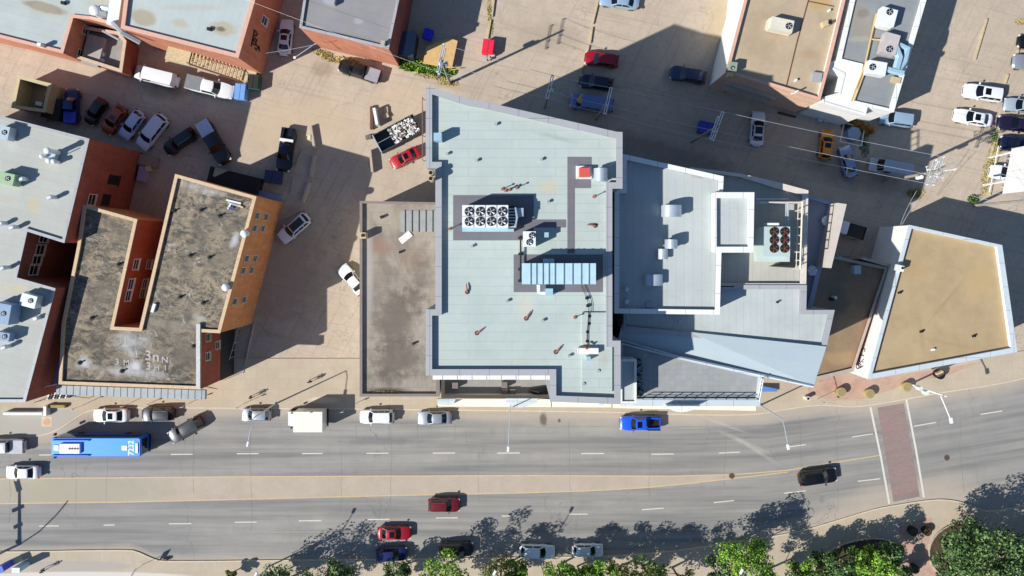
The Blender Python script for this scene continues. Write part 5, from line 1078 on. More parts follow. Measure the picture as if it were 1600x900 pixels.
# L roof
c = W(77, 240, 14.6); r = thing('kitchen_exhaust', 'cluster of white exhaust fans on the pale left edge roof', 'exhaust fan', (c.x, c.y, 13))
for x, y, rr_, z in ((73, 235, .38, 15.4), (64.5, 244, .25, 14.4), (75, 251, .3, 14.2), (83, 252, .28, 14.2)):
    q = W(x, y, z); b = MB(); b.cyl(q, rr_ * .8, 13.05, z - .2, 12); b.cyl(q, rr_, z - .2, z, 14); b.dome(q, rr_, z, .15); b.build('fan_hood', m_white, r, smooth=True)
b = MB(); b.cbox(W(78, 243, 14), 1.1, .7, 13.1, 13.9, R(-15)); b.tube([W(96, 240, 13.1), W(98, 239.5, 15.8)], .07, 6) if 0 else b.tube([(W(80, 247, 14).x, W(80, 247, 14).y, 13.1), (W(80, 247, 14).x, W(80, 247, 14).y, 15.6)], .06, 6); b.build('base', m_galv, r)
for i, (x, y, h, lab) in enumerate([(79.5, 307.5, 1.1, 'white turned vent alone in the middle of the left edge roof'), (35, 279, 1.0, 'white turned vent right of the green topped unit'), (3, 348.5, .9, 'white turned vent at the left edge of the photo'), (20.5, 354.5, 1.0, 'white turned vent just left of the brick light well'), (5, 418, 1.3, 'larger white vent near the edge left of the dark courtyard'), (8, 542, 1.0, 'white turned vent in the lower part of the left edge roof'), (58.5, 496.5, .5, 'low white box vent by the right parapet of the left edge roof')]):
    c = W(x, y, 13 + h); r = thing('turbine_vent', lab, 'vent', (c.x, c.y, 13)); b = MB(); b.cyl(c, .25, 13.05, 13 + h * .7, 12); b.build('pipe', m_galv, r, smooth=True); b = MB(); b.tube([(c.x, c.y, 13 + h * .7), (c.x - .05, c.y - .02, 13 + h), (c.x - .4, c.y - .15, 13 + h)], .27, 10); b.build('cowl', m_white, r, smooth=True)
def bigac(label, x, y, L_, W__, h, rot, col, hood=True):
    c = W(x, y, 13 + h); r = thing('rooftop_unit', label, 'rooftop unit', (c.x, c.y, 13)); b = MB(); b.cbox(c, L_, W__, 13.2, 13 + h, rot); b.build('casing', col, r)
    b = MB(); b.cbox((c.x - L_ * .5 * math.cos(rot), c.y - L_ * .5 * math.sin(rot)), L_ * .35, W__ * .9, 13.1, 13 + h * .6, rot); b.build('hood', m_white, r); fan(r, (c.x + L_ * .15, c.y), .3, 13 + h)
bigac('large unit with green top panel at the left edge of the photo', 8, 279, 2.1, 1.4, 1.6, R(-12), M('green_panel', (150, 180, 140), .6))
bigac('white and grey rooftop unit beside the dark courtyard', 44, 470, 1.9, 1.5, 1.5, R(-15), m_galv)
bigac('large blue grey rooftop unit cut by the left edge below the courtyard', 1, 490, 2.2, 2.4, 2.2, R(-10), M('blue_grey_unit', (120, 146, 176), .5))
bigac('small blue grey rooftop unit below the large one at the left edge', 4, 526, 1.6, 1.0, 1.3, R(-10), M('blue_grey_unit', (120, 146, 176), .5))
bigac('dark unit and duct in the top left corner of the left edge roof', 4, 207, 1.5, 1.6, 1.5, R(-12), m_galv)
# old brick roof bits
c = W(368, 374, 12) ; 
for i, (x, y, lab) in enumerate([(351, 449, 'white covered dome vent by the right parapet of the old gravel roof'), (380.5, 364.5, 'white cap vent on the right parapet of the old gravel roof')]):
    c = W(x, y, 12); b = MB(); b.cyl(c, .4, 10.9, 11.7, 12); b.dome(c, .5, 11.7, .35); tag(b.build('roof_vent', m_white, origin=(c.x, c.y, 10.9), smooth=True), lab, 'vent')
c = W(364, 315, 11.3); r = thing('scrap_pile', 'pile of white boards near the top right corner of the old gravel roof', 'scrap pile', (c.x, c.y, 10.95))
for dx, dy, l, a, m_ in ((0, 0, 1.9, -14, m_white), (.1, -.35, 1.7, -18, m_greycap), (-.5, -.55, .8, 60, m_white), (.9, -.6, .7, -30, m_tan), (-.3, -.75, .6, 10, M('blue_plastic', (60, 70, 150), .6))):
    b = MB(); b.cbox((c.x + dx, c.y + dy), l, .22, 10.97 + .04 * abs(dx), 11.12 + abs(dy) * .1, R(a)); b.build('board', m_, r)
m_vs = None
for (x, y) in [(314, 328), (343, 337), (297, 399), (327, 402), (281, 464), (185, 413), (143, 497), (317, 473), (124, 567), (190, 580), (302, 541), (272, 329)]:
    c = W(x, y, 11.1)
    if m_vs is None: b = MB(); b.cyl((0, 0), .12, 10.95, 11.5, 8, 0); b.cyl((0, 0), .3, 10.95, 11.0, 10, 1); m_vs = b.build('vent_stub', [m_black, M('tar', (60, 58, 54), .9)]); o = m_vs
    else: o = m_vs.copy(); COL.objects.link(o)
    o.location = (c.x, c.y, 0); tag(o, 'small dark vent stub standing on the old patchy gravel roof', 'vent', 'vent stubs on the old gravel roof')
c = W(235, 482, 12); b = MB(); b.cbox(c, .35, 1.1, 10.95, 11.3, R(-18), 0); tag(b.build('roof_ladder', m_white, origin=(c.x, c.y, 10.95)), 'white frame leaning by the light court parapet', 'ladder')
# A and N roof bits
for i, (x, y, lab) in enumerate([(65, 71, 'small white chimney box at the lower edge of the top left roof'), (96, 3, 'small dark vent at the top edge of the stained left roof'), (325, 44, 'small dark vent beside the dark stain of the warehouse roof')]):
    zz = 6.2 if i < 2 else 9.1; c = W(x, y, zz + .6); b = MB(); b.cbox(c, .5, .4, zz, zz + (1.2 if i == 0 else .4), R(-14)); tag(b.build('roof_vent', m_whitecap if i == 0 else m_black, origin=(c.x, c.y, zz)), lab, 'vent')
for i, (x, y, lab) in enumerate([(1407, 457, 'small dark vent near the left edge of the four-sided gravel roof'), (1523, 525, 'small dark vent in the lower right of the four-sided gravel roof'), (1459, 546, 'small white vent in the lower middle of the four-sided gravel roof'), (1441, 518, 'small black drain at the meeting of the stains on the four-sided roof')]):
    c = W(x, y, 7.6); b = MB(); b.cyl(c, .15, 7.3, 7.7, 8); b.cbox(c, .5, .25, 7.35, 7.5, R(20)); tag(b.build('roof_vent', m_white if i == 2 else m_black, origin=(c.x, c.y, 7.3)), lab, 'vent')
for i, (x, y, lab) in enumerate([(1305, 465, 'small vent with white cap on the brown gravel roof'), (1301, 468, 'dark pipe stub beside the white capped vent on the brown roof')]):
    c = W(x, y, 6); b = MB(); b.cyl(c, .2, 5.2, 6.2, 8); tag(b.build('roof_vent', m_white if i == 0 else m_black, origin=(c.x, c.y, 5.2)), lab, 'vent')
# ------------------------------------------------------------ poles, lamps, wires
def lamp(label, bx, by, hx, hy, z=8.9, signs=(), col=m_galv):
    p = W(bx, by); r = thing('street_lamp', label, 'street lamp', (p.x, p.y, 0), 'street lamps along the road')
    b = MB(); b.cyl(p, .2, 0, .3, 10); b.tube([(p.x, p.y, .13), (p.x, p.y, z)], [.12, .07], 8); b.build('pole', col, r, smooth=True)
    q = Vector((hx, hy, 0)); e = Vector((p.x + hx, p.y + hy, z + .35)); b = MB(); b.tube([(p.x, p.y, z - .05), (p.x + hx * .3, p.y + hy * .3, z + .22), e], .05, 6); b.build('arm', col, r)
    a = math.atan2(hy, hx); b = MB(); b.cbox((e.x + .2 * math.cos(a), e.y + .2 * math.sin(a)), .75, .32, z + .28, z + .46, a, tap=.05); b.build('lamp_head', m_white, r)
    for (zz, off, w_, h_) in signs:
        b = MB(); a2 = R(65); b.cbox((p.x - .1, p.y + .25), .08, w_, zz, zz + h_, a2 * 0 + R(115)); b.build('sign_board', m_greycap, r)
    return r
lamp('street lamp leaning over the silver compact car', 430, 631, -.55, -3.0)
lamp('street lamp in front of the curved white marquee', 797, 625, -.2, -4.2)
lamp('street lamp at the corner of the terrace wing', 1187, 633, .55, -3.2)
lamp('street lamp at the bottom edge left of the big tree shadow', 419, 885, 1.35, 2.7, signs=((3.2, .2, .5, .5), (4.2, .2, .9, .6)))
lamp('street lamp at the bottom edge between the black suv and the pale hatchback', 759, 883, 1.35, 2.7)
lamp('street lamp near the bright green tree by the bottom edge', 1111, 881, 1.35, 2.7)
# traffic signals
p = W(1421, 600); r = thing('traffic_signal', 'white traffic signal mast with lamp arm at the crosswalk', 'traffic signal', (p.x, p.y, 0))
b = MB(); b.tube([(p.x, p.y, .1), (p.x, p.y, 8.9)], [.15, .1], 8); b.build('pole', m_white, r, smooth=True)
b = MB(); e = W(1486, 657, 9.2); b.tube([(p.x, p.y, 8.4), W(1470, 619, 8.9), e], .07, 6); b.build('lamp_arm', m_white, r); b = MB(); b.cbox(e, .35, .75, 9.1, 9.3, R(10)); b.build('lamp_head', m_white, r)
for x, y in ((1436, 606), (1446, 613)): q = W(x, y, 4.5); b = MB(); b.cbox((q.x, q.y), .45, .5, 3.9, 5.0, R(20)); b.build('signal_head', M('pale_signal', (200, 212, 204), .5), r)
p = W(-46, 886); r = thing('traffic_signal', 'traffic signal mast whose long dark shadow crosses the lanes at the lower left', 'traffic signal', (p.x, p.y, 0))
b = MB(); b.tube([(p.x, p.y, 0), (p.x, p.y, 6.2)], [.2, .16], 8); b.build('pole', m_galv, r, smooth=True)
b = MB(); e = W(-46, 792); b.tube([(p.x, p.y, 6), (e.x, e.y, 6)], [.2, .12], 8); b.build('mast_arm', m_galv, r, smooth=True)
b = MB(); b.tube([(p.x, p.y, 6.2), (p.x + .7, p.y + .8, 7.8), (p.x + 1.9, p.y + 2.6, 8.9), (p.x + 3, p.y + 4.3, 9.3)], .09, 6); b.build('lamp_arm', m_galv, r)
for dy, w_, h_ in ((8.2, 1.6, .5), (5.0, .35, 1.3), (2.6, .35, .9), (.4, .6, .4)): b = MB(); b.cbox((p.x - .2, p.y + dy), .25, w_ if w_ > 1 else .5, 6 - h_ / 2, 6 + h_ / 2, R(15)); b.build('signal_head', m_black, r)

def insul(b, c): b.cyl(c, .09, c[2], c[2] + .25, 8, 1)
ARMS = {}
def upole(key, label, bx, by, z, arms, extra=None, rad=.17):
    p = W(bx, by); r = thing('utility_pole', label, 'utility pole', (p.x, p.y, 0), 'utility poles of the back lane')
    b = MB(); b.tube([(p.x, p.y, 0), (p.x, p.y, z)], [rad, rad * .7], 9); b.build('pole', m_pole, r, smooth=True)
    pts = []
    for zz, half, ang, off in arms:
        a = R(ang); d = Vector((math.cos(a), math.sin(a), 0)); n = Vector((-d.y, d.x, 0)); c = Vector((p.x, p.y, zz)); b = MB(); 
        for s_ in (-.13, .13): b.tube([c - d * half + n * s_, c + d * half + n * s_], .06, 4, 0)
        for u in (-.95, -.35, .95): q = c + d * half * u; insul(b, (q.x, q.y, zz + .05)); pts.append(q + Vector((0, 0, .28)))
        b.build('crossarm', [m_galv, m_white], r)
    ARMS[key] = pts
    if extra: extra(r, p)
    return r
def transf(n=1, z=10.5):
    def f(r, p):
        for i in range(n):
            a = 2.1 * i + .6; c = (p.x + .42 * math.cos(a), p.y + .42 * math.sin(a)); b = MB(); b.cyl(c, .27, z, z + 1.0, 14); b.dome(c, .27, z + 1.0, .12); b.build('transformer', m_galv, r, smooth=True)
    return f
upole('u1', 'utility pole with two crossarms beside the green hedge', 703, 130, 13.9, [(13.6, 1.8, 78, 0), (12.1, 1.7, 78, 0)], transf(2, 9.5), .2)
upole('u2', 'utility pole in shadow above the upper roof edge, with slim arm', 851.5, 168, 13.6, [(13.2, 1.5, 76, 0)], transf(1, 9))
upole('u3', 'utility pole in shadow behind the blue grey van', 931, 187, 13.6, [(13.2, 1.7, 76, 0)])
def bluebox(r, p):
    b = MB(); q = W(1122, 199, 11); b.tube([(p.x, p.y, 11), (q.x, q.y, 11.6)], .07, 5); b.build('brace', m_galv, r)
upole('u4', 'utility pole with double crossarms standing beside the blue bin in the lane', 1080, 222, 13.8, [(13.5, 1.9, 70, 0), (12.2, 1.5, 70, 0)], bluebox, .2)
def cluster(r, p):
    for i in range(12):
        a = random.random() * 6.28; d = .5 + random.random() * 1.4; c = (p.x + .8 + d * math.cos(a), p.y + .5 + d * math.sin(a)); z = 11.2 + random.random() * 1.6
        b = MB(); b.cyl(c, .075, z, z + .4, 8); b.tube([(c[0], c[1], z + .1), (p.x, p.y, z - .3)], .035, 4); b.build('insulator', m_white, r)
    b = MB(); c = (p.x - .5, p.y - .45); b.cyl(c, .26, 9.6, 10.6, 12); b.build('transformer', m_whitecap, r, smooth=True)
    b = MB(); b.tube([(p.x - .3, p.y, 12.6), (p.x + 2.4, p.y + 1.2, 12.6)], .07, 5); b.tube([(p.x - .2, p.y - 1, 11.8), (p.x + 2.2, p.y + .2, 11.8)], .06, 5); b.build('crossarm', m_galv, r)
upole('u5', 'heavily loaded pale utility pole with white insulators in the right lot', 1381, 283, 13.7, [(13.3, 1.9, 70, 0), (11.8, 1.7, 70, 0)], cluster, .24)
upole('u6', 'utility pole beside the green tuft at the right edge', 1522, 321, 13.7, [(13.3, 1.8, 70, 0)], transf(1, 9.5), .2)
wn = 0
def wire(a, b_, sag, lab, r=.022):
    m = MB(); pts = [a.lerp(b_, t / 14) - Vector((0, 0, sag * 4 * (t / 14) * (1 - t / 14))) for t in range(15)]; m.tube(pts, r, 5)
    tag(m.build('power_line', M('aluminium_wire', (190, 194, 200), .4, .3, 0), origin=(a.x, a.y, a.z)), lab, 'power line', 'power lines over the back lane')
for k1, k2, lab in (('u1', 'u2', 'between the hedge pole and the slim armed pole'), ('u2', 'u3', 'between the slim armed pole and the van pole'), ('u3', 'u4', 'between the van pole and the blue bin pole'), ('u4', 'u5', 'between the blue bin pole and the insulator pole'), ('u5', 'u6', 'between the insulator pole and the right edge pole')):
    for i, w_ in enumerate(('lower', 'middle', 'upper')): wire(ARMS[k1][i], ARMS[k2][i], .5, '%s wire %s' % (w_, lab))
far = W(300, -120, 12); 
wire(ARMS['u1'][0], Vector((-70, 45, 13)), .8, 'thin wire leading from the hedge pole to the upper left', .01)
top = W(1407, 351, 8.2); wire(ARMS['u5'][0] + Vector((-1.3, -.6, -1.5)), top, .3, 'left service drop to the white walled building'); wire(ARMS['u5'][0] + Vector((-.3, -.6, -1.5)), top + Vector((.2, 0, 0)), .3, 'right service drop to the white walled building')
wire(W(415, 83, 9), W(498, 68, 9), .3, 'service wire across the gap between warehouse and brick building', .025)
# small wall lamp on a bracket left of M
a_ = W(460.5, 90, 6.5); e = W(494, 67, 7); b = MB(); b.tube([e, a_], .05, 6, 0); b.cbox(a_, .3, .3, 6.4, 6.6, 0, 1); tag(b.build('wall_lamp', [m_galv, m_white], origin=(a_.x, a_.y, 6.4)), 'lamp on a long bracket from the corner of the orange brick wall', 'lamp')
# ------------------------------------------------------------ lot furniture
def bar(name, label, cat, p0, p1, w_, h, mat, group=None, z0=0):
    a, c = W(*p0), W(*p1); d = (c - a); b = MB(); b.cbox((a + c) / 2, d.length, w_, z0, z0 + h, math.atan2(d.y, d.x), tap=w_ * .12)
    return tag(b.build(name, mat, origin=(a.x, a.y, z0)), label, cat, group)
GB = 'concrete barriers in the left lot'
for i, (p0, p1, w_, h, lab) in enumerate([((487, 197), (493, 233), .45, .75, 'sunlit concrete barrier, topmost of the curved row'), ((493, 243), (487, 277), .45, .7, 'concrete barrier, second from the top of the curved row'), ((485, 285), (474, 317), .45, .7, 'concrete barrier, third and lowest of the curved row'), ((473, 235), (462, 260), .2, .25, 'low kerb stone beside the dark blue pickup'), ((459, 278), (455, 304), .2, .25, 'low kerb stone left of the third barrier'), ((473, 326), (445, 341), .3, .2, 'low kerb stone just above the white suv with glass roof')]):
    bar('concrete_barrier', lab, 'barrier', p0, p1, w_, h, m_conc, GB)
b = MB()
for q0, q1 in [((428, 387), (450, 408)), ((415, 447), (436, 468)), ((403, 503), (422, 526)), ((384, 575), (407, 590))]:
    strip(b, [q0, q1], 1.6, .006)
tag(b.build('parking_line', M('faded_line', (150, 146, 138), .9)), kind='structure')
GR = 'timber parking rails'
for p0, p1, lab in [((773, -6), (769, 27), 'timber parking rail at the top edge beside the dry grass strip'), ((767, 32), (762, 61), 'timber parking rail just above the red bin'), ((936, -4), (926, 38), 'timber parking rail at the top edge left of the pale blue sedan'), ((925.5, 43), (922, 68), 'timber parking rail above the dark red suv'), ((920, 72), (913, 99), 'timber parking rail touching the nose of the dark red suv'), ((911, 103), (902, 131), 'timber parking rail in shadow left of the very dark blue car'), ((1541, 30), (1522, 94), 'long worn timber rail alone in the right lot'), ((1590, 78), (1583, 103), 'timber rail left of the silver suv at the right edge'), ((1574, 117), (1569, 132), 'short timber rail above the upper white suv of the right lot'), ((1553, 222), (1546, 248), 'timber rail along the dry grass, upper piece'), ((1545, 262), (1541, 284), 'timber rail along the dry grass, lower piece'), ((1560, 226), (1545, 306), 'long pale rail left of the white billboard')]:
    bar('parking_rail', lab, 'parking rail', p0, p1, .22, .3, m_wood, GR)
# debris container
c = W(621.5, 209.5, .9); a_ = R(28); r = thing('debris_container', 'open steel roll-off container heaped with white rubble', 'container', (c.x, c.y, 0)); ca, sa = math.cos(a_), math.sin(a_)
def loc(u, v, z=0): return Vector((c.x + u * ca - v * sa, c.y + u * sa + v * ca, z))
Lc, Wc, hc = 6.2, 2.6, 1.7; b = MB()
for v in (-Wc / 2, Wc / 2): b.cbox(loc(0, v), Lc, .1, .15, hc, a_)
for u in (-Lc / 2, Lc / 2): b.cbox(loc(u, 0), .1, Wc, .15, hc, a_)
b.cbox(loc(0, 0), Lc, Wc, .1, .2, a_)
for u in (-2, -.7, .7, 2): b.cbox(loc(u, -Wc / 2 - .07), .1, .1, .15, hc, a_); b.cbox(loc(u, Wc / 2 + .07), .1, .1, .15, hc, a_)
b.build('body', M('dark_steel', (58, 68, 76), .6, .2, .15), r)
b = MB(); b.cbox(loc(-1.9, 0), 2.2, .05, hc + .02, hc + .06, a_); b.cbox(loc(-Lc / 2, 0), .16, Wc + .1, hc - .02, hc + .06, a_); b.build('rim', m_galv, r)
b = MB(); rnd = random.Random(3)
for i in range(330):
    u = rnd.uniform(-.9, 2.9); v = rnd.uniform(-1.15, 1.15); z = .9 + .6 * (u + .9) / 3.8 + rnd.random() * .25; l = rnd.uniform(.1, .36); b.cbox(loc(u, v), l, l * rnd.uniform(.3, .9), z, z + rnd.uniform(.05, .2), rnd.random() * 3, rnd.choice([0, 0, 0, 0, 1, 2, 3]))
pl_ = b.build('rubble', [M('white_rubble', (224, 224, 220), .9), M('brown_rubble', (150, 100, 70), .9), m_greycap, m_black], r); pl_['kind'] = 'stuff'
# bins and boxes
def dumpster(label, x, y, L_, W__, h, rot, mat, lid=None):
    c = W(x, y, h * .7); r = thing('dumpster', label, 'dumpster', (c.x, c.y, 0)); b = MB(); b.cbox(c, L_, W__, .12, h, rot, tap=-.05); b.build('body', mat, r)
    b = MB(); dx = L_ / 4
    for s_ in (-1, 1): b.cbox((c.x + s_ * dx * math.cos(rot), c.y + s_ * dx * math.sin(rot)), L_ / 2 - .06, W__ * .96, h, h + .07, rot)
    b.build('lid', lid or mat, r); return r
dumpster('pale blue dumpster touching the front of the white pickup', 377, 144, 1.4, 2.1, 1.5, R(-6), M('blue_bin', (110, 158, 216), .5))
dumpster('dark green dumpster below the end of the outdoor stair', 397, 129, 1.5, 1.9, 1.3, R(-5), M('green_bin', (24, 84, 60), .6), m_black)
dumpster('navy dumpster below the dark blue pickup', 427, 277, 2.1, 1.7, 1.4, R(-8), M('navy_bin', (36, 52, 88), .6))
dumpster('blue dumpster standing beside the double armed utility pole', 1103, 200, 2.0, 1.5, 1.4, R(-12), M('blue_bin2', (52, 66, 170), .6)); 
dumpster('bright blue dumpster in the shadow beside the plywood sheet', 669, 54, 1.2, 1.3, 1.3, R(-20), M('bright_blue_bin', (40, 50, 210), .5))
dumpster('red bin at the lower end of the timber rails', 763, 74, 1.5, 1.9, 1.4, R(-8), M('red_bin', (224, 40, 66), .5, 0, .05))
c = W(765, 88, .6); r = thing('junk_heap', 'small heap of junk right under the red bin', 'junk', (c.x, c.y, 0)); rnd = random.Random(5)
for i in range(5): b = MB(); b.cbox((c.x + rnd.uniform(-.6, .5), c.y + rnd.uniform(-.5, .5)), .5, .35, .02, rnd.uniform(.4, 1.0), rnd.random() * 3); b.build('scrap', [m_tan, m_black, m_white, m_conc, m_galv][i], r)
# yard right of M: shed, plywood, planks
r = thing('garden_shed', 'dark blue grey shed with pitched roof against the dark red wall', 'shed', W(634, 68)); b = MB(); q = [W(x, y, 2.6) for x, y in [(624, 49), (651, 53), (645, 90), (616, 86)]]
m1, m2 = (q[0] + q[1]) / 2, (q[2] + q[3]) / 2; m1.z = m2.z = 3.2; b.add(q + [m1, m2], [(0, 4, 5, 3), (4, 1, 2, 5)]); b.build('roof', M('shed_roof', (66, 84, 112), .7, 0, .08), r); b = MB(); b.prism([xy(p) for p in q], 0, 2.6, top=False); b.add([q[0], q[1], m1], [(0, 1, 2)]); b.add([q[2], q[3], m2], [(0, 1, 2)]); b.build('wall', m_dark, r)
b = MB(); q = [xy(W(x, y, 1.1)) for x, y in [(666, 73), (702, 59), (715, 64), (706, 107), (661, 99)]]; b.prism(q, 1.0, 1.1, bot=True); q2 = inset(q, .3); b.prism(q2, 0, 1.0, top=False)
tag(b.build('plywood_deck', M('plywood', (206, 168, 112), .9, 0, .12, 2), origin=W(688, 85)), 'tan plywood deck behind the hedge and utility pole', 'deck')
b = MB()
for i in range(9): p0 = W(622 + i * 9, 100 + i * 1.5); p1 = W(640 + i * 10, 94 + i * 1.8); b.tube([(p0.x, p0.y, .35), (p1.x, p1.y, .5)], .06, 5)
tag(b.build('pole_stack', M('yellow_poles', (222, 196, 70), .7), origin=W(650, 108)), 'loose yellow poles lying in the hedge below the shed', 'poles')
# left odds: things along the red annex, behind the L building
for i, (x, y, l, w_, h, rot, m_, lab, cat) in enumerate([
    (232, 252, 2.6, 1.5, 1.0, -12, M('beige_crate', (150, 128, 116), .8), 'beige crate in the shaded yard between the brick blocks', 'crate'),
    (224, 272, 1.3, 2.2, 1.0, -12, M('mauve_crate', (160, 150, 180), .8), 'mauve tank in the shaded yard between the brick blocks', 'tank'),
    (233, 264, .7, .8, 1.2, 10, m_tan, 'small ochre box between the crate and the tank', 'box'),
    (72, 184, 1.0, .8, .9, -12, M('pinkish_box', (170, 130, 130), .7), 'small pinkish box in front of the tan enclosure', 'box'),
    (84, 170, 2.6, 3.0, 1.3, -12, M('dark_green_box', (44, 56, 54), .8), 'dark container right of the tan enclosure', 'container'),
    (64, 163, 1.0, .6, 1.2, -12, m_whitecap, 'white sack at the right wall of the tan enclosure', 'sack'),
    (418, 305, 3.6, .9, .9, -14, M('pale_tank', (120, 136, 170), .6), 'long pale blue box at the foot of the orange brick wall', 'box'),
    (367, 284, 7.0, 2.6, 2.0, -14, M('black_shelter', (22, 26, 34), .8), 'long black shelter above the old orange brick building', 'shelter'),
    (484, 215, .5, .75, .8, -5, M('cream_block', (214, 206, 168), .8), 'cream block between the dark blue pickup and the top barrier', 'block'),
    (1311, 409, 1.1, 1.6, 1.2, -12, m_galv, 'grey box at the end of the fence by the fin wall', 'box'),
    (1311, 420, 1.0, 1.2, 1.0, 0, m_galv, 'small grey box on the brown gravel roof below the fence', 'box'),
    (581, 214 - 30, .5, 3.2, .6, 0, M('brown_frame2', (90, 64, 48), .8), 'dark timber frame beside the white slab', 'frame'),
    (576, 214, .9, .6, .5, 10, M('grey_lump', (110, 104, 98), .9), 'grey lump at the left end of the debris container', 'rubble')]):
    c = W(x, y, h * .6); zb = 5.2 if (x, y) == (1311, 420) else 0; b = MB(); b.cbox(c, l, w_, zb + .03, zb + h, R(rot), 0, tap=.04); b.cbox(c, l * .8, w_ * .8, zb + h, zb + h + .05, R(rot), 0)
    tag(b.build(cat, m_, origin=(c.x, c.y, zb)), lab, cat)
bar('concrete_slab', 'white upright concrete slab above the debris container', 'slab', (587, 171), (592, 198), .5, 1.5, m_whitecap)
bar('concrete_slab', 'pale concrete slab between the debris container and the shadow edge', 'slab', (580, 235), (583.5, 270), .4, 1.0, m_conc)
c = W(603, 181, .5); b = MB(); b.cbox(c, .7, .6, 0, .5, R(30)); b.cbox((c.x, c.y + .8), .5, 1.0, 0, .35, R(5)); tag(b.build('rubble_block', m_tan, origin=(c.x, c.y, 0)), 'two pale blocks right of the white upright slab', 'blocks')
b = MB(); p0, p1 = W(660, 152, 2), W(660, 249, 2); b.tube([(p0.x, p0.y, 2), (p1.x, p1.y, 2)], .06, 5)
for i in range(6): q = Vector((p0.x, p0.y, 0)).lerp(Vector((p1.x, p1.y, 0)), i / 5); b.tube([(q.x, q.y, 0), (q.x, q.y, 2)], .05, 5)
tag(b.build('pipe_fence', M('rusty_post', (130, 96, 80), .8), origin=(p0.x, p0.y, 0)), 'thin rusty pipe fence left of the tallest building', 'fence')
# fence between fin wall and N
bar('low_wall', 'pale low wall running from the fin wall to the white walled building', 'wall', (1316, 402), (1386, 422), .45, 5.9, m_conc)
# wire fence yard east of U
b = MB(); p0, p1 = W(380, 511), W(357, 591)
b.tube([(p0.x, p0.y, 1.9), (p1.x, p1.y, 1.9)], .05, 5)
for i in range(8): q = p0.lerp(p1, i / 7); b.tube([(q.x, q.y, 0), (q.x, q.y, 1.9)], .045, 5)
tag(b.build('yard_fence', m_galv, origin=(p0.x, p0.y, 0)), 'thin pale fence at the foot of the red front wall', 'fence')
bar('kerb_stone', 'long straight kerb stone parallel to the yard fence', 'kerb stone', (397, 506), (380, 583), .2, .25, m_conc)
# billboard
r = thing('billboard', 'large white blank billboard on posts with white beams at the right edge', 'billboard', W(1590, 265)); a, c = W(1581, 232, 4), W(1566, 303, 4); b = MB(); d = (c - a).normalized(); n = Vector((d.y, -d.x, 0)) * -1
b.add([(a.x, a.y, 4), (c.x, c.y, 4), (c.x, c.y, 8.4), (a.x, a.y, 8.4), (a.x + .3, a.y + .05, 4), (c.x + .3, c.y + .05, 4), (c.x + .3, c.y + .05, 8.4), (a.x + .3, a.y + .05, 8.4)], [(0, 1, 2, 3), (7, 6, 5, 4), (3, 2, 6, 7), (0, 3, 7, 4), (1, 5, 6, 2)]); b.build('panel', m_whitecap, r)
b = MB()
for q0, q1 in (((1546, 246), (1604, 232)), ((1537, 289), (1592, 279))): u, v = W(*q0, 4), W(*q1, 4); b.tube([(u.x, u.y, 3.9), (v.x, v.y, 3.9)], .14, 4)
b.tube([W(1560, 228, 3.9), W(1546, 300, 3.9)], .06, 4); b.build('beam', m_whitecap, r)
for q in ((1588, 245), (1580, 290)): u = W(*q, 2); b = MB(); b.tube([(u.x, u.y, 0), (u.x, u.y, 4.2)], .16, 8); b.build('post', m_galv, r)
# fenced shrub bed with blue grey box
r = thing('fenced_plot', 'small white timber fenced plot around a grey shrub cover', 'fenced plot', W(1330, 210)); b = MB()
for q0, q1 in (((1316, 193), (1310, 222)), ((1310, 222), (1343, 229)), ((1343, 229), (1347, 205)), ((1316, 193), (1332, 197))): u, v = W(*q0), W(*q1); b.tube([(u.x, u.y, .6), (v.x, v.y, .6)], .07, 4)
b.build('rail', m_whitecap, r)
c = W(1333, 209, .6); b = MB(); b.cyl(c, 1.15, 0, 1.0, 7, 0, .95); tag(b.build('covered_hot_tub', M('blue_grey_cover', (128, 146, 172), .7), origin=(c.x, c.y, 0)), 'faceted blue grey covered tub inside the fenced plot', 'tub')
for i, (x, y) in enumerate([(1281, 187), (1289, 187)]): c = W(x, y, .6); b = MB(); b.cyl(c, .33, 0, .9, 14); b.cyl(c, .35, .9, .96, 14); tag(b.build('barrel', m_galv, origin=(c.x, c.y, 0)), '%s of two grey barrels under the white end wall' % ['left', 'right'][i], 'barrel', 'barrels under the white wall')
bar('timber_beam', 'brown timber beam on the ground below the stepped loading canopy', 'beam', (1215, 176), (1243, 183), .3, .3, M('brown_beam', (96, 62, 46), .9))
# ------------------------------------------------------------ pavement furniture
for i, (x, y, lab) in enumerate([(1312, 612, 'left'), (1356.5, 614.5, 'middle'), (1414, 604, 'right')]):
    c = W(x, y, .5); r = thing('round_planter', 'large round sandstone planter on the brick corner, %s of three' % lab, 'planter', (c.x, c.y, .13), 'round planters on the corner'); b = MB(); b.cyl(c, .58, .13, 1.1, 20, 0, .66); b.build('bowl', M('planter_stone', (170, 158, 112), .9, 0, .12, 5), r, smooth=True); b = MB(); b.cyl(c, .52, 1.1, 1.14, 20); b.build('soil', M('planter_soil', (150, 134, 92), .95, 0, .3, 8), r)
c = W(1466, 584, .5); r = thing('round_planter', 'black planter in the shade of the tan roofed building by the kerb', 'planter', (c.x, c.y, .13)); b = MB(); b.cyl(c, .6, .13, 1.1, 18, 0, .68); b.build('bowl', m_black, r, smooth=True); b = MB(); b.cbox((c.x - .3, c.y + .2), .9, .5, 1.1, 1.7, R(30)); b.build('bench_top', m_tan, r)
c = W(1260, 621.5, .5); r = thing('trash_bin', 'cream cylindrical trash bin with dark opening on the pavement', 'trash bin', (c.x, c.y, .13)); b = MB(); b.cyl(c, .3, .13, 1.15, 16); b.build('body', M('cream_bin', (222, 208, 186), .7), r, smooth=True); b = MB(); b.cyl(c, .18, 1.15, 1.18, 12); b.build('opening', m_black, r)
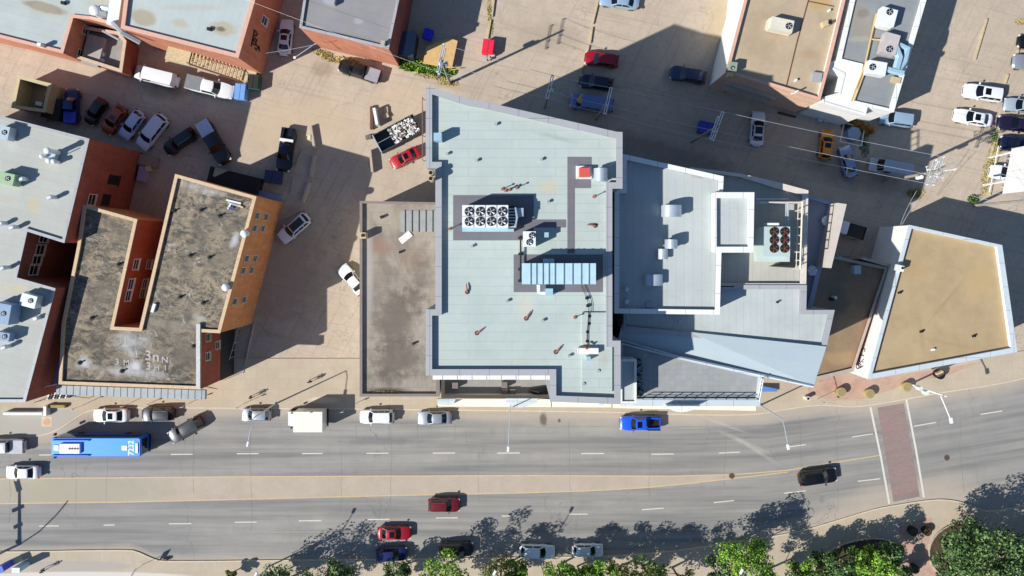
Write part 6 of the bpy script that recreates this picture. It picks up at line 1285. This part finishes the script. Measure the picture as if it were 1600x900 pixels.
def signpost(label, x, y, h=2.9, board=None, rot=0, w_=.4, bh=.5):
    p = W(x, y); r = thing('sign_post', label, 'sign post', (p.x, p.y, .1)); b = MB(); b.tube([(p.x, p.y, .1), (p.x, p.y, h)], .035, 6); b.build('post', m_galv, r); b = MB(); b.cbox((p.x, p.y - .05), w_, .03, h - bh, h, rot); b.build('sign_board', board or m_whitecap, r)
for x, y, lab in [(130, 633, 'thin sign post at the start of the curved kerb'), (206, 628.5, 'thin sign post above the white sedan with sunroof'), (237, 629, 'thin sign post above the dark green grey suv'), (297, 629.5, 'thin sign post above the angled grey suv'), (380.5, 631, 'thin sign post above the silver compact car'), (541, 641 - 4, 'thin sign post right of the white box truck'), (1276, 623, 'thin sign post right of the cream trash bin')]:
    signpost(lab, x, y, 2.9 if x != 237 else 1.6)
signpost('white sign on a post at the lower left kerb bend', 223, 882, 3.2, m_whitecap, R(60), 1.3, .9)
c = W(259, 874, .3); b = MB(); b.cbox(c, .55, .35, .1, .5, 0); b.cbox((c.x, c.y), .45, .25, .5, .6); tag(b.build('hydrant_box', M('brown_box', (130, 90, 70), .8), origin=(c.x, c.y, .1)), 'small brown box at the lower left kerb bend', 'utility box')
c = W(34, 885, 1.2); b = MB(); b.cbox(c, 1.0, .6, .13, 2.4, R(0)); b.cbox(c, 1.06, .66, 2.4, 2.48); tag(b.build('utility_cabinet', m_paleblue, origin=(c.x, c.y, .13)), 'tall pale utility cabinet with long shadow at the bottom left', 'cabinet')
c = W(6, 886, 1.2); b = MB(); b.cbox(c, 1.2, .8, .13, 2.2, R(20)); b.cbox(c, 1.3, .9, 2.2, 2.3, R(20)); tag(b.build('newspaper_box', M('blue_box', (60, 80, 190), .6), origin=(c.x, c.y, .13)), 'blue box at the bottom left corner', 'box')
# left plaza: seat walls, planting bed, curved steps, rail
for p0, p1, w_, h, m_, lab, cat in [((12, 644), (73, 644), .45, .9, m_whitecap, 'long white seat wall on the left plaza', 'seat wall'), ((77, 632), (77, 648), .5, .9, m_whitecap, 'short white cross wall at the end of the seat wall', 'seat wall'), ((79, 633.5), (106, 633.5), .5, .55, M('weedy_bed', (150, 140, 80), .95, 0, .3, 4), 'narrow weedy planting bed on the left plaza', 'planting bed')]:
    bar('seat_wall' if cat == 'seat wall' else 'planting_bed', lab, cat, p0, p1, w_, h, m_, z0=.13)
c = W(74, 658.5); b = MB(); b.cbox(c, 1.45, 1.35, .13, .145, 0, 0); b.cyl(c, .52, .145, .155, 24, 1); tag(b.build('paving_medallion', [m_kerb, M('round_brick', (204, 160, 124), .9)]), kind='structure')
b = MB()
for i in range(8): x = 73 + i * 5.0; p = W(x, 620 - i * .5, .6); b.cbox(p, .16, 1.0, .13, .3 + i * .03, R(-20), i % 2)
tag(b.build('curved_steps', [m_whitecap, m_black], origin=W(90, 617)), 'fan of black and white steps at the left plaza', 'steps')
b = MB(); pts = [W(53, 629, 1.1), W(75, 622.5, 1.1), W(95, 619, 1.1), (W(115, 619, 1.1)), W(138, 622, 1.1)]; b.tube(pts, .04, 5)
for p in pts: b.tube([(p.x, p.y, .13), (p.x, p.y, 1.1)], .035, 5)
tag(b.build('curved_railing', m_black, origin=pts[0]), 'thin curved black railing beside the fan of steps', 'railing')
b = MB(); p0 = W(37, 612.5, 9); p1 = W(88, 600, 11); b.tube([p0, p1], .07, 5); q = W(2, 653); b.tube([(p0.x, p0.y, 0), p0], .12, 7) if 0 else None
tag(b.build('flag_pole', m_galv, origin=p0), 'thin pole slanting over the gap between the left blocks', 'pole')
# ------------------------------------------------------------ people
def person(label, x, y, heading, shirt, trousers, bag=None):
    p = W(x, y); r0 = .13
    me = bpy.data.meshes.new('person'); V = [(0, 0, .95), (0, 0, 1.18), (0, .01, 1.42), (0, .02, 1.52), (0, .05, 1.68), (.10, 0, .90), (.11, .14, .50), (.11, .22, .09), (.11, .36, .04), (-.10, 0, .90), (-.11, -.05, .50), (-.11, -.26, .14), (-.11, -.14, .05), (.20, 0, 1.40), (.25, -.06, 1.14), (.24, .06, .90), (.24, .12, .82), (-.20, 0, 1.40), (-.25, .04, 1.14), (-.24, .18, .94), (-.24, .25, .88)]
    E = [(0, 1), (1, 2), (2, 3), (3, 4), (0, 5), (5, 6), (6, 7), (7, 8), (0, 9), (9, 10), (10, 11), (11, 12), (2, 13), (13, 14), (14, 15), (15, 16), (2, 17), (17, 18), (18, 19), (19, 20)]
    Rr = [.14, .13, .15, .06, .10, .09, .065, .045, .035, .09, .065, .045, .035, .06, .045, .035, .03, .06, .045, .035, .03]
    me.from_pydata(V, E, []); ob = bpy.data.objects.new('person', me); COL.objects.link(ob); md = ob.modifiers.new('s', 'SKIN')
    for i, v in enumerate(me.skin_vertices[0].data): v.radius = (Rr[i] * 1.0, Rr[i] * .9); v.use_root = (i == 0)
    md2 = ob.modifiers.new('u', 'SUBSURF'); md2.levels = 1; md2.render_levels = 1
    dg = bpy.context.evaluated_depsgraph_get(); dg.update(); m2 = bpy.data.meshes.new_from_object(ob.evaluated_get(dg)); bpy.data.objects.remove(ob)
    skin = M('skin', (190, 140, 110), .7, 0, 0); shoe = m_black
    for m in (shirt, trousers, skin, shoe): m2.materials.append(m)
    for f in m2.polygons:
        z = f.center.z; f.material_index = 3 if z < .1 else 1 if z < .98 and abs(f.center.x) < .19 else 2 if z > 1.47 or (z < 1.0 and abs(f.center.x) > .19) else 0; f.use_smooth = True
    o = bpy.data.objects.new('person', m2); COL.objects.link(o); o.location = (p.x, p.y, r0); o.rotation_euler = (0, 0, R(heading - 90)); tag(o, label, 'person')
    b = MB(); b.dome((0, .03), .115, 1.68, .12, 12, 4); h = b.build('hair', M('dark_hair', (40, 30, 24), .8, 0, 0), smooth=True); h.parent = o
    if bag: b = MB(); b.cbox((0, -.22), .3, .18, 1.05, 1.45, 0, tap=.03); h = b.build('backpack', bag); h.parent = o
person('person in black walking on the pavement above the silver compact car', 397, 618, 200, M('black_cloth', (24, 24, 28), .9), M('black_cloth', (24, 24, 28), .9))
person('person in white and dark clothes crossing the lot above the box truck', 487, 594, 190, M('white_cloth', (210, 210, 214), .9), M('navy_cloth', (34, 38, 60), .9), M('black_cloth', (24, 24, 28), .9))
person('person in dark clothes on the pavement right of the utility cabinet', 75, 886, 20, M('brown_cloth', (60, 50, 46), .9), M('navy_cloth', (34, 38, 60), .9))
person('person in blue and white among the tree shadows at the lower right', 1396, 817, 60, M('light_blue_cloth', (150, 180, 220), .9), M('white_cloth', (210, 210, 214), .9))
# ------------------------------------------------------------ vegetation
def leafmat(name, rgb, v=.35):
    t = NT(name, .6, 0, .3); c = lin(rgb); f = t.rng(t.noise(t.P(), 1.1, 4, .7), .35, .65)
    t.out(t.mix(f, tuple(x * (1 - v) for x in c[:3]) + (1,), tuple(min(1, x * (1 + v)) for x in c[:3]) + (1,)))
    t.b.inputs['Transmission Weight'].default_value = 0; t.b.inputs['Subsurface Weight'].default_value = 0; return t.m
LF = {'bright': [leafmat('leaf_bright', (116, 160, 50)), leafmat('leaf_bright_dark', (56, 92, 32)), leafmat('leaf_bright_yellow', (160, 184, 70))],
      'olive': [leafmat('leaf_olive', (116, 124, 66)), leafmat('leaf_olive_dark', (64, 76, 40)), leafmat('leaf_dry', (160, 142, 86))],
      'dark': [leafmat('leaf_dark', (86, 116, 60)), leafmat('leaf_deep', (38, 58, 36)), leafmat('leaf_pale', (126, 152, 96))],
      'dry': [leafmat('dry_grass', (176, 156, 96)), leafmat('straw', (196, 176, 120)), leafmat('weed_green', (124, 136, 66))],
      'orange': [leafmat('dry_orange', (206, 156, 84)), leafmat('dry_gold', (220, 176, 100)), leafmat('weed_green', (124, 136, 66))]}
m_bark = M('bark', (96, 82, 68), .95, 0, .25, 6)
def leafcloud(b, c, r, n, size, rnd, flat=.75, mi=(0, 1, 2), wts=(6, 3, 2)):
    for i in range(n):
        while True:
            d = Vector((rnd.uniform(-1, 1), rnd.uniform(-1, 1), rnd.uniform(-1, 1)))
            if d.length < 1: break
        d = d.normalized() * (d.length ** .45); p = Vector(c) + Vector((d.x * r, d.y * r, d.z * r * flat)); s_ = size * rnd.uniform(.6, 1.3)
        nrm = (d + Vector((rnd.uniform(-.9, .9), rnd.uniform(-.9, .9), rnd.uniform(-.3, 1.1)))).normalized(); u = nrm.orthogonal().normalized(); a = rnd.random() * 6.28
        v = nrm.cross(u); u, v = u * math.cos(a) + v * math.sin(a), v * math.cos(a) - u * math.sin(a)
        b.add([p - u * s_, p + v * s_ * .6, p + u * s_, p - v * s_ * .6], [(0, 1, 2, 3)], rnd.choices(mi, wts)[0])
def tree(label, x, y, h, r, kind, seed, nb=9, dens=1.0, bare=0, grp='street trees along the near kerb', lean=(0, 0), leaf=.17, trunk0=.3):
    rnd = random.Random(seed); p = W(x, y); rt = thing('tree', label, 'tree', (p.x, p.y, .05), grp)
    t = MB(); cb = MB(); top = Vector((p.x + lean[0], p.y + lean[1], h * .78)); base = Vector((p.x, p.y, .05)); mid = base.lerp(top, .5) + Vector((rnd.uniform(-.2, .2), rnd.uniform(-.2, .2), 0))
    t.tube([base, mid, top], [.055 + h * .014, .04 + h * .01, .04], 7)
    for i in range(nb):
        k = trunk0 + (.95 - trunk0) * i / nb; a = i * 2.4 + rnd.uniform(-.5, .5); s0 = base.lerp(mid, k * 2) if k < .5 else mid.lerp(top, k * 2 - 1)
        ln = r * rnd.uniform(.6, 1.05) * (1.0 - .4 * max(0, k - .5)); e = s0 + Vector((math.cos(a) * ln, math.sin(a) * ln, h * rnd.uniform(.10, .26))); m_ = s0.lerp(e, .5) + Vector((0, 0, .15))
        t.tube([s0, m_, e], [.05, .035, .015], 5)
        for j in range(int(3 + bare * 4)):
            q = m_.lerp(e, rnd.random()); e2 = q + Vector((rnd.uniform(-1, 1), rnd.uniform(-1, 1), rnd.uniform(.1, .9))) * r * .35; t.tube([q, e2], [.02, .008], 4)
            if rnd.random() > bare: leafcloud(cb, e2, r * rnd.uniform(.2, .36), int(60 * dens), leaf, rnd)
        if rnd.random() > bare: leafcloud(cb, e, r * rnd.uniform(.28, .42), int(95 * dens), leaf, rnd)
    if not bare: leafcloud(cb, top + Vector((0, 0, .1)), r * .42, int(150 * dens), leaf, rnd)
    t.build('trunk', m_bark, rt, smooth=True); cb.build('crown', LF[kind], rt); return rt
tree('olive green tree at the bottom edge just right of the near lamp', 441, 893, 5.0, 1.5, 'dark', 11)
tree('wispy bare-topped sapling left of the near lamp at the bottom edge', 365, 893, 3.0, .8, 'olive', 12, nb=6)
tree('dark tree at the bottom edge, base left of the parked blue suv', 538, 886, 5.6, 1.9, 'dark', 13)
tree('big spreading tree off the bottom edge casting the large shadow on the lane', 458, 900, 8.8, 3.6, 'dark', 14, nb=13)
tree('small dark crowned tree below the parked blue suv', 626, 884, 5.0, 1.9, 'dark', 15)
tree('bright green tree overlapping the black suv at the near kerb', 700, 880, 8.4, 2.9, 'bright', 16, nb=12)
tree('yellow green tree left of the pale hatchback at the near kerb', 783, 884, 8.0, 2.5, 'olive', 17, nb=11)
tree('tree leaning over the nose of the pale hatchback', 806, 878, 5.6, 1.7, 'bright', 18, nb=9)
tree('small tree below the gap between the pale hatchbacks', 872, 882, 7.8, 2.2, 'bright', 19, nb=10)
tree('green tree below the smaller silver hatchback', 902, 884, 6.4, 1.8, 'bright', 20, nb=9)
tree('tall loose green tree right of the silver hatchback', 936, 880, 8.0, 2.3, 'bright', 21, nb=11)
tree('pale green tree in the middle of the near row', 968, 884, 8.8, 2.4, 'olive', 22, nb=10)
tree('leafy tree whose shadow spreads over the lane right of the middle', 1004, 884, 9.6, 2.7, 'bright', 23, nb=11)
tree('half bare tree beside the lamp at the lower right', 1050, 886, 8.2, 2.2, 'olive', 24, nb=9, bare=.45)
tree('large vivid green tree right of the lamp at the near kerb', 1146, 850, 8.8, 3.0, 'bright', 25, nb=15, dens=1.2)
tree('leaning thin tree behind the vivid green one', 1112, 868, 7.0, 1.6, 'dark', 29, nb=8, bare=.2)
tree('low green tree between the vivid green one and the brick path', 1236, 876, 7.6, 2.1, 'bright', 26, nb=10)
tree('spreading green tree below the brick path corner', 1196, 890, 8.6, 2.1, 'bright', 30, nb=10)
tree('shaded tree in the mulch bed left of the brick path', 1296, 878, 8.0, 2.4, 'dark', 27, nb=11, dens=.75)
tree('vivid green tree in front of the mulch bed left of the brick path', 1334, 860, 7.8, 2.4, 'bright', 28, nb=12)
tree('biggest dark green tree at the lower right corner', 1488, 838, 9.2, 4.2, 'dark', 31, nb=22, dens=1.3, leaf=.2)
tree('second dark green tree behind the biggest one', 1565, 848, 8.0, 3.2, 'dark', 32, nb=15, dens=1.1, leaf=.2)
tree('dark green tree cut by the right edge', 1618, 838, 8.0, 2.6, 'dark', 33, nb=12)
tree('dark green tree cut by the lower right corner', 1560, 884, 7.0, 2.6, 'dark', 34, nb=12)
tree('young tree in the mulch bed at the bottom edge', 1392, 888, 5.0, 1.5, 'dark', 35, nb=8)
tree('leafy tree standing in front of the long mulch bed', 1272, 862, 7.0, 1.7, 'dark', 36, nb=9, dens=.7)
tree('tree at the kerb edge whose shade falls beside the brick path', 1366, 846, 6.6, 1.8, 'dark', 37, nb=9, dens=.7)
tree('tree left of the biggest dark green tree in the round bed', 1462, 868, 6.2, 2.0, 'dark', 38, nb=10)
def patch_stuff(label, polys, kind, n, size, h, seed, name='weeds', cat='weeds'):
    rnd = random.Random(seed); b = MB(); cx, cy = polys[0][0], polys[0][1]
    for (x, y, rx, ry, rot) in polys:
        for i in range(n):
            a = rnd.random() * 6.28; d = rnd.random() ** .6; u, v = rx * d * math.cos(a), ry * d * math.sin(a); p = W(x + u * math.cos(R(rot)) + v * math.sin(R(rot)), y - u * math.sin(R(rot)) + v * math.cos(R(rot)))
            hh = h * rnd.uniform(.3, 1) * (1 - d * .5); dx, dy = rnd.uniform(-1, 1) * size, rnd.uniform(-1, 1) * size; w_ = size * .35
            b.add([(p.x - w_, p.y, .02), (p.x + w_, p.y, .02), (p.x + dx + w_ * .4, p.y + dy, .02 + hh), (p.x + dx - w_, p.y + dy + w_, .02 + hh * .8)], [(0, 1, 2, 3)], rnd.choices((0, 1, 2), (5, 3, 2))[0])
    return tag(b.build(name, LF[kind], origin=(W(cx, cy).x, W(cx, cy).y, 0)), label, cat, kind='stuff')
patch_stuff('green and yellow hedge of shrubs under the utility pole right of the orange wall', [(660, 105, 38, 9, -8), (690, 112, 22, 7, -6), (640, 102, 18, 8, -6)], 'bright', 900, .35, .9, 1, 'hedge', 'hedge')
patch_stuff('dry weeds along the foot of the sunlit orange brick wall', [(510, 88, 24, 6, -24), (545, 96, 20, 4, -16)], 'dry', 380, .2, .35, 2)
patch_stuff('straw coloured weeds at the foot of the hedge utility pole', [(700, 130, 18, 5, -10), (675, 120, 30, 4, -8)], 'dry', 220, .18, .25, 3)
patch_stuff('dry grass strip left of the timber rails at the top', [(765, 25, 4, 34, 5)], 'dry', 300, .16, .25, 4, 'grass_strip', 'grass')
patch_stuff('dry golden shrub at the foot of the white end wall', [(1338, 196, 16, 6, -14), (1300, 185, 10, 5, -14), (1352, 203, 12, 6, -14)], 'orange', 500, .3, 1.2, 5, 'shrub', 'shrub')
patch_stuff('green weeds beside the fenced plot', [(1350, 225, 8, 22, 5), (1322, 198, 8, 8, 0)], 'dark', 260, .18, .3, 6)
patch_stuff('dry grass strip along the rails left of the billboard', [(1546, 262, 9, 46, -14), (1556, 238, 6, 20, -12)], 'dry', 900, .18, .3, 7, 'grass_strip', 'grass')
patch_stuff('dry grass tuft below the insulator pole', [(1430, 302, 14, 7, 0)], 'dry', 300, .2, .35, 8, 'grass_tuft', 'grass')
patch_stuff('green tuft at the foot of the right edge utility pole', [(1520, 312, 9, 6, 0)], 'dark', 200, .25, .6, 9, 'shrub', 'shrub')
patch_stuff('small green tuft at the top right edge', [(1594, 35, 8, 4, -10)], 'dry', 160, .2, .3, 10, 'grass_tuft', 'grass')
patch_stuff('sparse green weeds in the shadow beside the dark purple car', [(1553, 215, 4, 12, -10)], 'dark', 160, .2, .4, 11)
patch_stuff('weeds and straw in the small plaza bed', [(92, 633.5, 13, 2.2, 0)], 'dry', 150, .12, .25, 12)
rg = patch_stuff('straw coloured grass growing on the lower edge of the brown low-rise roof', [(603, 612.5, 1, 1, 0)], 'dry', 1, .1, .1, 13, 'roof_grass', 'grass'); bpy.data.objects.remove(rg)
rnd = random.Random(9); b = MB()
for i in range(700):
    u = rnd.uniform(-1, 1); v = rnd.random(); x = 601 + u * 30; y = 616.2 - v * 5.5 * (1 - u * u); p = W(x, y, 9.1); b.add([p + Vector((-.05, 0, 0)), p + Vector((.05, 0, 0)), p + Vector((rnd.uniform(-.2, .2), rnd.uniform(-.1, .2), rnd.uniform(.05, .25)))], [(0, 1, 2)], rnd.choices((0, 1, 2), (5, 4, 1))[0])
tag(b.build('roof_grass', LF['dry'], origin=W(601, 614, 9.05)), 'straw coloured grass growing along the lower edge of the brown low-rise roof', 'grass', kind='stuff')
# mulch beds at lower right
m_mulch = M('mulch', (74, 62, 44), .95, 0, .45, 3)
for cx_, cy_, rx, ry, rot, lab in [(1502, 860, 52, 44, 10, 'round dark mulch bed under the biggest tree'), (1340, 878, 70, 34, 14, 'long dark mulch bed left of the brick path')]:
    pts = []
    for k in range(28): a = k * 2 * math.pi / 28; u, v = rx * math.cos(a), ry * math.sin(a); pts.append(xy(W(cx_ + u * math.cos(R(rot)) + v * math.sin(R(rot)), cy_ - u * math.sin(R(rot)) + v * math.cos(R(rot)))))
    r = thing('planting_bed', lab, 'planting bed', (pts[0][0], pts[0][1], .13)); b = MB(); b.ring(inset(pts, -.12), pts, .13, .42); b.build('edging', m_conc, r); b = MB(); b.prism(pts, .13, .3); b.build('mulch', m_mulch, r)
patch_stuff('low green ground cover in the planting beds at the lower right', [(1502, 860, 40, 30, 10), (1345, 880, 56, 22, 14)], 'dark', 900, .25, .5, 14, 'ground_cover', 'ground cover')
for i, (x, y) in enumerate([(1425, 829), (1447, 829), (1428, 888)]): c = W(x, y, .5); r = thing('round_planter', ['black round planter left of the brick path entrance', 'black round planter right of the brick path entrance', 'black round planter on the brick path at the bottom edge'][i], 'planter', (c.x, c.y, .13)); b = MB(); b.cyl(c, .55, .13, .9, 18, 0, .62); b.build('bowl', m_black, r, smooth=True); b = MB(); b.cyl(c, .5, .9, .93, 16); b.build('soil', m_mulch, r)
